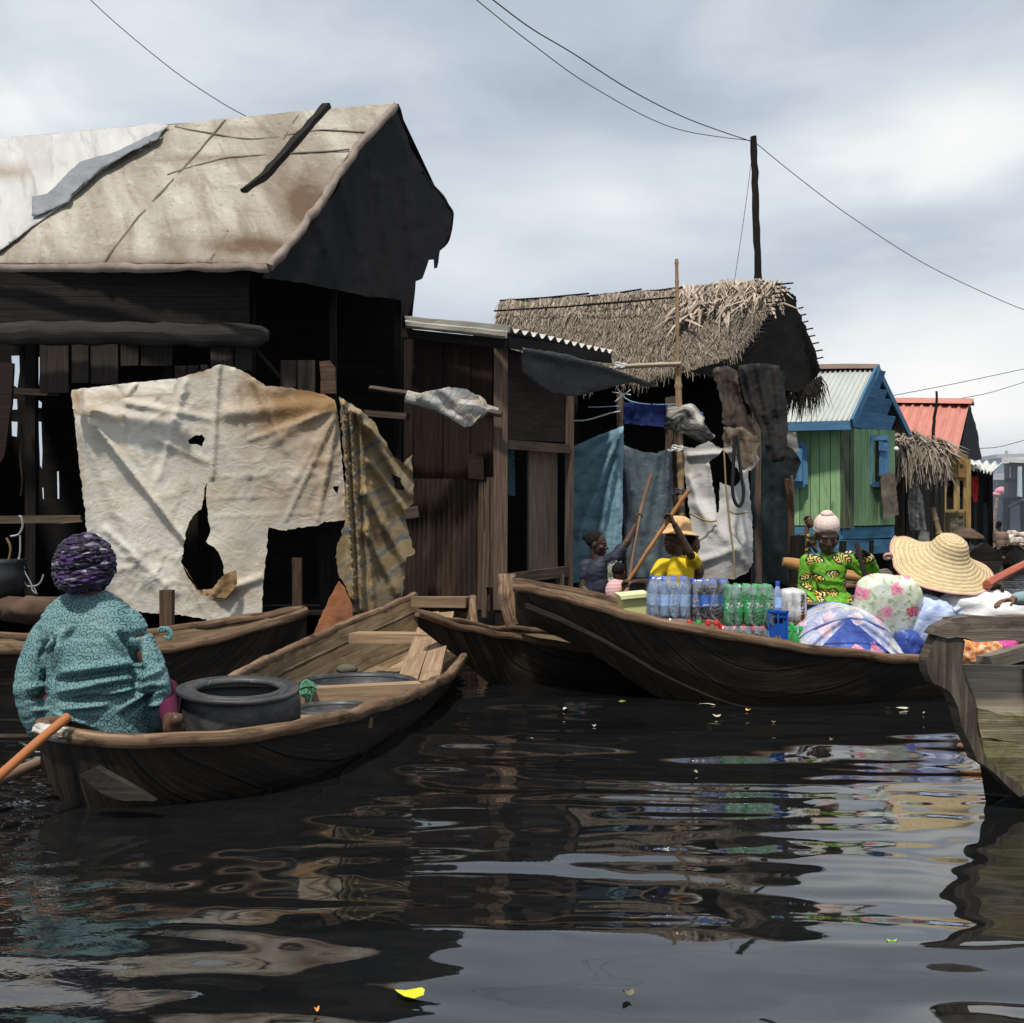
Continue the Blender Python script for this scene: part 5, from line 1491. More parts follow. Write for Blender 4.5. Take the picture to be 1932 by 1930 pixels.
# small pointed canoe in the middle, poled by the two women
canoe('narrow canoe with a sharp worn tip pointing at the pale transom in the middle', [
    (W(790, 7.80, .55), W(788, 7.75, .55), .46, .5), (W(866, 8.25, .445), W(860, 7.98, .445), .225, .5), (W(930, 8.6, .375), W(924, 8.1, .38), .0, .55), (W(985, 8.9, .345), W(975, 8.22, .34), -.14, .6), (W(1110, 9.2, .26), W(1110, 8.35, .24), -.2, .62),
    (W(1300, 9.5, .24), W(1300, 8.6, .22), -.2, .62), (W(1450, 9.8, .27), W(1450, 9.0, .27), -.18, .6), (W(1560, 10.0, .34), W(1565, 9.9, .34), .1, .5)], rim=(.055, .055))
# cargo canoe
CT, CL_, CR_, CZ = canoe('long dark cargo canoe with a high bow loaded with drinks and bundles', [
    (W(960, 8.5, .735), W(975, 8.1, .715), .48, .6), (W(1036, 8.45, .70), W(1045, 7.72, .685), .40, .62), (W(1130, 8.45, .62), W(1130, 7.42, .615), .26, .62), (W(1250, 8.4, .50), W(1250, 7.18, .53), -.0, .6),
    (W(1400, 8.35, .40), W(1400, 7.05, .44), -.2, .6), (W(1560, 8.35, .34), W(1560, 7.08, .355), -.2, .62), (W(1740, 8.4, .30), W(1740, 7.35, .272), -.2, .6), (W(1900, 8.7, .28), W(1900, 7.7, .26), -.2, .6), (W(2080, 8.9, .34), W(2080, 8.1, .34), -.1, .5), (W(2260, 9.0, .5), W(2265, 8.9, .5), .2, .4)],
    rim=(.06, .062), N=60)
m = MB()
m.sweep(smooth_pts([W(957, 8.42, .78), W(956, 8.3, .70), W(960, 8.22, .58), W(967, 8.2, .44)], 16), [(-.06, -.04), (.06, -.04), (.06, .04), (-.06, .04)], (0, 1, 0), .5, True, True, None, .02)
part('stem_post', m, RIMW, CT)
m = MB()
pth = []
for i in range(2, 30):
    Rr, Ll = CR_[i], CL_[i]
    pth.append(Rr.lerp(Vector((Rr.x, Rr.y - .02, CZ[i])), .45 + .2 * min(1, i / 25)) + (Rr - Ll).normalized() * .03)
m.sweep(pth, [(-.008, -.016), (.008, -.016), (.008, .016), (-.008, .016)], (0, 0, 1), .3, False, True, lambda u: 1.1 - u, .008)
part('rubbing_strake', m, wood('strake_wood', (.012, .010, .009), (.03, .025, .02), (.06, .05, .04)), CT)

# a canoe lying further back whose side board shows behind the bottles
canoe('grey canoe lying behind the drinks, its inner side board in the light', [
    (W(1415, 12.6, .38), W(1420, 12.5, .38), .2, .5), (W(1460, 12.4, .36), W(1450, 11.4, .30), -.1, .6), (W(1560, 12.6, .36), W(1560, 11.2, .28), -.15, .6), (W(1660, 13.2, .40), W(1690, 12.0, .34), -.1, .6), (W(1700, 13.8, .50), W(1760, 13.0, .48), .1, .5)],
    inn=GREYW, ext=SILVERW, rimm=GREYW, rim=(.06, .06))
canoe('dark canoe in front of the green house with the child standing in it', [
    (W(1460, 17.0, .45), W(1462, 16.8, .45), .2, .4), (W(1500, 17.4, .36), W(1500, 16.4, .34), -.1, .6), (W(1580, 17.8, .34), W(1580, 16.6, .32), -.15, .6), (W(1680, 18.2, .36), W(1690, 17.2, .36), -.1, .6), (W(1740, 18.6, .5), W(1744, 18.4, .5), .2, .4)], rim=(.06, .06))
m = MB()
m.sweep(smooth_pts([P(x, y, 10.6) for x, y in ((1477, 1060), (1500, 1064), (1540, 1076), (1600, 1086), (1645, 1092))], 20), [(-.03, -.05), (.03, -.05), (.03, .05), (-.03, .05)], (0, 0, 1), .5, True, True, lambda u: .7 + .5 * math.sin(PI * u), .01)
solo('orange_oar', m, wood('orange_wood', (.25, .12, .04), (.42, .22, .08), (.55, .32, .14)), 'orange brown oar lying level behind the woman in the green blouse', 'oar')
m = MB(); m.slab([(1655, 1078), (1676, 1073), (1684, 1080), (1682, 1112), (1676, 1112), (1676, 1084), (1660, 1088)], 10.8, 10.9, .01)
solo('canoe_stern_frame', m, GREYW, 'pale grey wooden frame rising right of the green sleeve', 'frame')

# bow of a dark canoe behind the big straw hat
canoe('dark canoe with a tall blunt diamond bow behind the big straw hat', [
    (W(1829, 19.8, .79), W(1893, 20.2, .68), .42, .35), (W(1826, 20.3, .66), W(1889, 21.0, .58), .12, .5), (W(1815, 21.5, .48), W(1872, 22.4, .45), -.1, .6), (W(1800, 23.5, .4), W(1850, 24.4, .4), -.15, .6), (W(1780, 26, .42), W(1815, 26.8, .42), -.1, .5), (W(1775, 28, .6), W(1780, 28.2, .6), .2, .4)], rim=(.06, .06), inn=HULLW, rimm=SILVERW)
m = MB(); m.slab([(1829, 1044), (1838, 1036), (1857, 1023), (1863, 1024), (1884, 1042), (1893, 1056), (1888, 1072), (1879, 1085), (1862, 1080), (1840, 1062)], 19.75, 19.9, .02)
part('bow_plate', m, HULLW, bpy.data.objects[[o.name for o in COL.objects if o.get('label', '').startswith('dark canoe with a tall blunt')][0]])
# far loaded canoe
canoe('far dark canoe heaped with goods at the right edge in the smoke', [
    (W(1884, 33.5, .70), W(1915, 33.0, .85), .25, .4), (W(1886, 34.5, .6), W(1934, 34.0, .62), -.1, .6), (W(1890, 37, .5), W(1960, 37, .5), -.2, .6), (W(1900, 41, .5), W(1970, 41, .5), -.1, .5), (W(1925, 43, .7), W(1930, 43.2, .7), .2, .4)], rim=(.1, .1), inn=HULLW, floor=False)
m = MB()
for k in range(26):
    x, y = R.uniform(1904, 1960), R.uniform(1008, 1030)
    m.ball(P(x, y, 36.5 + R.uniform(-1, 1)), (R.uniform(.18, .4), .25, R.uniform(.08, .2)), 6, disp=lambda d: 1 + .3 * nz(d.x * 2 + x, d.y * 2, d.z * 2), var=R.uniform(.2, 1.0))
solo('far_goods_heap', m, M('mixed_goods', [(.35, (.10, .07, .06)), (.5, (.42, .36, .31)), (.65, (.62, .58, .52))], (2.5, 2.5, 2.5), 1, 3, .8, rand=0), 'heap of pale and brown goods on the far canoe at the right edge', 'goods heap')

# ------------------------------------------------------------------ near canoe end at the right edge
NB = thing('wooden_canoe', 'weathered grey canoe end with a thick frame and mossy planks close at the right edge', 'canoe', W(1850, 4.5, 0), 'wooden canoes on the canal')
m = MB()
m.slab([(1757, 1197), (1766, 1184), (1790, 1172), (1795, 1167), (1840, 1164), (1880, 1166), (1932, 1161), (2080, 1158), (2080, 1206), (1932, 1207), (1880, 1210), (1842, 1211), (1821, 1205), (1800, 1204), (1786, 1206)], 4.44, 4.53, .015)
part('stern_rail', m, wood('rail_weathered', (.07, .055, .042), (.15, .12, .093), (.27, .225, .18), [((.025, .02, .016), (3, 9, 3), .52, .68, .9), ((.36, .31, .25), (3, 12, 3), .6, .8, .5)], bump=.9), NB)
m = MB()
m.slab([(1794, 1200), (1768, 1197), (1757, 1222), (1750, 1248), (1753, 1272), (1761, 1290), (1774, 1296), (1790, 1307), (1804, 1335), (1815, 1370), (1827, 1400), (1837, 1424), (1842, 1438), (1857, 1446), (1880, 1462), (1905, 1486), (1925, 1505), (1940, 1500), (1925, 1480), (1890, 1455), (1866, 1440), (1853, 1418), (1846, 1390), (1842, 1360), (1834, 1320), (1822, 1285), (1817, 1255), (1820, 1212), (1812, 1203)], 4.45, 4.54, .014, .5, True)
part('stern_post', m, wood('post_weathered', (.035, .029, .023), (.095, .078, .06), (.20, .167, .13), [((.22, .185, .145), (2, 7, 2), .56, .74, .7), ((.012, .010, .008), (2, 5, 2), .5, .7, .7)], bump=.8), NB)
m = MB()
m.slab([(1818, 1254), (1900, 1256), (2080, 1258), (2080, 1345), (1930, 1346), (1845, 1345), (1838, 1318), (1826, 1284)], 4.56, 4.60, .008)
part('transom_plank', m, wood('transom_plank', (.13, .108, .08), (.24, .205, .155), (.35, .305, .24), [((.06, .05, .038), (2, 7, 3), .54, .74, .7)], bump=.5), NB)
m = MB()
m.slab([(1840, 1342), (1880, 1347), (2080, 1346), (2080, 1402), (1900, 1404), (1851, 1400), (1845, 1370)], 4.50, 4.58, .03)
m.slab([(1851, 1402), (1890, 1407), (2080, 1404), (2080, 1466), (1930, 1468), (1880, 1456), (1860, 1440), (1854, 1422)], 4.48, 4.58, .03)
m.slab([(1872, 1450), (1930, 1470), (2080, 1468), (2080, 1540), (1950, 1520), (1905, 1485)], 4.47, 4.58, .03)
part('lower_planks', m, MOSSW, NB)
m = MB()
m.slab([(1861, 1246), (1880, 1236), (1932, 1218), (2080, 1180), (2080, 1200), (1932, 1236), (1880, 1250)], 5.0, 5.04, .008)
m.beam(P(1852, 1252, 4.62), P(2080, 1190, 5.6), .05, .06)
part('side_plank', m, GREYW, NB)
m = MB()
vs = []
m.grid(lambda u, v: (P(1820, 1260, 4.6).lerp(W(2400, 6.4, .3), u)).lerp(W(1870, 4.62, -.15).lerp(W(2400, 6.2, -.2), u), v), 14, 6)
m.grid(lambda u, v: (P(1930, 1262, 4.55).lerp(W(2600, 5.2, .3), u)).lerp(W(1960, 4.5, -.2).lerp(W(2600, 5.1, -.2), u), v), 14, 6)
part('hull', m, HULLW, NB)

# ------------------------------------------------------------------ paddles and poles
def paddle(pts, r, mat, label, cat='paddle', blade=None, name='paddle', kn=0):
    T = thing(name, label, cat, Vector(pts[0]))
    m = MB()
    if kn:
        m.tube(smooth_pts(pts, 40), r, 8, jit=.006, scale=lambda u: 1 + (.14 if int(u * 39) % 3 == 0 else 0))
    else:
        m.tube(smooth_pts(pts, 24), r, 8, jit=.003)
    part('shaft', m, mat, T)
    if blade is not None:
        a, b, w = blade
        m = MB()
        a, b = Vector(a), Vector(b)
        d = (b - a); sd = d.cross(Vector((0, 1, .2))).normalized()
        outl = [(0, .25), (.12, .7), (.35, 1.0), (.7, .95), (.92, .6), (1.0, .05)]
        front = [a + d * t_ + sd * (w / 2 * s_) for t_, s_ in outl] + [a + d * t_ - sd * (w / 2 * s_) for t_, s_ in reversed(outl)]
        th = d.cross(sd).normalized() * .012
        n = len(front)
        m.add([p + th for p in front] + [p - th for p in front], [list(range(n)), list(range(2 * n - 1, n - 1, -1))] + [(i, (i + 1) % n, n + (i + 1) % n, n + i) for i in range(n)], None, .5, False)
        part('blade', m, mat, T)
    return T


ORW = wood('varnished_orange_wood', (.16, .05, .015), (.34, .12, .035), (.48, .19, .06), rough=.45, spec=.4)
paddle([P(128, 1352, 4.42), P(72, 1400, 4.3), P(0, 1462, 4.15), P(-60, 1514, 4.02)], .019, ORW, 'glossy orange paddle held low at the left edge by the woman in teal', blade=(P(-50, 1490, 4.12), P(-190, 1610, 3.9), .16))
m = MB(); m.tube(smooth_pts([P(112, 1424, 4.7), P(50, 1448, 4.55), P(-10, 1474, 4.4), P(-60, 1495, 4.3)], 16), .024, 7, jit=.004)
solo('wooden_pole', m, wood('rosy_pole', (.08, .05, .035), (.16, .105, .075), (.25, .175, .13)), 'thin brown pole trailing in the water below the orange paddle', 'pole')
paddle([P(1299, 925, 9.56), P(1265, 975, 9.55), P(1222, 1040, 9.55), P(1186, 1096, 9.6), P(1150, 1147, 9.6), P(1095, 1230, 9.5)], .017, wood('bark_pole', (.20, .085, .03), (.36, .17, .065), (.52, .28, .12)), 'knotty orange brown pole held across by the woman in the yellow shirt', 'pole', None, 'punting_pole', 1)
paddle([P(1229, 893, 10.1), P(1214, 945, 10.1), P(1203, 990, 10.05), P(1191, 1070, 9.95), P(1183, 1120, 9.9), P(1172, 1190, 9.7)], .0165, wood('smooth_brown_pole', (.11, .065, .045), (.19, .12, .085), (.29, .195, .14)), 'smooth brown upright pole gripped by the woman in the dark blouse', 'pole', None, 'punting_pole')
paddle([P(1616, 1026, 8.45), P(1622, 1050, 8.4), P(1632, 1085, 8.35), P(1645, 1130, 8.3)], .019, wood('dark_shaft', (.012, .009, .008), (.022, .017, .014), (.04, .03, .025)), 'dark paddle held by the woman in the green blouse', blade=(P(1640, 1115, 8.3), P(1655, 1180, 8.2), .12))
paddle([P(1862, 1103, 7.9), P(1875, 1095, 8.0), P(1905, 1079, 8.2), P(1935, 1064, 8.4), P(1990, 1036, 8.7)], .032, wood('red_paint_wood', (.22, .05, .03), (.34, .09, .055), (.42, .15, .10), rough=.5), 'red painted paddle slanting up to the right edge behind the big hat')
# floating bits
LEAFM = simple('yellow_leaf', (.55, .50, .03), .6)
def floater(x, y, w, h, col, lab, nm, cat, seed):
    Y = F * H / (y - HY)
    c = W(x, Y, .012)
    m = MB()
    n = 10
    vs = [c]
    for k in range(n):
        a = 2 * PI * k / n
        rr = 1 + .35 * nz(math.cos(a) * 2 + seed, math.sin(a) * 2, seed)
        vs.append(c + Vector((math.cos(a) * w * rr, math.sin(a) * h * rr, .006 * math.sin(a * 2 + seed))))
    m.add(vs, [(0, 1 + k, 1 + (k + 1) % n) for k in range(n)], None, .5, True)
    solo(nm, m, simple('float_' + str(seed), col, .6), lab, cat)
floater(773, 1880, .036, .024, (.60, .58, .02), 'bright yellow green leaf floating near the bottom centre', 'floating_leaf', 'leaf', 1)
floater(1352, 1353, .025, .03, (.45, .45, .30), 'pale curled scrap floating before the cargo canoe', 'floating_scrap', 'scrap', 2)
floater(1412, 1342, .018, .02, (.7, .35, .10), 'tiny orange scrap floating right of the pale curled scrap', 'floating_scrap', 'scrap', 3)
floater(1177, 1327, .035, .03, (.22, .22, .04), 'olive leaf floating before the narrow canoe', 'floating_leaf', 'leaf', 4)
floater(1330, 1332, .07, .008, (.5, .42, .28), 'thin straw floating above the pale curled scrap', 'floating_straw', 'straw', 5)
floater(1692, 1339, .075, .009, (.5, .44, .32), 'thin straw floating left of the mossy canoe end', 'floating_straw', 'straw', 6)
floater(597, 1912, .007, .006, (.6, .25, .04), 'tiny orange scrap floating at the bottom edge', 'floating_scrap', 'scrap', 7)
floater(1683, 1783, .014, .009, (.22, .45, .05), 'small green leaf floating at the right near the bottom', 'floating_leaf', 'leaf', 8)
floater(1282, 1772, .008, .007, (.45, .45, .40), 'small pale scrap floating near the bottom right', 'floating_scrap', 'scrap', 9)
floater(1068, 1340, .02, .02, (.5, .5, .42), 'pale speck floating below the tip of the narrow canoe', 'floating_scrap', 'scrap', 10)

for k, (x, y) in enumerate(((1120, 1372), (1460, 1365), (1570, 1398), (1745, 1348), (1002, 1398), (1310, 1460), (1185, 1880))):
    w_ = R.uniform(.006, .016)
    floater(x, y, w_, w_ * R.uniform(.4, 1), R.choice([(.26, .25, .19), (.20, .19, .14), (.28, .28, .26), (.14, .12, .06)]), 'tiny speck of litter floating on the dark water', 'floating_speck', 'litter', 20 + k)
    COL.objects[-1]['group'] = 'specks of litter on the water'
# ------------------------------------------------------------------ people
class Body:
    """gathers closed lumps that are fused into one continuous skin"""

    def __init__(s):
        s.v = []; s.f = []

    def add(s, verts, faces):
        o = len(s.v)
        s.v += [tuple(v) for v in verts]; s.f += [[i + o for i in f] for f in faces]

    def ell(s, c, r, rot=None, n=10, k=None):
        c = Vector(c)
        r = (r, r, r) if not isinstance(r, (tuple, list)) else r
        vs, fs = [], []
        vs.append(Vector((0, 0, r[2])))
        for i in range(1, n):
            th = PI * i / n
            for j in range(2 * n):
                ph = PI * j / n
                vs.append(Vector((r[0] * math.sin(th) * math.cos(ph), r[1] * math.sin(th) * math.sin(ph), r[2] * math.cos(th))))
        vs.append(Vector((0, 0, -r[2])))
        w = 2 * n
        for j in range(w):
            fs.append((0, 1 + j, 1 + (j + 1) % w))
            fs.append((len(vs) - 1, 1 + (n - 2) * w + (j + 1) % w, 1 + (n - 2) * w + j))
        for i in range(n - 2):
            for j in range(w):
                a = 1 + i * w + j; b = 1 + i * w + (j + 1) % w
                fs.append((a, a + w, b + w, b))
        s.add([c + (rot @ v if rot is not None else v) for v in vs], fs)

    def cap(s, a, b, ra, rb, n=12, flat=1.0, ax=None):
        """tapered limb with round ends; flat squashes it along ax"""
        a, b = Vector(a), Vector(b)
        d = (b - a); L = d.length
        if L < 1e-6:
            return s.ell(a, ra)
        d.normalize()
        if ax is not None:
            x = Vector(ax) - d * d.dot(Vector(ax))
        else:
            x = d.cross(Vector((0, 0, 1)) if abs(d.z) < .9 else Vector((1, 0, 0)))
        x.normalize(); y = d.cross(x)
        rings = []
        for k in range(1, 5):
            t = PI / 2 * k / 4; rings.append((a - d * ra * math.cos(t), ra * math.sin(t)))
        for k in range(1, 5):
            t = k / 5; rings.append((a.lerp(b, t), ra + (rb - ra) * t))
        for k in range(4, 0, -1):
            t = PI / 2 * k / 4; rings.append((b + d * rb * math.cos(t), rb * math.sin(t)))
        vs = [a - d * ra]
        for c, r in rings:
            for j in range(n):
                t = 2 * PI * j / n
                vs.append(c + x * (math.cos(t) * r * flat) + y * (math.sin(t) * r))
        vs.append(b + d * rb)
        fs = []
        m = len(rings)
        for j in range(n):
            fs.append((0, 1 + (j + 1) % n, 1 + j)); fs.append((len(vs) - 1, 1 + (m - 1) * n + j, 1 + (m - 1) * n + (j + 1) % n))
        for i in range(m - 1):
            for j in range(n):
                p = 1 + i * n + j; q = 1 + i * n + (j + 1) % n
                fs.append((p, q, q + n, p + n))
        s.add(vs, fs)

    def loft(s, rings):
        """closed rings of equal count with fan caps"""
        n = len(rings[0]); vs = []; fs = []
        for r in rings: vs += list(r)
        c0 = sum((Vector(p) for p in rings[0]), Vector()) / n; c1 = sum((Vector(p) for p in rings[-1]), Vector()) / n
        vs += [c0, c1]
        m = len(rings)
        for i in range(m - 1):
            for j in range(n):
                a = i * n + j; b = i * n + (j + 1) % n
                fs.append((a, b, b + n, a + n))
        for j in range(n):
            fs.append((m * n, (j + 1) % n, j)); fs.append((m * n + 1, (m - 1) * n + j, (m - 1) * n + (j + 1) % n))
        s.add(vs, fs)

    def bake(s, name, mat, parent, voxel=.008, iters=6, disp=None, label=None, factor=.5):
        me = bpy.data.meshes.new(name)
        me.from_pydata(s.v, [], s.f); me.update()
        o = bpy.data.objects.new(name, me); COL.objects.link(o)
        md = o.modifiers.new('r', 'REMESH'); md.mode = 'VOXEL'; md.voxel_size = voxel
        if iters:
            sm = o.modifiers.new('s', 'SMOOTH'); sm.iterations = iters; sm.factor = factor
        dg = bpy.context.evaluated_depsgraph_get(); dg.update()
        me2 = bpy.data.meshes.new_from_object(o.evaluated_get(dg))
        bpy.data.objects.remove(o); bpy.data.meshes.remove(me)
        me2.name = name
        if disp:
            n = len(me2.vertices)
            co = np.empty(n * 3, np.float32); me2.vertices.foreach_get('co', co); co = co.reshape(-1, 3)
            no = np.empty(n * 3, np.float32); me2.vertices.foreach_get('normal', no); no = no.reshape(-1, 3)
            co = disp(co, no)
            me2.vertices.foreach_set('co', co.astype(np.float32).ravel()); me2.update()
        me2.polygons.foreach_set('use_smooth', np.ones(len(me2.polygons), bool))
        return part(name, me2, mat, parent, label)


def frame(f, up=(0, 0, 1)):
    """columns: right, forward, up"""
    f = Vector(f).normalized(); r = f.cross(Vector(up)).normalized(); u = r.cross(f)
    return Matrix((r, f, u)).transposed()


def head(b, c, f, s=1.0, up=(0, 0, 1)):
    """a head about its centre c, looking along f"""
    M3 = frame(f, up)
    def q(x, y, z): return Vector(c) + M3 @ Vector((x * s, y * s, z * s))
    b.ell(q(0, -.012, .028), (.074 * s, .094 * s, .088 * s), M3)
    b.ell(q(0, .022, -.025), (.060 * s, .068 * s, .085 * s), M3)
    b.ell(q(0, .050, -.082), (.036 * s, .034 * s, .028 * s), M3)
    b.ell(q(0, .072, .022), (.052 * s, .016 * s, .012 * s), M3)          # brow
    b.cap(q(0, .082, .012), q(0, .103, -.026), .008 * s, .012 * s)          # nose
    for sx in (-1, 1):
        b.ell(q(sx * .013, .094, -.030), (.009 * s, .010 * s, .007 * s), M3)
        b.ell(q(sx * .045, .062, -.022), (.020 * s, .018 * s, .020 * s), M3)   # cheek
        b.ell(q(sx * .076, -.008, -.008), (.008 * s, .018 * s, .030 * s), M3)  # ear
    b.ell(q(0, .083, -.056), (.026 * s, .014 * s, .0075 * s), M3)
    b.ell(q(0, .081, -.068), (.022 * s, .014 * s, .0085 * s), M3)
    return q


def eyes(T, q, s=1.0, half=.5):
    for sx in (-1, 1):
        m = MB(); m.ball(q(sx * .030, .0745, .004), (.0125 * s, .0075 * s, .0065 * s * half), 8)
        e = part('eye', m, simple('eye_white', (.22, .19, .17), .3), T)
        m = MB(); m.ball(q(sx * .030, .080, .003), (.0055 * s, .004 * s, .005 * s * half), 6)
        part('iris', m, simple('eye_dark', (.01, .007, .005), .2), e)


def hand(b, w, d, n, curl=1.0, s=1.0, thumb=1):
    """wrist w, fingers along d, palm facing n; curl radians per joint"""
    d = Vector(d).normalized(); n = Vector(n); n = (n - d * n.dot(d)).normalized(); sd = d.cross(n)
    w = Vector(w)
    pc = w + d * .045 * s
    for k in (-1.5, -.5, .5, 1.5):
        b.cap(w + sd * k * .012 * s, w + d * .085 * s + sd * k * .020 * s, .016 * s, .0125 * s)
    for k, L in zip((-1.5, -.5, .5, 1.5), (.066, .078, .084, .076)):
        a = w + d * .088 * s + sd * k * .021 * s
        dd = d.copy(); ax = sd
        for j, (fr, r) in enumerate(((.45, .0095), (.32, .0085), (.23, .0078))):
            ang = curl * (.9 if j == 0 else 1.0)
            dd = (math.cos(ang) * dd + math.sin(ang) * dd.cross(ax) * -1)
            if dd.length > 0: dd.normalize()
            e = a + dd * L * fr * s
            b.cap(a, e, r * s, r * .92 * s, 8)
            a = e
    t0 = w + d * .028 * s + sd * thumb * .026 * s
    t1 = t0 + (d * .5 + sd * thumb * .55 + n * .55).normalized() * .040 * s
    t2 = t1 + (d * .75 + n * .6 - sd * thumb * .15).normalized() * .030 * s
    b.cap(t0, t1, .014 * s, .011 * s, 8); b.cap(t1, t2, .011 * s, .009 * s, 8)


def skin(name, c):
    return M(name, [(.3, tuple(x * .8 for x in c)), (.7, tuple(x * 1.2 for x in c))], (9, 9, 9), 1, 4, .48, .12, (120, 120, 120), .002, (), .4, 'Object', False, rand=0)


SKIN = skin('deep_brown_skin', (.045, .022, .014))
SKIN2 = skin('brown_skin', (.085, .042, .026))
HAIR = M('black_hair', [(.3, (.004, .004, .004)), (.7, (.014, .012, .011))], (60, 60, 60), 1, 4, .85, .8, (200, 200, 200), .006, (), .2, 'Object', False, rand=0)


def torso(b, pel, ch, nk, shL, shR, k=1.0, s=1.0):
    """pelvis, chest, neck base and shoulders fused"""
    pel, ch, nk, shL, shR = map(Vector, (pel, ch, nk, shL, shR))
    ac = (shR - shL).normalized()
    up = (nk - pel).normalized(); fw = ac.cross(up).normalized()
    M3 = Matrix((ac, fw, up)).transposed()
    wd = (shR - shL).length
    b.ell(pel, (.155 * s * k, .115 * s * k, .115 * s * k), M3)
    b.ell(pel.lerp(ch, .5), (.130 * s * k, .098 * s * k, .16 * s * k), M3)
    b.ell(ch, (wd * .40 * k, .105 * s * k, .155 * s * k), M3)
    b.ell(ch.lerp(nk, .6), (wd * .34 * k, .085 * s * k, .08 * s * k), M3)
    for sh in (shL, shR):
        b.cap(nk.lerp(sh, .25) - up * .02 * s, sh, .05 * s * k, .052 * s * k)
    return M3


def person(label, J, skinm=SKIN, s=1.0, top=None, sleeve=0.5, legm=None, skirt=True, grow=1.10, shirt_disp=None, voxel=.009, eye=.5, group=None, shirt_name='blouse', hv=.0065, noface=False):
    """J: joints pel ch nk hd(centre) face up shL elL wrL hdL(dir,palm,curl,thumb) shR elR wrR hdR hipL knL anL ..."""
    T = thing('person', label, 'person', Vector((J['pel'][0], J['pel'][1], J.get('base', J['pel'][2] - .1))), group)
    b = Body()
    torso(b, J['pel'], J['ch'], J['nk'], J['shL'], J['shR'], .9, s)
    b.cap(Vector(J['nk']) - Vector((0, 0, .03)), Vector(J['hd']) + frame(J['face'], J.get('up', (0, 0, 1))) @ Vector((0, -.02 * s, -.05 * s)), .052 * s, .046 * s)
    q = head(b, J['hd'], J['face'], s * J.get('hs', 1.0), J.get('up', (0, 0, 1)))
    for a in 'LR':
        sh, el, wr = (Vector(J[x + a]) for x in ('sh', 'el', 'wr'))
        b.cap(sh, el, .047 * s, .037 * s); b.cap(el, wr, .038 * s, .026 * s)
        hd = J.get('hd' + a)
        if hd: hand(b, wr, hd[0], hd[1], hd[2], s, hd[3] if len(hd) > 3 else 1)
        if 'kn' + a in J:
            hp, kn, an = (Vector(J[x + a]) for x in ('hip', 'kn', 'an'))
            b.cap(hp, kn, .078 * s, .056 * s); b.cap(kn, an, .055 * s, .034 * s)
            ft = J.get('ft' + a)
            if ft is not None:
                ft = Vector(ft)
                b.cap(an - Vector((0, 0, .02 * s)), ft, .032 * s, .022 * s)
                dn = (ft - an); dn.z = 0; dn.normalize(); sd = dn.cross(Vector((0, 0, 1)))
                for k in range(5):
                    b.cap(ft + sd * (k - 2) * .013 * s, ft + sd * (k - 2) * .015 * s + dn * (.028 - .003 * k) * s, .010 * s, .008 * s, 8)
    b.bake('body', skinm, T, hv, 3)
    if eye and not noface: eyes(T, q, s, eye)
    if top is not None:
        c = Body()
        torso(c, J['pel'], J['ch'], Vector(J['nk']) - Vector((0, 0, .012)), J['shL'], J['shR'], grow, s)
        for a in 'LR':
            sh, el, wr = (Vector(J[x + a]) for x in ('sh', 'el', 'wr'))
            if sleeve >= 1:
                c.cap(sh, el, .064 * s, .056 * s); c.cap(el, el.lerp(wr, .86), .056 * s, .046 * s)
            elif sleeve > 0:
                c.cap(sh, sh.lerp(el, sleeve), .062 * s, .056 * s)
        c.bake(shirt_name, top, T, voxel, 6, shirt_disp)
    if legm is not None and 'knL' in J:
        c = Body()
        for a in 'LR':
            hp, kn, an = (Vector(J[x + a]) for x in ('hip', 'kn', 'an'))
            c.cap(hp, kn, .100 * s, .080 * s); c.cap(kn, kn.lerp(an, .8), .080 * s, .065 * s)
        if skirt:
            for t in (0, .33, .66, 1):
                c.cap(Vector(J['hipL']).lerp(Vector(J['knL']), t), Vector(J['hipR']).lerp(Vector(J['knR']), t), .085 * s, .085 * s)
                c.cap(Vector(J['knL']).lerp(Vector(J['anL']), t * .8), Vector(J['knR']).lerp(Vector(J['anR']), t * .8), .06 * s, .06 * s)
        c.ell(J['pel'], (.18 * s, .14 * s, .12 * s))
        c.bake('wrapper' if skirt else 'trousers', legm, T, .011, 6, lambda co, no: wrinkle(co, no, .012, 9))
    return T, q


def wrinkle(co, no, amp, sc, seed=0.0, st=(1, 1, 2.2)):
    d = np.array([(1 - abs(noise.fractal(Vector((c[0] * sc * st[0] + seed, c[1] * sc * st[1], c[2] * sc * st[2])), 1.0, 2.0, 3))) for c in co], np.float32)
    return co + no * (d - .7)[:, None] * amp


def proj(co):
    """picture position of points"""
    return CX + co[:, 0] * F / co[:, 1], HY - (co[:, 2] - H) * F / co[:, 1]


def fold_disp(folds, amp=.006, sc=16, seed=0.0):
    """folds: (x1, y1, x2, y2, width, depth m) drawn where the photograph shows them, pushed into the cloth along its normals"""
    def f(co, no):
        x, y = proj(co)
        d = np.zeros(len(co), np.float32)
        for (x1, y1, x2, y2, wd, ht) in folds:
            dx, dy = x2 - x1, y2 - y1
            t = np.clip(((x - x1) * dx + (y - y1) * dy) / (dx * dx + dy * dy), 0, 1)
            r = np.hypot(x - x1 - dx * t, y - y1 - dy * t)
            taper = np.sin(np.pi * np.clip(t * .8 + .1, 0, 1))
            d += ht * 1.5 * np.exp(-(r / (wd * .85)) ** 2) * taper
        co = co + no * d[:, None]
        return wrinkle(co, no, amp, sc, seed)
    return f


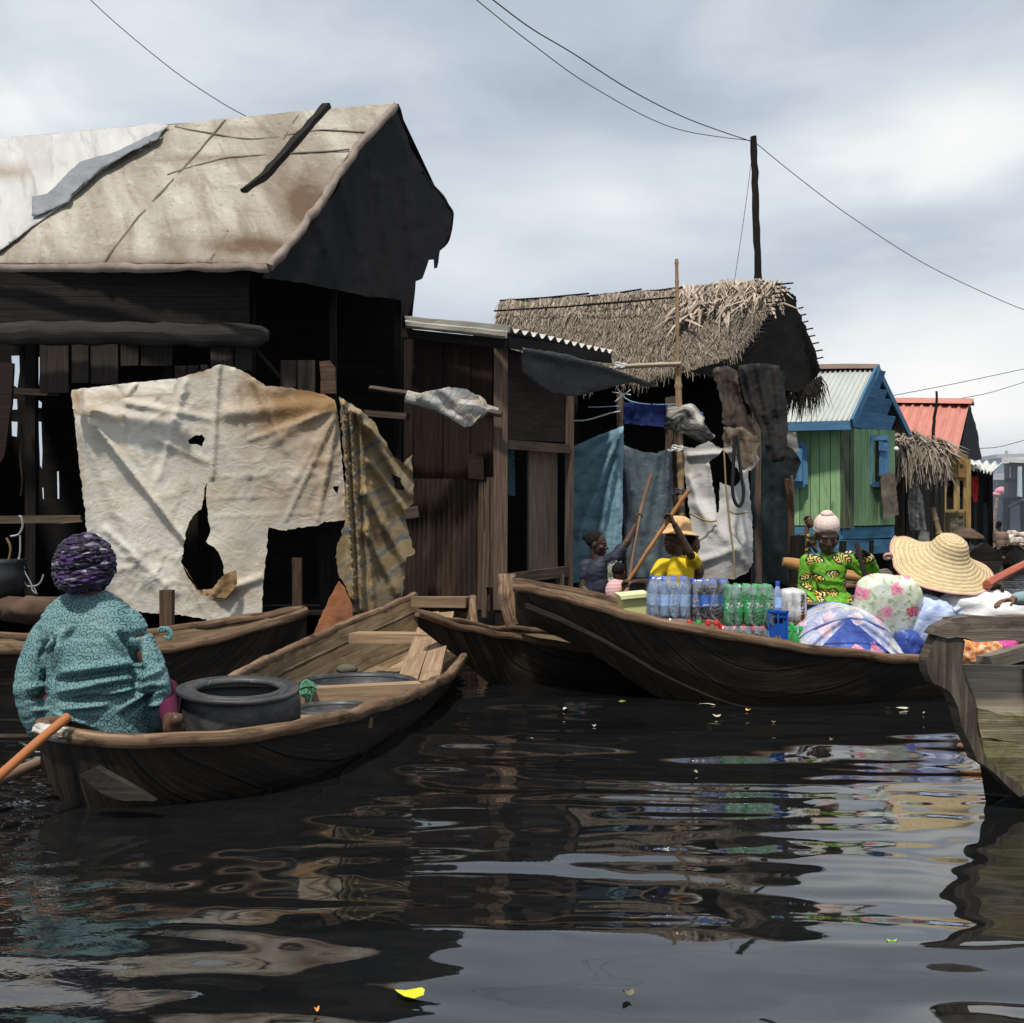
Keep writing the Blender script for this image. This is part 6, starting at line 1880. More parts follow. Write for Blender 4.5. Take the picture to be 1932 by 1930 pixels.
def print_mat(name, base, dark, light, kind):
    """printed cotton: curls or leaf blotches on the front / back plane"""
    t = NT(name)
    tc = t.n('ShaderNodeTexCoord')
    mp = t.n('ShaderNodeMapping'); t.l(tc.outputs['Object'], mp.inputs[0])
    sx = t.n('ShaderNodeSeparateXYZ'); t.l(mp.outputs[0], sx.inputs[0])
    cb = t.n('ShaderNodeCombineXYZ'); t.l(sx.outputs[0], cb.inputs[0]); t.l(sx.outputs[2], cb.inputs[1])
    vec = cb.outputs[0]
    if kind == 'curls':
        S = 32.0
        out = base
        acc = None
        for off, hand_ in ((0.0, 1), (.37, -1)):
            vv = t.n('ShaderNodeVectorMath', operation='ADD'); t.l(vec, vv.inputs[0]); vv.inputs[1].default_value = (off, off * 1.7, 0)
            vo = t.n('ShaderNodeTexVoronoi', voronoi_dimensions='2D', feature='F1'); t.l(vv.outputs[0], vo.inputs['Vector']); vo.inputs['Scale'].default_value = S; vo.inputs['Randomness'].default_value = .55
            sub = t.n('ShaderNodeVectorMath', operation='SUBTRACT'); t.l(vv.outputs[0], sub.inputs[0]); t.l(vo.outputs['Position'], sub.inputs[1])
            s2 = t.n('ShaderNodeSeparateXYZ'); t.l(sub.outputs[0], s2.inputs[0])
            ang = t.math('ARCTAN2', s2.outputs[1], s2.outputs[0])
            rot = t.n('ShaderNodeSeparateColor'); t.l(vo.outputs['Color'], rot.inputs[0])
            a = t.math('MULTIPLY_ADD', ang, hand_ / (2 * PI), rot.outputs[0])
            r = t.math('MULTIPLY', vo.outputs['Distance'], 2.35)
            w = t.math('FRACT', t.math('ADD', r, a))
            line = t.math('LESS_THAN', t.math('ABSOLUTE', t.math('SUBTRACT', w, .5)), .135 if hand_ == 1 else .0)
            line = t.math('MULTIPLY', line, t.math('LESS_THAN', vo.outputs['Distance'], .62))
            acc = line if acc is None else t.math('MAXIMUM', acc, line)
            break
        ve = t.n('ShaderNodeTexVoronoi', voronoi_dimensions='2D', feature='F1'); t.l(vec, ve.inputs['Vector']); ve.inputs['Scale'].default_value = 75
        dots = t.math('LESS_THAN', ve.outputs['Distance'], .17)
        acc = t.math('MAXIMUM', acc, t.math('MULTIPLY', dots, t.math('GREATER_THAN', vo.outputs['Distance'], .5)))
        c = t.mix(acc, base, dark)
        n = t.noise(vec, 6, 4, .5)
        c = t.mix(t.ramp(n, [(.4, 0.0), (.7, .25)]), c, light)
    else:
        dn = t.n('ShaderNodeTexNoise'); t.l(vec, dn.inputs[0]); dn.inputs['Scale'].default_value = 14
        ad = t.n('ShaderNodeVectorMath', operation='MULTIPLY_ADD'); t.l(dn.outputs['Color'], ad.inputs[0]); ad.inputs[1].default_value = (.035, .035, 0); t.l(vec, ad.inputs[2])
        vo = t.n('ShaderNodeTexVoronoi', voronoi_dimensions='2D', feature='F1'); t.l(ad.outputs[0], vo.inputs['Vector']); vo.inputs['Scale'].default_value = 9.0; vo.inputs['Randomness'].default_value = .7
        sub = t.n('ShaderNodeVectorMath', operation='SUBTRACT'); t.l(ad.outputs[0], sub.inputs[0]); t.l(vo.outputs['Position'], sub.inputs[1])
        rc = t.n('ShaderNodeSeparateColor'); t.l(vo.outputs['Color'], rc.inputs[0])
        vr = t.n('ShaderNodeVectorRotate', rotation_type='Z_AXIS'); t.l(sub.outputs[0], vr.inputs['Vector']); t.l(t.math('MULTIPLY', rc.outputs[0], 6.28), vr.inputs['Angle'])
        s2 = t.n('ShaderNodeSeparateXYZ'); t.l(vr.outputs[0], s2.inputs[0])
        lx = t.math('MULTIPLY', s2.outputs[0], 9.0); ly = t.math('MULTIPLY', s2.outputs[1], 9.0)
        el = t.math('ADD', t.math('MULTIPLY', t.math('MULTIPLY', lx, lx), 4.5), t.math('MULTIPLY', t.math('MULTIPLY', ly, ly), 15.0))
        keep = t.math('GREATER_THAN', rc.outputs[1], .06)
        blob = t.math('MULTIPLY', keep, t.math('LESS_THAN', el, 1.1))
        vein = t.math('GREATER_THAN', t.math('SINE', t.math('ADD', t.math('MULTIPLY', lx, 26), t.math('MULTIPLY', t.math('ABSOLUTE', ly), -26))), .0)
        inner = t.math('MULTIPLY', t.math('MULTIPLY', vein, keep), t.math('LESS_THAN', t.math('ADD', el, t.math('MULTIPLY', ly, 1.3)), .66))
        n = t.noise(vec, 40, 4, .6)
        g = t.mix(t.ramp(n, [(.4, 0.0), (.65, .8)]), base, tuple(x * .45 for x in base))
        c = t.mix(blob, g, dark)
        c = t.mix(inner, c, t.mix(t.ramp(t.noise(vec, 25, 2, .5), [(.45, 0.0), (.55, 1.0)]), light, (.75, .45, .05)))
    b = t.n('ShaderNodeTexNoise'); t.l(tc.outputs['Object'], b.inputs[0]); b.inputs['Scale'].default_value = 130
    t.bsdf(c, .62, t.bump(b.outputs[0], .12, .002), .35)
    return t.m


# --- the woman in teal with her back to us
TEAL = print_mat('teal_curl_print', (.105, .215, .225), (.006, .017, .02), (.27, .38, .385), 'curls')
YT = 4.86
def p(x, y, d=0.0): return P(x, y, YT + d)
PT = thing('person', 'person seated with back turned in a teal curl print shirt and purple knitted headscarf', 'person', p(185, 1385, .05))
b = Body()
b.cap(p(168, 1134, .11), p(168, 1095, .09), .058, .055)
head(b, p(166, 1066, .09), (.30, .95, -.05), 1.06)
for a_, e_, w_ in (((92, 1185, .09), (54, 1292, -.01), (72, 1378, .02)), ((254, 1185, .09), (296, 1290, .0), (302, 1366, .10))):
    mid_ = (a_[0] + (e_[0] - a_[0]) * .35, 1225, .065)
    b.cap(p(*a_), p(*mid_), .036, .035); b.cap(p(*mid_), p(*e_), .035, .034); b.cap(p(*e_), p(*w_), .034, .028)
hand(b, p(74, 1380, .02), (.45, .35, -.75), (.2, .9, .2), .85, 1.0, -1)
hand(b, p(301, 1366, .10), (-.25, .35, -.9), (-.6, .4, 0), .6, 1.0, 1)
b.ell(p(185, 1360, .05), (.19, .15, .12))
# folded legs: knees forward and to the right, one foot on the gunwale
kR = p(316, 1302, .16); aR = p(321, 1362, -.16)
b.cap(p(235, 1370, .15), kR, .085, .045); b.cap(kR, aR, .044, .030)
b.cap(aR, p(324, 1374, -.26), .034, .03)
ft = p(333, 1358, -.30)
b.cap(p(322, 1374, -.26), ft, .034, .028)
for k in range(5):
    b.cap(p(326 + k * 3.6, 1357, -.31 + k * .006), p(328 + k * 3.7, 1347 + k * .8, -.31 + k * .006), .0115, .0095, 8)
b.cap(p(326, 1374, -.28), p(338, 1372, -.27), .028, .026)
kL = p(110, 1330, .5); b.cap(p(140, 1370, .15), kL, .09, .062); b.cap(kL, p(160, 1385, .55), .06, .04)
b.bake('body', SKIN2, PT, .006, 3)
rows = [(1114, 130, 200, .055, .13), (1124, 116, 216, .08, .125), (1138, 96, 238, .10, .115), (1158, 80, 256, .115, .10), (1182, 76, 264, .125, .08), (1210, 82, 266, .13, .058), (1245, 91, 270, .133, .035), (1285, 92, 274, .138, .03), (1325, 89, 283, .150, .04), (1360, 89, 288, .160, .05), (1390, 90, 290, .165, .05)]
c = Body()
rings = []
for (y, x0, x1, dep, yo) in rows:
    cx_ = (x0 + x1) / 2; hw = (x1 - x0) / 2 * YT / F
    cc_ = p(cx_, y, yo)
    ring = []
    for j in range(40):
        a = 2 * PI * j / 40
        ca, sa = math.cos(a), math.sin(a)
        e = .82
        ring.append(cc_ + Vector((hw * math.copysign(abs(ca) ** e, ca), dep * math.copysign(abs(sa) ** e, sa), 0)))
    rings.append(ring)
c.loft(rings[::-1])
for (pts, rs) in (([(106, 1174, .10), (80, 1210, .075), (60, 1260, .03), (51, 1300, -.01), (60, 1345, .0), (71, 1375, .015)], (.066, .068, .064, .058, .053, .047)),
                  ([(242, 1174, .10), (263, 1210, .075), (284, 1256, .035), (297, 1295, -.005), (300, 1330, .03), (298, 1358, .07)], (.066, .068, .064, .058, .053, .045))):
    for i in range(len(pts) - 1):
        c.cap(p(*pts[i]), p(*pts[i + 1]), rs[i], rs[i + 1])
folds = [(110, 1285, 270, 1262, 7, -.03), (120, 1268, 262, 1250, 8, .022), (112, 1305, 275, 1275, 6, .024), (115, 1322, 250, 1310, 6, -.03), (118, 1338, 200, 1330, 6, .022), (180, 1318, 270, 1292, 6, .026), (225, 1340, 285, 1290, 7, .03), (235, 1350, 290, 1305, 5, -.03), (105, 1345, 160, 1365, 5, .022), (110, 1360, 190, 1385, 5, -.022),
         (240, 1200, 262, 1250, 7, -.045), (250, 1198, 285, 1188, 6, -.035), (228, 1195, 240, 1215, 6, -.03), (262, 1215, 250, 1300, 6, -.04), (100, 1200, 95, 1290, 6, -.04), (112, 1190, 85, 1230, 6, .02), (88, 1205, 78, 1240, 6, -.025), (200, 1190, 232, 1230, 8, .02), (120, 1195, 105, 1250, 8, .018), (140, 1185, 116, 1215, 6, -.02),
         (270, 1285, 305, 1265, 6, .02), (275, 1302, 305, 1300, 5, -.02), (50, 1300, 90, 1290, 6, .018), (52, 1318, 88, 1312, 5, -.02), (60, 1340, 92, 1338, 5, .016), (282, 1330, 310, 1322, 5, .016), (282, 1345, 308, 1338, 5, -.016), (150, 1290, 240, 1275, 6, .02)]
c.bake('shirt', TEAL, PT, .0062, 5, fold_disp(folds, .007, 11))
# purple scarf
SCARF_T = NT('purple_chunky_knit')
tc = SCARF_T.n('ShaderNodeTexCoord'); mp = SCARF_T.n('ShaderNodeMapping'); mp.inputs['Scale'].default_value = (17, 17, 40); SCARF_T.l(tc.outputs['Object'], mp.inputs[0])
vo = SCARF_T.n('ShaderNodeTexVoronoi', feature='F1'); SCARF_T.l(mp.outputs[0], vo.inputs['Vector']); vo.inputs['Scale'].default_value = 1.6
spc = SCARF_T.n('ShaderNodeSeparateColor'); SCARF_T.l(vo.outputs['Color'], spc.inputs[0])
cc2 = SCARF_T.ramp(spc.outputs[0], [(.0, (.009, .005, .015)), (.34, (.032, .012, .062)), (.58, (.055, .018, .10)), (.76, (.18, .165, .21)), (.86, (.015, .012, .02)), (.96, (.33, .31, .36))], 'CONSTANT')
SCARF_T.bsdf(cc2, .5, SCARF_T.bump(SCARF_T.math('SUBTRACT', 1, vo.outputs['Distance']), 1.0, .03), .4)
c = Body()
c.ell(p(160, 1064, .09), (.135, .145, .138))
c.ell(p(150, 1088, .06), (.115, .12, .075))
c.ell(p(140, 1098, -.02), (.07, .05, .045))
def scarf_disp(co, no):
    x, y = proj(co)
    d = np.array([noise.noise(Vector((c_[0] * 34, c_[1] * 34, c_[2] * 80))) for c_ in co], np.float32)
    e = np.array([noise.noise(Vector((c_[0] * 7, c_[1] * 7, c_[2] * 16 + 4))) for c_ in co], np.float32)
    hole = np.exp(-(((x - 165) / 22) ** 2 + ((y - 1070) / 16) ** 2)) * (co[:, 1] < YT + .02)
    return co + no * (d * .009 + e * .010 - hole * .03)[:, None]
c.bake('headscarf', SCARF_T.m, PT, .0055, 2, scarf_disp)
c = Body(); c.cap(p(235, 1368, .16), kR + Vector((0, 0, .0)), .10, .053); c.cap(kR, kR.lerp(aR, .85), .052, .040)
c.cap(p(140, 1370, .16), kL, .105, .08); c.cap(kL, p(160, 1385, .5), .075, .06); c.ell(p(185, 1362, .08), (.2, .15, .11))
c.bake('trousers', cloth('maroon_cloth', (.10, .012, .045), (.16, .022, .07)), PT, .009, 4)
m = MB(); cb_ = p(301, 1364, .09); m.tube([cb_ + Vector((.036 * math.cos(a), .036 * math.sin(a), .006 * math.sin(a))) for a in [i * PI / 10 for i in range(21)]], .006, 6)
part('bracelet', m, simple('gold_metal', (.5, .33, .12), .3, metal=1.0), PT)

# --- woman in the yellow shirt
def pp(Y):
    return lambda x, y, d=0.0: tuple(P(x, y, Y + d))
q9 = pp(9.75)
YEL = M('yellow_jersey', [(.3, (.68, .46, .012)), (.7, (.80, .58, .03))], (5, 5, 5), 1, 4, .75, .15, (200, 200, 200), .002, (), .25, 'Object', False, rand=0)
J = dict(pel=q9(1283, 1140), ch=q9(1282, 1082), nk=q9(1280, 1056), hd=q9(1272, 1021), face=(-.9, -.35, -.12), shL=q9(1249, 1066), shR=q9(1311, 1062),
         elL=q9(1228, 1099, -.10), wrL=q9(1198, 1098, -.17), hdL=((-1, .1, .1), (.1, .2, -1), 1.0, 1), elR=q9(1297, 1040, -.18), wrR=q9(1273, 990, -.26), hdR=((-.35, .3, .9), (-.9, .1, -.3), 1.0, -1),
         hipL=q9(1270, 1150), hipR=q9(1296, 1150), knL=q9(1262, 1150, -.42), knR=q9(1302, 1150, -.42), anL=q9(1275, 1195, -.35), anR=q9(1290, 1195, -.35), base=.2)
J['elR'] = q9(1300, 1042, -.24)
PY, hq = person('person in a yellow short sleeved shirt and woven hat gripping a knotty pole', J, SKIN, 1.0, YEL, .55, cloth('dark_wrap', (.02, .015, .02), (.05, .035, .04)), shirt_disp=lambda co, no: wrinkle(co, no, .007, 8), shirt_name='yellow_shirt', eye=.5)
STRAW2 = M('woven_hat_straw', [(.3, (.52, .30, .13)), (.7, (.72, .47, .24))], (30, 30, 120), 1, 4, .8, .6, (40, 40, 260), .006, (), .2, 'Object', False, rand=0)
def hat(T, c, ax, prof, mat, n=40, wob=None, name='hat', voxel=None):
    m = MB(); m.lathe(prof, c, n, ax, wob=.0)
    if wob:
        m.v = [tuple(wob(Vector(v))) for v in m.v]
    return part(name, m, mat, T, solid=.008)
hc = Vector(q9(1280, 1003, .02)); hax = Vector((.12, .02, 1)).normalized()
def hwob(v):
    d = v - hc; r = (d - hax * d.dot(hax)).length
    return v - Vector((0, 0, 1)) * max(0, r - .10) ** 1.0 * (.25 + .35 * nz(d.x * 4, d.y * 4, 1)) + Vector((0, 0, .0))
hat(PY, hc, hax, [(0, .135), (.05, .132), (.085, .115), (.10, .08), (.108, .03), (.112, .012), (.135, .006), (.165, .0), (.185, -.006)], STRAW2, 36, hwob)
# child on her back
J2 = None
PB = thing('person', 'small child peeking out behind the shoulder of the woman in the yellow shirt', 'person', q9(1312, 1060, .2))
b = Body(); hq2 = head(b, q9(1309, 1029, .12), (.15, -.98, -.05), .72); b.cap(q9(1310, 1052, .16), q9(1309, 1036, .14), .035, .03); b.ell(q9(1308, 1075, .18), (.10, .08, .13)); b.cap(q9(1300, 1060, .18), q9(1296, 1080, .1), .028, .02); b.cap(q9(1316, 1060, .16), q9(1318, 1080, .1), .028, .02)
b.bake('body', SKIN2, PB, .006, 3); eyes(PB, hq2, .72, .9)
m = MB(); m.ball(hq2(0, -.02, .035), (.058, .07, .062), 10); part('hair', m, HAIR, PB)

# --- woman in the dark printed blouse
q8 = pp(10.0)
NAVY = print_mat('navy_shell_print', (.016, .017, .035), (.005, .005, .010), (.12, .12, .16), 'curls')
J = dict(pel=q8(1124, 1142), ch=q8(1128, 1082), nk=q8(1128, 1056), hd=q8(1127, 1027), face=(.90, -.38, -.12), shL=q8(1106, 1066, .05), shR=q8(1160, 1052, -.08), elL=q8(1100, 1110), wrL=q8(1130, 1130, -.12), hdL=((1, 0, 0), (0, 0, -1), .6, 1),
         elR=q8(1183, 1022, -.06), wrR=q8(1199, 990, .06), hdR=((.10, .25, .95), (.95, .1, 0), 1.0, 1),
         hipL=q8(1112, 1150), hipR=q8(1138, 1150), knL=q8(1118, 1152, -.42), knR=q8(1150, 1152, -.42), anL=q8(1125, 1195, -.35), anR=q8(1142, 1195, -.35), base=.2)
PD, hq = person('person in a dark patterned blouse with hair tied up raising one arm on a pole', J, SKIN, .95, NAVY, .5, cloth('black_wrap', (.01, .01, .014), (.025, .025, .03)), shirt_disp=lambda co, no: wrinkle(co, no, .007, 8), eye=.4)
m = MB(); m.ball(hq(0, -.032, .045), (.078, .088, .080), 12, frame((.90, -.38, -.12)), disp=lambda d: 1 + .06 * nz(d.x * 5, d.y * 5, d.z * 5)); m.ball(hq(0, -.125, .055), (.035, .035, .035), 8)
part('hair', m, HAIR, PD)
# toddler
PC = thing('person', 'toddler in a pink striped top carried between the two women with poles', 'person', q8(1165, 1120, -.25))
b = Body(); hq2 = head(b, q8(1167, 1080, -.25), (.3, .9, -.1), .74); b.cap(q8(1165, 1100, -.25), q8(1166, 1088, -.25), .035, .03); b.ell(q8(1164, 1116, -.25), (.09, .075, .11)); b.cap(q8(1158, 1106, -.25), q8(1152, 1125, -.3), .028, .02); b.cap(q8(1172, 1106, -.25), q8(1176, 1124, -.3), .028, .02)
b.bake('body', SKIN2, PC, .006, 3)
STR = NT('pink_stripes'); tc = STR.n('ShaderNodeTexCoord'); w_ = STR.n('ShaderNodeTexWave', bands_direction='Z'); STR.l(tc.outputs['Object'], w_.inputs[0]); w_.inputs['Scale'].default_value = 26; w_.inputs['Distortion'].default_value = .6
STR.bsdf(STR.ramp(w_.outputs['Fac'], [(.4, (.55, .12, .14)), (.55, (.7, .62, .60))]), .8)
c = Body(); c.ell(q8(1164, 1116, -.25), (.105, .09, .12)); c.cap(q8(1158, 1106, -.25), q8(1154, 1118, -.28), .04, .036); c.cap(q8(1172, 1106, -.25), q8(1175, 1117, -.28), .04, .036)
c.bake('striped_top', STR.m, PC, .007, 4)
m = MB(); m.ball(hq2(0, -.018, .036), (.058, .072, .064), 10, frame((.3, .9, -.1)), disp=lambda d: 1); part('hair', m, HAIR, PC)
m = MB(); sheet(m, [(1146, 1062), (1160, 1056), (1176, 1064), (1172, 1070), (1158, 1074), (1156, 1090), (1166, 1120), (1160, 1150), (1150, 1150), (1147, 1100)], lambda x, y: 9.72 + abs(x - 1158) * .004, 3, (), .6, (.04, 8))
solo('baby_wrap', m, striped('baby_wrap', [(.0, (.55, .58, .58)), (.4, (.6, .62, .6)), (.5, (.03, .10, .11)), (.9, (.05, .14, .15))], 5, .6, 3), 'dark teal and white patterned wrap around the toddler', 'wrap')

# --- woman in the green blouse
q7 = pp(8.75)
GRN = print_mat('green_leaf_print', (.16, .42, .03), (.012, .016, .012), (.72, .62, .30), 'leaves')
J = dict(pel=q7(1568, 1138), ch=q7(1566, 1078), nk=q7(1563, 1046), hd=q7(1560, 1013, -.04), face=(-.10, -.93, -.30), up=(-.05, -.30, .95), shL=q7(1524, 1060), shR=q7(1604, 1054), elL=q7(1518, 1108, .02), wrL=q7(1535, 1142, -.18), hdL=((.5, -.7, -.3), (0, 0, -1), .6, 1),
         elR=q7(1652, 1092, -.05), wrR=q7(1636, 1048, -.16), hdR=((-.75, -.35, .35), (-.2, -.6, -.75), 1.1, -1),
         hipL=q7(1550, 1150), hipR=q7(1588, 1150), knL=q7(1535, 1165, -.38), knR=q7(1605, 1165, -.38), anL=q7(1550, 1205, -.30), anR=q7(1590, 1205, -.30), base=.1)
J['hs'] = 1.14
PG, hq = person('person in a bright green leaf print blouse and pale pink pompom beanie looking down', J, SKIN, 1.02, GRN, 1.0, GRN, shirt_disp=fold_disp([(1530, 1090, 1600, 1100, 5, .012), (1525, 1110, 1590, 1125, 5, -.012), (1612, 1066, 1640, 1090, 5, -.01), (1530, 1070, 1545, 1130, 4, -.014), (1598, 1070, 1602, 1135, 4, -.014)], .006, 8), grow=1.05, eye=.25)
c = Body()
hu = frame(J['face'], J['up'])
c.ell(hq(0, -.022, .078), (.101, .110, .098), hu); c.ell(hq(0, -.030, .050), (.105, .110, .042), hu)
PINK = M('pink_knit', [(.3, (.64, .48, .42)), (.7, (.78, .62, .56))], (30, 30, 30), 1, 4, .9, .5, (160, 160, 60), .005, (), .2, 'Object', False, rand=0)
c.bake('beanie', PINK, PG, .007, 5)
m = MB(); m.ball(hq(0, -.02, .150), (.050, .050, .036), 16, disp=lambda d: 1 + .22 * nz(d.x * 5, d.y * 5, d.z * 5)); part('pompom', m, M('pink_wool', [(.3, (.64, .50, .45)), (.7, (.78, .65, .60))], (40, 40, 40), 1, 4, .95, .9, (150, 150, 150), .01, (), .2, 'Object', False, rand=0), PG)

# --- child by the green house
q17 = pp(16.6)
DG = print_mat('dark_green_stripe', (.020, .045, .018), (.008, .010, .008), (.07, .055, .04), 'leaves')
J = dict(pel=q17(1517, 1062), ch=q17(1517, 1024), nk=q17(1520, 1005), hd=q17(1526, 985), face=(.35, -.9, -.1), shL=q17(1506, 1013), shR=q17(1534, 1013), elL=q17(1506, 1042), wrL=q17(1520, 1030, -.2), hdL=((.6, -.2, .7), (.3, 0, -.5), .8, 1), elR=q17(1540, 1040), wrR=q17(1530, 1028, -.2), hdR=((-.5, -.2, .7), (.3, 0, -.5), .8, -1),
         hipL=q17(1511, 1070), hipR=q17(1523, 1070), knL=q17(1508, 1095, -.15), knR=q17(1526, 1095, -.15), anL=q17(1510, 1125), anR=q17(1524, 1125), base=0.0)
PK, hq = person('child in a dark green dress standing behind the stump by the green house wall', J, SKIN2, .78, DG, .4, DG, shirt_disp=None, eye=.8, voxel=.010)
m = MB(); m.ball(hq(0, -.028, .05), (.060, .070, .056), 10, frame((.35, -.9, -.1))); part('hair', m, HAIR, PK)
m = MB(); m.ball(q17(1506, 1048, -.3), (.06, .05, .06), 8); m.ball(q17(1512, 1054, -.3), (.05, .05, .04), 8)
solo('yellow_bag', m, simple('yellow_orange_bag', (.65, .32, .03), .5), 'small yellow orange bag held beside the child in dark green', 'bag')

# --- figure in the wide dark hat
q20 = pp(21.5)
WH = cloth('white_shirt', (.48, .50, .52), (.68, .70, .70))
J = dict(pel=q20(1826, 1068), ch=q20(1826, 1040), nk=q20(1825, 1031), hd=q20(1825, 1018), face=(-.1, -.98, -.1), shL=q20(1807, 1036), shR=q20(1844, 1036), elL=q20(1800, 1058), wrL=q20(1812, 1064, -.3), elR=q20(1850, 1058), wrR=q20(1838, 1064, -.3),
         hipL=q20(1818, 1072), hipR=q20(1834, 1072), knL=q20(1814, 1072, -.45), knR=q20(1838, 1072, -.45), anL=q20(1818, 1090, -.4), anR=q20(1834, 1090, -.4), base=.1)
PH, hq = person('person in a white shirt under a wide dark conical hat behind the big straw hat', J, SKIN, 1.0, WH, .8, DARKW, eye=.5, voxel=.014, hv=.012)
m = MB(); m.lathe([(0, .20), (.06, .185), (.30, .05), (.345, .0), (.30, .035), (.08, .12)], q20(1824, 1013), 28, (.06, -.16, 1), wob=.03)
part('hat', m, M('dark_straw', [(.3, (.055, .032, .022)), (.7, (.13, .085, .062))], (9, 9, 9), 1, 4, .8, .5, (50, 50, 50), .006, (), .2, 'Object', False, rand=0), PH)

# --- far figure in a tan shirt
q35 = pp(35)
J = dict(pel=q35(1888, 1035), ch=q35(1888, 1013), nk=q35(1887, 1003), hd=q35(1884, 991), face=(-.6, .7, -.2), shL=q35(1876, 1007), shR=q35(1898, 1007), elL=q35(1876, 1022), wrL=q35(1882, 1028, -.3), elR=q35(1903, 1020), wrR=q35(1900, 1030, -.3), hipL=q35(1883, 1036), hipR=q35(1893, 1036), knL=q35(1880, 1036, -.4), knR=q35(1895, 1036, -.4), anL=q35(1883, 1048, -.4), anR=q35(1893, 1048, -.4), base=.2)
PF, hq = person('far person in a tan shirt bending by the smoky blue wall', J, SKIN2, 1.05, cloth('tan_shirt', (.38, .26, .19), (.52, .38, .29)), .8, DARKW, eye=0, voxel=.02, hv=.018)
m = MB(); m.ball(hq(0, -.03, .04), (.085, .10, .09), 8); part('hair', m, HAIR, PF)

# --- woman under the big straw hat
q6 = pp(8.15)
J = dict(pel=q6(1780, 1165, .25), ch=q6(1776, 1100, .12), nk=q6(1775, 1072, .02), hd=q6(1776, 1052, -.03), face=(-.1, -.9, -.45), up=(0, -.45, .9), shL=q6(1742, 1085, .06), shR=q6(1815, 1085, .06), elL=q6(1735, 1140), wrL=q6(1755, 1165, -.2), hdL=((.5, -.6, -.3), (0, 0, -1), .6, 1), elR=q6(1830, 1130), wrR=q6(1860, 1112, -.15), hdR=((.8, -.1, .3), (0, -.5, -.8), 1.0, 1),
         hipL=q6(1765, 1172, .2), hipR=q6(1798, 1172, .2), knL=q6(1755, 1172, -.2), knR=q6(1805, 1172, -.2), anL=q6(1765, 1205, -.1), anR=q6(1795, 1205, -.1), base=.1)
PS, hq = person('person bent forward beneath a huge pale straw hat among the bundles', J, SKIN, 1.0, cloth('grey_print', (.30, .30, .30), (.48, .48, .47)), 1.0, cloth('red_wrap', (.30, .02, .025), (.42, .035, .04)), eye=.4)
STRAW_T = NT('coiled_straw')
tc = STRAW_T.n('ShaderNodeUVMap'); mp = STRAW_T.n('ShaderNodeMapping'); STRAW_T.l(tc.outputs[0], mp.inputs[0])
sx = STRAW_T.n('ShaderNodeSeparateXYZ'); STRAW_T.l(mp.outputs[0], sx.inputs[0])
ringv = STRAW_T.math('SINE', STRAW_T.math('MULTIPLY', sx.outputs[1], 2 * PI / .030))
mp2 = STRAW_T.n('ShaderNodeMapping'); mp2.inputs['Scale'].default_value = (60, 90, 1); STRAW_T.l(tc.outputs[0], mp2.inputs[0])
nn = STRAW_T.noise(mp2.outputs[0], 1.0, 4, .6, .4)
c_ = STRAW_T.ramp(nn, [(.3, (.36, .26, .12)), (.5, (.60, .47, .26)), (.7, (.76, .65, .42))])
n3 = STRAW_T.noise(mp.outputs[0], 14, 4, .6)
c_ = STRAW_T.mix(STRAW_T.ramp(n3, [(.5, 0.0), (.7, .4)]), c_, (.74, .66, .48))
c_ = STRAW_T.mix(STRAW_T.math('MULTIPLY', STRAW_T.math('LESS_THAN', ringv, -.72), .45), c_, (.30, .20, .085))
hgt = STRAW_T.math('ADD', STRAW_T.math('MULTIPLY', ringv, .5), STRAW_T.math('MULTIPLY', nn, .9))
STRAW_T.bsdf(c_, .75, STRAW_T.bump(hgt, .6, .006), .25)
hc6 = Vector(q6(1787, 1048, -.06)); ax6 = Vector((.16, -.50, .85)).normalized()
xd = Vector((.93, -.10, -.36))
prof = [(0, .152), (.04, .151), (.072, .144), (.098, .128), (.115, .102), (.127, .072), (.140, .044), (.158, .018), (.182, -.004), (.21, -.026), (.25, -.052), (.29, -.074), (.33, -.092), (.358, -.102)]
prof2 = []
for i in range(len(prof) - 1):
    for k in range(3):
        f = k / 3
        prof2.append((prof[i][0] * (1 - f) + prof[i + 1][0] * f, prof[i][1] * (1 - f) + prof[i + 1][1] * f))
prof2.append(prof[-1])
m = MB(); m.lathe(prof2, hc6, 72, ax6, xdir=xd)
nv = []
for v in m.v:
    d = Vector(v) - hc6
    h_ = d.dot(ax6); rr = d - ax6 * h_; r_ = rr.length
    k = max(0, r_ - .15)
    az = math.atan2(rr.dot(ax6.cross(xd.normalized())), rr.dot(xd.normalized()))
    lift = k * (.16 * math.cos(2 * az + .6) + .10 * math.sin(3 * az)) + .004 * nz(d.x * 16, d.y * 16, d.z * 16)
    if abs(az) > 2.75: lift += k * .12
    stretch = 1 + (.10 * max(0, -math.cos(az)) ** 3) * min(1, k / .2)
    nv.append(tuple(hc6 + ax6 * (h_ + lift) + rr * stretch))
m.v = nv
SH = part('straw_hat', m, STRAW_T.m, PS, solid=.008)
rim_pts = [Vector(v) for v in nv[-73:]]
m = MB(); m.tube([v + ax6 * .001 for v in rim_pts], .0075, 6)
part('hat_binding', m, simple('pink_binding', (.52, .30, .25), .8), SH)
lft = min(rim_pts, key=lambda v: v.x)
m = MB(); m.tube(smooth_pts([lft, lft + Vector((-.02, -.03, .02)), lft + Vector((-.055, -.02, .015)), lft + Vector((-.05, 0, -.012)), lft + Vector((-.01, .01, -.012))], 16), .011, 6)
part('hat_loop', m, simple('pink_binding', (.52, .30, .25), .8), SH)

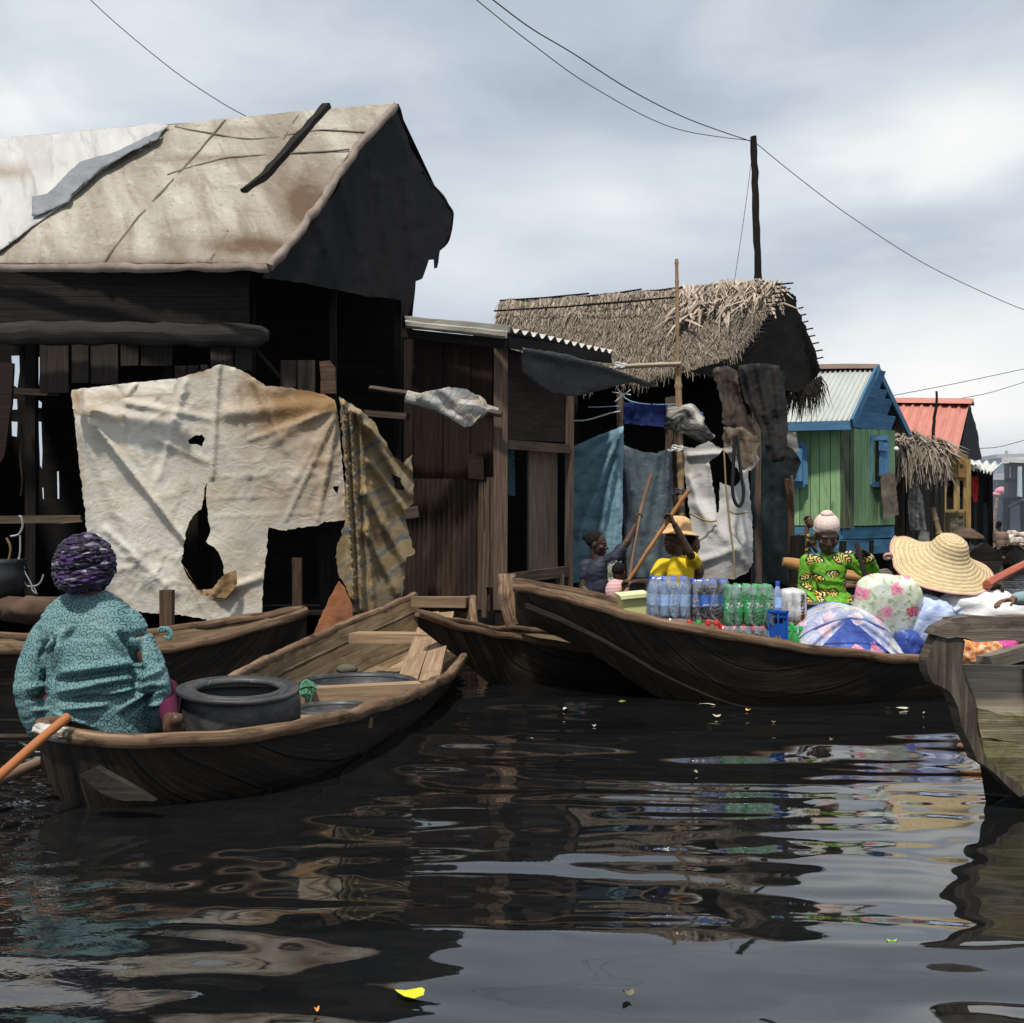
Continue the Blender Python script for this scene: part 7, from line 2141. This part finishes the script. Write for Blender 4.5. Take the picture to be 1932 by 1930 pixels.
# --- person at the right edge, only the arm shows
q5 = pp(7.55)
LB = cloth('light_blue_shirt', (.38, .56, .60), (.52, .70, .73))
J = dict(pel=q5(2040, 1180), ch=q5(2035, 1090), nk=q5(2030, 1050), hd=q5(2028, 1010), face=(-.9, -.3, -.2), shL=q5(1988, 1062), shR=q5(2076, 1062), elL=q5(1950, 1128, -.05), wrL=q5(1914, 1130, -.12), hdL=((-.9, -.2, -.1), (.1, -.2, -1), .35, 1), elR=q5(2090, 1130), wrR=q5(2060, 1170, -.2), hdR=((-.6, -.6, -.3), (0, 0, -1), .5, -1),
         hipL=q5(2020, 1185), hipR=q5(2060, 1185), knL=q5(2000, 1190, -.3), knR=q5(2070, 1190, -.3), anL=q5(2010, 1240, -.2), anR=q5(2060, 1240, -.2), base=.1)
person('person at the right edge in light blue sleeves reaching onto the white sacks', J, skin('warm_brown_skin', (.16, .07, .035)), 1.0, LB, 1.0, cloth('dark_trousers', (.02, .02, .025), (.05, .05, .055)), eye=.5)
# ------------------------------------------------------------------ cargo: drinks
def plastic(name, col, trans=.55, rough=.12, liquid=None):
    t = NT(name)
    b = t.bsdf(col, rough, None, .5, 0, trans, ior=1.25)
    return t.m


WATERB = plastic('blue_water_bottle', (.50, .66, .95), .55, .10)
COLAB = plastic('cola_bottle', (.022, .012, .010), .0, .10)
CLEARB = plastic('clear_bottle', (.70, .72, .74), .6, .08)
GREENB = plastic('green_bottle', (.10, .52, .14), .55, .10)
REDB = plastic('red_drink_bottle', (.55, .10, .10), .35, .12)
ORANGEB = plastic('orange_drink_bottle', (.75, .20, .05), .3, .12)
BLUECAP = simple('blue_cap', (.02, .08, .50), .4)
WHITECAP = simple('white_cap', (.7, .7, .72), .4)
REDCAP = simple('red_cap', (.60, .03, .03), .4)
GREENCAP = simple('green_cap', (.03, .36, .07), .4)
PROF = [(0, 0), (.022, .0), (.029, .006), (.031, .02), (.0295, .06), (.031, .085), (.031, .15), (.029, .175), (.022, .205), (.014, .224), (.0125, .232), (.0125, .245)]


def label_mat(name, base, band=None, ys=(.35, .6)):
    t = NT(name)
    uv = t.n('ShaderNodeUVMap'); sx = t.n('ShaderNodeSeparateXYZ'); t.l(uv.outputs[0], sx.inputs[0])
    n = t.noise(t.coord('UV', (60, 90, 1), False), 1, 2, .5)
    c = base
    if band is not None:
        c = t.mix(t.ramp(n, [(.52, 0.0), (.58, 1.0)], 'CONSTANT'), base, band)
    t.bsdf(c, .35, None, .4)
    return t.m


LBLUE = label_mat('blue_label', (.035, .17, .62))
LWATER = label_mat('pale_water_label', (.34, .54, .88), (.62, .74, .93))
LGREEN = label_mat('green_label', (.02, .40, .09), (.05, .46, .12))
LRED = label_mat('red_label', (.62, .05, .05), (.80, .55, .52))


def bent_text(txt, size, r, mat, parent, c, z, vertical=False, depth=.0006, ang=0.0, label=None, name='lettering'):
    cu = bpy.data.curves.new('text', 'FONT'); cu.body = txt; cu.size = size; cu.align_x = 'CENTER'; cu.align_y = 'CENTER'; cu.extrude = depth; cu.offset = size * .02
    o = bpy.data.objects.new('text', cu); COL.objects.link(o)
    dg = bpy.context.evaluated_depsgraph_get(); dg.update()
    me = bpy.data.meshes.new_from_object(o.evaluated_get(dg))
    bpy.data.objects.remove(o); bpy.data.curves.remove(cu)
    for v in me.vertices:
        x, y, zz = v.co
        if vertical: x, y = -y, x
        a = x / r + ang
        rr = r + .0012 + zz
        v.co = (c[0] + rr * math.sin(a), c[1] - rr * math.cos(a), c[2] + z + y)
    me.update()
    return part(name, me, mat, parent, label, 0.0, (0, 0, 0) if parent is None else None)


def disc_bits(r, R0, c, z, parent, ang=0.0):
    """round badge bent onto the bottle: white disc, red upper wave and blue lower wave"""
    def piece(fn, mat, nm, off):
        m = MB(); vs = []; N_ = 14
        for i in range(N_ + 1):
            x = -R0 + 2 * R0 * i / N_
            lo, hi = fn(x / R0)
            for y in (lo, hi):
                a = x / r + ang; rr = r + off
                vs.append((c[0] + rr * math.sin(a), c[1] - rr * math.cos(a), c[2] + z + y * R0))
        m.add(vs, [(2 * i, 2 * i + 2, 2 * i + 3, 2 * i + 1) for i in range(N_)], None, .5, False)
        part(nm, m, mat, parent)
    h = lambda x: math.sqrt(max(0, 1 - x * x))
    wv = lambda x: .18 * math.sin(x * PI * .9)
    piece(lambda x: (-h(x), h(x)), simple('badge_white', (.8, .8, .8), .4), 'badge', .0011)
    piece(lambda x: (max(-h(x), min(h(x), .12 + wv(x))), h(x) * .93), simple('badge_red', (.65, .02, .03), .4), 'badge_red', .0018)
    piece(lambda x: (-h(x) * .93, min(h(x), max(-h(x), -.22 + wv(x)))), simple('badge_blue', (.02, .08, .45), .4), 'badge_blue', .0018)


BOT = {}
def bottle(kind, parent, loc, s=1.0, front=False, first_logo=False):
    """one bottle with cap and label; repeats share their meshes"""
    mats = {'water': (WATERB, BLUECAP, LWATER, (.075, .15)), 'cola': (COLAB, BLUECAP, LBLUE, (.085, .165)), 'green': (GREENB, GREENCAP, LGREEN, (.085, .165)), 'red': (REDB, REDCAP, LRED, (.085, .15)), 'orange': (ORANGEB, REDCAP, LRED, (.085, .15)), 'dark': (COLAB, REDCAP, LBLUE, (.03, .11)), 'clear': (CLEARB, BLUECAP, LBLUE, (.085, .15)), 'lime': (GREENB, GREENCAP, LGREEN, (.085, .15))}[kind]
    if kind not in BOT:
        m = MB(); m.lathe(PROF, (0, 0, 0), 16)
        k = MB(); k.lathe([(.0155, .236), (.0155, .262), (.013, .265), (0, .265)], (0, 0, 0), 14)
        l = MB(); y0, y1 = mats[3]; l.lathe([(.0316, y0), (.0320, (y0 + y1) / 2), (.0316, y1)], (0, 0, 0), 20)
        BOT[kind] = []
        for mb, mt in ((m, mats[0]), (k, mats[1]), (l, mats[2])):
            me = mesh_from(mb, kind + '_bottle'); me.materials.append(mt); BOT[kind].append(me)
        if kind in ('cola', 'dark'):
            pass
    base = wloc(parent) if parent is not None else Vector((0, 0, 0))
    o = bpy.data.objects.new('bottle', BOT[kind][0]); COL.objects.link(o)
    o.location = Vector(loc) - base; o.scale = (s, s, s)
    if parent is not None: o.parent = parent
    for nm, me in (('cap', BOT[kind][1]), ('label', BOT[kind][2])):
        c = bpy.data.objects.new(nm, me); COL.objects.link(c); c.parent = o
    return o


WRAP_T = NT('clear_shrink_film')
tr = WRAP_T.n('ShaderNodeBsdfTransparent'); tr.inputs[0].default_value = (.96, .97, .98, 1)
gl = WRAP_T.n('ShaderNodeBsdfGlossy'); gl.inputs['Roughness'].default_value = .14
mxs = WRAP_T.n('ShaderNodeMixShader')
nb_ = WRAP_T.noise(WRAP_T.coord('Object', (14, 14, 5), False), 1.2, 4, .6, .8)
WRAP_T.l(WRAP_T.bump(nb_, .8, .02), gl.inputs['Normal'])
WRAP_T.l(WRAP_T.ramp(nb_, [(.38, .10), (.62, .48)]), mxs.inputs[0])
WRAP_T.l(tr.outputs[0], mxs.inputs[1]); WRAP_T.l(gl.outputs[0], mxs.inputs[2]); WRAP_T.l(mxs.outputs[0], WRAP_T.out.inputs[0])
FILM = WRAP_T.m


def pack(kind, nx, ny, x0, Y0, z0, label, s=1.0, logo=None, dirx=Vector((1, .0, 0)), wrap=True, group=None):
    """a shrink wrapped pack of bottles; x0 photo x of its left end, Y0 depth of its front row"""
    dirx = Vector(dirx).normalized(); diry = Vector((-dirx.y, dirx.x, 0))
    a = W(x0, Y0, z0) + dirx * .033 * s + diry * .033 * s
    T = thing('bottle_pack', label, 'bottle pack', a + dirx * .066 * s * (nx - 1) / 2 + diry * .066 * s * (ny - 1) / 2, group)
    d = .0655 * s
    for j in range(ny):
        for i in range(nx):
            loc = a + dirx * d * i + diry * d * j + Vector((R.uniform(-.002, .002), R.uniform(-.002, .002), R.uniform(-.003, .003)))
            o = bottle(kind, T, loc, s)
            o.rotation_euler = (R.uniform(-.02, .02), R.uniform(-.02, .02), R.uniform(-.25, .25))
            if j == 0 and logo:
                ll = Vector((0, 0, 0))
                if logo == '7':
                    bent = [('7', .05, -.012 / .032, (.85, .87, .85)), ('UP', .020, .42, (.85, .87, .85))]
                    for tx, sz, an, cl in bent:
                        e = bent_text(tx, sz, .0322, simple('white_print', cl, .4), None, (0, 0, 0), .125, ang=an)
                        e.location = (0, 0, 0); e.parent = o
                    m = MB(); vs = []
                    for k in range(11):
                        an = .30 + .18 * math.cos(2 * PI * k / 10); z = .142 + .008 * math.sin(2 * PI * k / 10)
                        vs.append((.0338 * math.sin(an), -.0338 * math.cos(an), z))
                    m.add(vs, [list(range(10))], None, .5, False)
                    e = part('red_dot', m, simple('red_print', (.7, .04, .03), .4), None, loc=(0, 0, 0)); e.parent = o
                elif logo == 'badge' and i in (0,):
                    class _P: pass
                    n0 = len(bpy.data.objects)
                    before = set(bpy.data.objects)
                    disc_bits(.0322, .021, (0, 0, 0), .125, None)
                    for e in set(bpy.data.objects) - before:
                        e.data.transform(Matrix.Translation(e.location)); e.location = (0, 0, 0); e.parent = o
                    e = bent_text('pepsi', .016, .0322, simple('white_print', (.85, .87, .85), .4), None, (0, 0, 0), .094); e.parent = o; e.location = (0, 0, 0)
                elif logo == 'badge':
                    e = bent_text('pepsi', .02, .0322, simple('white_print', (.85, .87, .85), .4), None, (0, 0, 0), .10); e.parent = o; e.location = (0, 0, 0)
    if wrap:
        m = MB()
        L, D, Hh = d * nx / 2 + .006, d * ny / 2 + .006, .262 * s
        c = a + dirx * d * (nx - 1) / 2 + diry * d * (ny - 1) / 2
        def sq(u, v):
            an = 2 * PI * u; ca, sa = math.cos(an), math.sin(an)
            e = .22
            k = 1.0 if v < .8 else 1.0 - .14 * ((v - .8) / .2) ** 2
            bulge = 1 + .012 * math.cos(an * 12)
            return c + dirx * (L * k * bulge * math.copysign(abs(ca) ** e, ca)) + diry * (D * k * math.copysign(abs(sa) ** e, sa)) + Vector((0, 0, -.003 + (Hh + .006) * v))
        m.grid(sq, 72, 10, .5, True)
        part('film', m, FILM, T)
    return T


tilt = (1, .02, -.0)
z1 = .475
# lower layer rests on the canoe floor, upper layer on top of it
pack('red', 5, 3, 1224, 7.36, .31, 'wrapped pack of bottles with red caps under the blue water pack', .9)
pack('water', 4, 3, 1226, 7.36, .555, 'shrink wrapped pack of clear blue water bottles at the left of the stack', 1.03)
pack('cola', 4, 3, 1304, 7.42, .54, 'wrapped pack of dark cola bottles with blue labels and a round badge', 1.0, 'badge')
pack('green', 5, 3, 1367, 7.34, .505, 'wrapped pack of bright green soda bottles on top of the dark pack', 1.02, '7')
pack('dark', 5, 3, 1358, 7.32, .237, 'wrapped pack of dark bottles underneath the green soda pack', 1.0)
for k, (x, kd, lab) in enumerate(((1300, 'orange', 'orange drink bottle standing below the dark cola pack'), (1318, 'lime', 'green labelled bottle between the orange and red bottles'), (1336, 'red', 'red labelled bottle left of its twin under the dark cola pack'), (1352, 'red', 'rightmost of the red capped loose bottles beside the dark pack'))):
    o = bottle(kd, None, W(x, 7.36, .27), 1.02); o.name = 'drink_bottle'; tag(o, lab, 'bottle', 'loose bottles in the canoe')
for k, (x, Y, z, lab) in enumerate(((1191, 7.85, .33, 'leftmost small bottle with a blue cap at the canoe rim'), (1204, 7.8, .34, 'second small blue capped bottle beside the yellow box'), (1223, 7.6, .345, 'blue capped bottle in front of the yellow box near the water pack'))):
    o = bottle('clear', None, W(x, Y, z), .95); o.name = 'drink_bottle'; tag(o, lab, 'bottle', 'small blue capped bottles at the rim')
for k, (x, Y, z, kd, lab) in enumerate(((1488, 7.5, .22, 'green', 'green bottle nearest the blue crate'), (1500, 7.45, .225, 'green', 'middle green bottle right of the blue crate'), (1511, 7.55, .22, 'green', 'green bottle nearest the white net dome'), (1494, 7.62, .235, 'green', 'green bottle standing behind the other green ones'))):
    o = bottle(kd, None, W(x, Y, z), 1.0); o.name = 'drink_bottle'; tag(o, lab, 'bottle', 'green bottles beside the blue crate')
o = bottle('water', None, W(1467, 7.6, .535), .95); o.name = 'drink_bottle'; tag(o, 'single blue water bottle standing behind the blue crate', 'bottle')
# boards the goods stand on
m = MB()
for k in range(6):
    m.beam(W(1300, 7.52 + k * .13, .215), W(1630, 7.52 + k * .13, .215), .12, .02)
solo('cargo_boards', m, GREYW, 'grey boards on the canoe floor under the drinks', 'boards')
# yellow box
YB = thing('plastic_box', 'pale yellow plastic box left of the blue water pack', 'box', W(1195, 8.0, .35))
m = MB(); m.slab([(1174, 1127), (1226, 1122), (1226, 1170), (1178, 1172)], 7.75, 8.15, .006)
part('box_body', m, simple('pale_yellow_plastic', (.62, .62, .27), .5, nsc=8, cvar=.12), YB)
m = MB(); m.slab([(1171, 1124), (1228, 1119), (1228, 1126), (1172, 1131)], 7.72, 8.18, .004)
part('lid', m, simple('pale_yellow_lid', (.70, .70, .38), .5, nsc=8, cvar=.12), YB)
# blue crate
CRT = thing('plastic_crate', 'dark blue plastic crate standing between the green pack and the net dome', 'crate', W(1467, 7.45, .22))
m = MB()
ol = [(1449, 1152), (1487, 1154), (1485, 1220), (1451, 1220)]
m.slab([(1449, 1152), (1487, 1154), (1486.6, 1166), (1449.2, 1164)], 7.34, 7.62, 0)
m.slab([(1449.2, 1164), (1456, 1164.5), (1456, 1176), (1449.6, 1176)], 7.35, 7.62, 0); m.slab([(1477, 1165), (1486.6, 1166), (1486.2, 1177), (1477, 1177)], 7.35, 7.62, 0)
m.slab([(1449.6, 1176), (1486.2, 1177), (1485, 1222), (1451, 1222)], 7.35, 7.62, 0)
part('crate_shell', m, simple('royal_blue_plastic', (.012, .075, .36), .4), CRT)
m = MB()
for x in (1449.5, 1468, 1485.5): m.beam(P(x, 1153, 7.335), P(x + .3, 1222, 7.335), .008, .012, (0, 1, 0), .0)
m.beam(P(1448, 1152.5, 7.335), P(1488, 1154.5, 7.335), .012, .016, (0, 0, 1), .0)
part('rib', m, simple('royal_blue_rib', (.016, .09, .42), .4), CRT)
m = MB(); m.slab([(1462, 1200), (1472, 1199), (1475, 1208), (1468, 1214), (1461, 1209)], 7.342, 7.346, 0)
part('sticker', m, simple('olive_sticker', (.22, .18, .06), .7), CRT)
# white and orange drink pack with lettering
MP = thing('malt_drink_pack', 'white and orange wrapped drink pack with dark lettering behind the blue crate', 'drink pack', W(1495, 7.8, .45))
def malt(u, v):
    an = 2 * PI * u; ca, sa = math.cos(an), math.sin(an)
    L, D = .088, .09
    zz = (v - .5) * 2
    k = (1 - abs(zz) ** 5) ** .35 if abs(zz) < 1 else 0
    w_ = 1 + .05 * nz(ca * 3, sa * 3, v * 5)
    return P(1495, 1140, 7.78) + Vector((L * k * w_ * math.copysign(abs(ca) ** .5, ca), D * k * w_ * math.copysign(abs(sa) ** .5, sa), zz * .118))
mt = NT('malt_wrapper')
tc = mt.n('ShaderNodeTexCoord'); sx = mt.n('ShaderNodeSeparateXYZ'); mt.l(tc.outputs['Object'], sx.inputs[0])
nv_ = mt.noise(mt.coord('Object', (26, 26, 14), False), 1, 5, .6, .5)
c_ = mt.ramp(nv_, [(.35, (.34, .33, .33)), (.6, (.66, .65, .64))])
o_ = mt.math('MULTIPLY', mt.math('GREATER_THAN', sx.outputs[0], .012), mt.math('LESS_THAN', mt.math('ADD', sx.outputs[2], mt.math('MULTIPLY', nv_, .08)), .13))
c_ = mt.mix(o_, c_, mt.ramp(nv_, [(.4, (.62, .13, .015)), (.5, (.72, .20, .03)), (.56, (.70, .62, .52))]))
mt.bsdf(c_, .3, mt.bump(nv_, .7, .012), .5)
m = MB(); m.grid(malt, 40, 20); part('wrapper', m, mt.m, MP)
e = bent_text('MALTINA', .042, .10, simple('dark_brown_print', (.035, .014, .008), .5), MP, tuple(P(1507, 1142, 7.79) - Vector((.0, 0, 0))), 0.0, vertical=True, ang=.05)
# dark basin in front of the green blouse
m = MB(); m.lathe([(0, 0), (.13, 0), (.17, .07), (.18, .075), (.165, .07), (.12, .012), (0, .012)], P(1552, 1150, 8.15) - Vector((0, 0, .03)), 32)
solo('metal_basin', m, M('dull_metal', [(.3, (.07, .065, .06)), (.7, (.14, .13, .12))], (6, 6, 6), 1, 4, .5, .2, rand=0, spec=.5), 'dull grey metal basin before the woman in the green blouse', 'basin')

# ------------------------------------------------------------------ cargo: bundles
def floral(name, ground, cols, scale, leaf=True, density=.32, ground2=None, trans=0.0):
    t = NT(name)
    tc = t.n('ShaderNodeTexCoord'); sx = t.n('ShaderNodeSeparateXYZ'); t.l(tc.outputs['Object'], sx.inputs[0])
    cb = t.n('ShaderNodeCombineXYZ'); t.l(sx.outputs[0], cb.inputs[0]); t.l(sx.outputs[2], cb.inputs[1])
    vec = cb.outputs[0]
    dn = t.n('ShaderNodeTexNoise'); t.l(vec, dn.inputs[0]); dn.inputs['Scale'].default_value = scale * 3
    ad = t.n('ShaderNodeVectorMath', operation='MULTIPLY_ADD'); t.l(dn.outputs['Color'], ad.inputs[0]); ad.inputs[1].default_value = (.42 / scale,) * 3; t.l(vec, ad.inputs[2])
    c = ground
    if ground2 is not None:
        c = t.mix(t.ramp(t.noise(vec, scale * .9, 4, .6), [(.42, 0.0), (.6, 1.0)]), ground, ground2)
    if leaf:
        v2 = t.n('ShaderNodeTexVoronoi', voronoi_dimensions='2D'); t.l(ad.outputs[0], v2.inputs['Vector']); v2.inputs['Scale'].default_value = scale * 2.6
        lf = t.math('MULTIPLY', t.math('LESS_THAN', v2.outputs['Distance'], .32), t.ramp(t.noise(vec, scale * 1.2, 2, .5), [(.46, 0.0), (.52, 1.0)]))
        c = t.mix(t.math('MULTIPLY', lf, .75), c, t.mix(v2.outputs['Color'], (.18, .32, .10), (.45, .52, .28)))
    vo = t.n('ShaderNodeTexVoronoi', voronoi_dimensions='2D'); t.l(ad.outputs[0], vo.inputs['Vector']); vo.inputs['Scale'].default_value = scale
    sc_ = t.n('ShaderNodeSeparateColor'); t.l(vo.outputs['Color'], sc_.inputs[0])
    sub = t.n('ShaderNodeVectorMath', operation='SUBTRACT'); t.l(ad.outputs[0], sub.inputs[0]); t.l(vo.outputs['Position'], sub.inputs[1])
    s2 = t.n('ShaderNodeSeparateXYZ'); t.l(sub.outputs[0], s2.inputs[0])
    ang = t.math('ARCTAN2', s2.outputs[1], s2.outputs[0])
    pr = t.math('MULTIPLY_ADD', t.math('SINE', t.math('MULTIPLY', ang, 5)), .045, density)
    fl = t.math('MULTIPLY', t.math('LESS_THAN', vo.outputs['Distance'], pr), t.math('GREATER_THAN', sc_.outputs[1], .35))
    fc = t.ramp(sc_.outputs[0], [(i / len(cols), col) for i, col in enumerate(cols)], 'CONSTANT')
    fc = t.mix(t.ramp(vo.outputs['Distance'], [(.0, .75), (density * .8, 0.0)]), fc, tuple(x * .55 for x in cols[0]))
    fc = t.mix(t.ramp(t.noise(vec, scale * 7, 3, .6), [(.45, 0.0), (.65, .6)]), fc, (.85, .62, .66))
    c = t.mix(fl, c, fc)
    nn_ = t.noise(t.coord('Object', (16, 16, 16), False), 1, 5, .65, .8)
    b = t.bsdf(c, .3, t.bump(nn_, .55, .012), .5)
    return t.m


def cushion(name, mat, label, cat, c, rad, rot=(0, 0, 0), e=(.6, .6), lump=.06, n=34, seed=0):
    m = MB(); M3 = Matrix.Rotation(rot[2], 3, 'Z') @ Matrix.Rotation(rot[1], 3, 'Y') @ Matrix.Rotation(rot[0], 3, 'X')
    vs, uvs, fs = [], [], []
    for i in range(n + 1):
        th = -PI / 2 + PI * i / n
        for j in range(2 * n + 1):
            ph = PI * j / n
            ct, st, cp, sp = math.cos(th), math.sin(th), math.cos(ph), math.sin(ph)
            f = lambda v, k: math.copysign(abs(v) ** k, v)
            d = Vector((f(ct, e[0]) * f(cp, e[1]), f(ct, e[0]) * f(sp, e[1]), f(st, e[0])))
            w_ = 1 + lump * nz(d.x * 2.2 + seed, d.y * 2.2, d.z * 2.2) + lump * .5 * nz(d.x * 6 + seed, d.y * 6, d.z * 6)
            qv = M3 @ Vector((d.x * rad[0] * w_, d.y * rad[1] * w_, d.z * rad[2] * w_))
            vs.append(Vector(c) + qv); uvs.append((qv.x, qv.z))
    wn = 2 * n + 1
    for i in range(n):
        for j in range(2 * n):
            a = i * wn + j; fs.append((a, a + 1, a + wn + 1, a + wn))
    m.add(vs, fs, uvs, .5, True)
    return solo(name, m, mat, label, cat)


PILLOWF = floral('pink_flower_print', (.72, .74, .66), [(.72, .10, .20), (.78, .22, .34), (.62, .06, .12), (.80, .36, .46)], 8.5, True, .40, (.60, .66, .48))
cushion('floral_cushion', PILLOWF, 'plump white cushion printed with pink flowers wrapped in clear plastic', 'cushion', P(1672, 1152, 7.9), (.235, .13, .255), (.25, .06, .12), (.55, .62), .05)
BLUEF = floral('blue_flower_print', (.05, .10, .42), [(.78, .32, .44), (.80, .70, .72), (.72, .20, .34)], 9, False, .42, (.10, .17, .52))
PALEBL = M('pale_blue_wrap', [(.3, (.26, .34, .62)), (.5, (.46, .54, .76)), (.7, (.72, .76, .86))], (4, 9, 4), 1, 6, .3, .6, (14, 24, 14), .012, [((.06, .10, .36), (3, 8, 3), .56, .70, .85)], .5, rand=0)
cushion('blue_bundle', PALEBL, 'pale blue and white plastic wrapped bundle right of the floral cushion', 'bundle', P(1752, 1190, 7.95), (.17, .15, .24), (.2, .25, 0), (.7, .7), .12, seed=3)
cushion('navy_bundle', M('navy_bundle', [(.3, (.015, .03, .16)), (.6, (.035, .075, .34)), (.75, (.40, .45, .6))], (6, 14, 6), 1, 5, .35, .5, (20, 30, 20), .01, (), .5, rand=0), 'dark blue bundle squeezed between the net dome and the pale blue bundle', 'bundle', P(1712, 1225, 7.75), (.10, .10, .13), (0, .2, 0), (.8, .8), .12, seed=5)
WSK = M('white_plastic_sack', [(.3, (.66, .66, .65)), (.7, (.82, .82, .81))], (4, 7, 4), 1, 6, .4, .5, (18, 26, 18), .012, [((.45, .44, .42), (5, 12, 5), .6, .75, .6)], .4, rand=0)
cushion('white_sack', WSK, 'large bright white sack lying beneath the outstretched hand', 'sack', P(1862, 1158, 8.0), (.33, .20, .17), (.1, .12, 0), (.8, .8), .12, seed=8)
cushion('yellow_green_bag', M('yellow_green_bag', [(.3, (.62, .66, .26)), (.7, (.78, .80, .48))], (4, 7, 4), 1, 5, .4, .5, (20, 20, 20), .01, (), .4, rand=0), 'pale yellow green bag in front of the big straw hat', 'bag', P(1768, 1147, 8.2), (.14, .12, .075), (.1, .15, 0), (.8, .8), .15, seed=9)
cushion('clear_bag', M('clear_bag', [(.30, (.16, .42, .22)), (.42, (.50, .62, .52)), (.52, (.66, .72, .74)), (.62, (.24, .42, .58)), (.72, (.60, .66, .62))], (8, 12, 8), 1, 3, .25, .7, (26, 26, 26), .012, (), .5, rand=0), 'shiny clear bag with green and blue contents before the white sack', 'bag', P(1806, 1152, 7.95), (.11, .10, .065), (.1, .05, 0), (.8, .8), .2, seed=12)
cushion('grey_folded_bag', M('grey_folded_bag', [(.3, (.22, .17, .16)), (.7, (.48, .43, .41))], (5, 8, 5), 1, 5, .5, .5, (20, 20, 20), .01, (), .4, rand=0), 'small greyish folded bag at the foot of the white sack', 'bag', P(1862, 1176, 7.6), (.09, .08, .05), (0, .1, 0), (.8, .8), .2, seed=14)
cushion('orange_net_bag', M('orange_net_bag', [(.4, (.60, .12, .03)), (.5, (.70, .30, .10)), (.6, (.62, .55, .42))], (30, 30, 30), 1, 3, .6, .5, rand=0), 'orange net bag seen through the frame of the mossy canoe end', 'bag', P(1850, 1232, 7.4), (.13, .12, .11), (0, 0, 0), (.8, .8), .12, seed=15)
cushion('magenta_bag', simple('magenta_bag', (.45, .05, .22), .5, nsc=8, cvar=.4), 'magenta bag right of the orange net bag behind the near canoe', 'bag', P(1892, 1228, 7.5), (.10, .1, .09), (0, 0, 0), (.8, .8), .12, seed=16)
m = MB(); c = P(1727, 1128, 8.35)
m.lathe([(.001, -.14), (.11, -.14), (.15, .02), (.157, .03), (.145, .02), (.105, -.12), (.001, -.12)], c, 32)
solo('red_bucket', m, simple('red_plastic', (.42, .012, .018), .35), 'deep red plastic bucket below the brim of the big straw hat', 'bucket')

# domed baby net
DN = thing('net_dome', 'half dome of white netting with blue piping over a blue flowered mattress', 'net dome', W(1594, 7.5, .27))
c0 = W(1593, 7.58, .27)
cushion_obj = None
m = MB()
def matt(u, v):
    a = u * 2 * PI; r_ = v
    return c0 + Vector((.31 * r_ * math.cos(a), .20 * r_ * math.sin(a) + .03, .13 + .19 * r_ * math.sin(a) * .9 + .03 * (1 - r_ * r_)))
m.grid(matt, 40, 10); part('mattress', m, BLUEF, DN, solid=.03)
NET = NT('white_netting')
tr = NET.n('ShaderNodeBsdfTransparent'); df = NET.n('ShaderNodeBsdfPrincipled'); df.inputs['Base Color'].default_value = (.78, .79, .82, 1); df.inputs['Roughness'].default_value = .8
mxs = NET.n('ShaderNodeMixShader'); nfa = NET.noise(NET.coord('Object', (9, 9, 9), False), 1, 5, .65, 1.0)
NET.l(NET.ramp(nfa, [(.35, .22), (.65, .72)]), mxs.inputs[0]); NET.l(tr.outputs[0], mxs.inputs[1]); NET.l(df.outputs[0], mxs.inputs[2]); NET.l(mxs.outputs[0], NET.out.inputs[0])
def dome(u, v):
    """u along the front hoop left to right, v from the front hoop over to the back"""
    a = PI * (1 - u); b_ = v * PI * .62 - .15
    x = .365 * math.cos(a); hgt = math.sin(a)
    return c0 + Vector((x, -.16 * math.cos(b_ * 1.0) * hgt * 1.0 + .02 + .22 * v * v, .03 + (.33 - .05 * abs(math.cos(a))) * hgt * (.62 + .38 * math.sin(min(PI / 2, b_ + .5)))))
def gauze(u0, u1, fn):
    m_ = MB()
    m_.grid(lambda u, v: fn(u0 + (u1 - u0) * u, v) + Vector((0, .008, .012)) * nz(u * 6 + u0 * 9, v * 7), 26, 18)
    return m_
part('netting', gauze(0.0, 1.0, dome), NET.m, DN)
# two gathered curtains of net falling from the front hoop
def flap(side):
    def fn(u, v):
        a = PI * (1 - (u * .5 if side < 0 else 1 - u * .5))
        top = dome((u * .5 if side < 0 else 1 - u * .5), 0)
        bot = c0 + Vector((side * (.36 - .10 * u * u), -.17, .02 + .02 * u))
        k = v ** 1.2
        return top.lerp(bot, k) + Vector((.0, -.012 * math.sin(u * 16 + v * 5), .0))
    return fn
for sd_ in (-1, 1):
    m = MB(); m.grid(flap(sd_), 30, 14); part('net_curtain', m, NET.m, DN)
PIP = simple('blue_piping', (.10, .17, .45), .6)
for v_, rr_ in ((0.0, .007), (1.0, .006)):
    m = MB(); m.tube([dome(i / 40, v_) for i in range(41)], rr_, 6); part('hoop', m, PIP, DN)
m = MB(); m.sweep([c0 + Vector((.37 * math.cos(a), .20 * math.sin(a) + .02, .03 + .04 * math.sin(a))) for a in [2 * PI * k / 48 for k in range(49)]], [(-.01, -.03), (.01, -.03), (.01, .03), (-.01, .03)], (0, 0, 1), .5, True, False)
part('base_band', m, M('blue_white_band', [(.45, (.14, .20, .52)), (.55, (.70, .72, .80))], (22, 22, 22), 1, 2, .7, rand=0), DN)
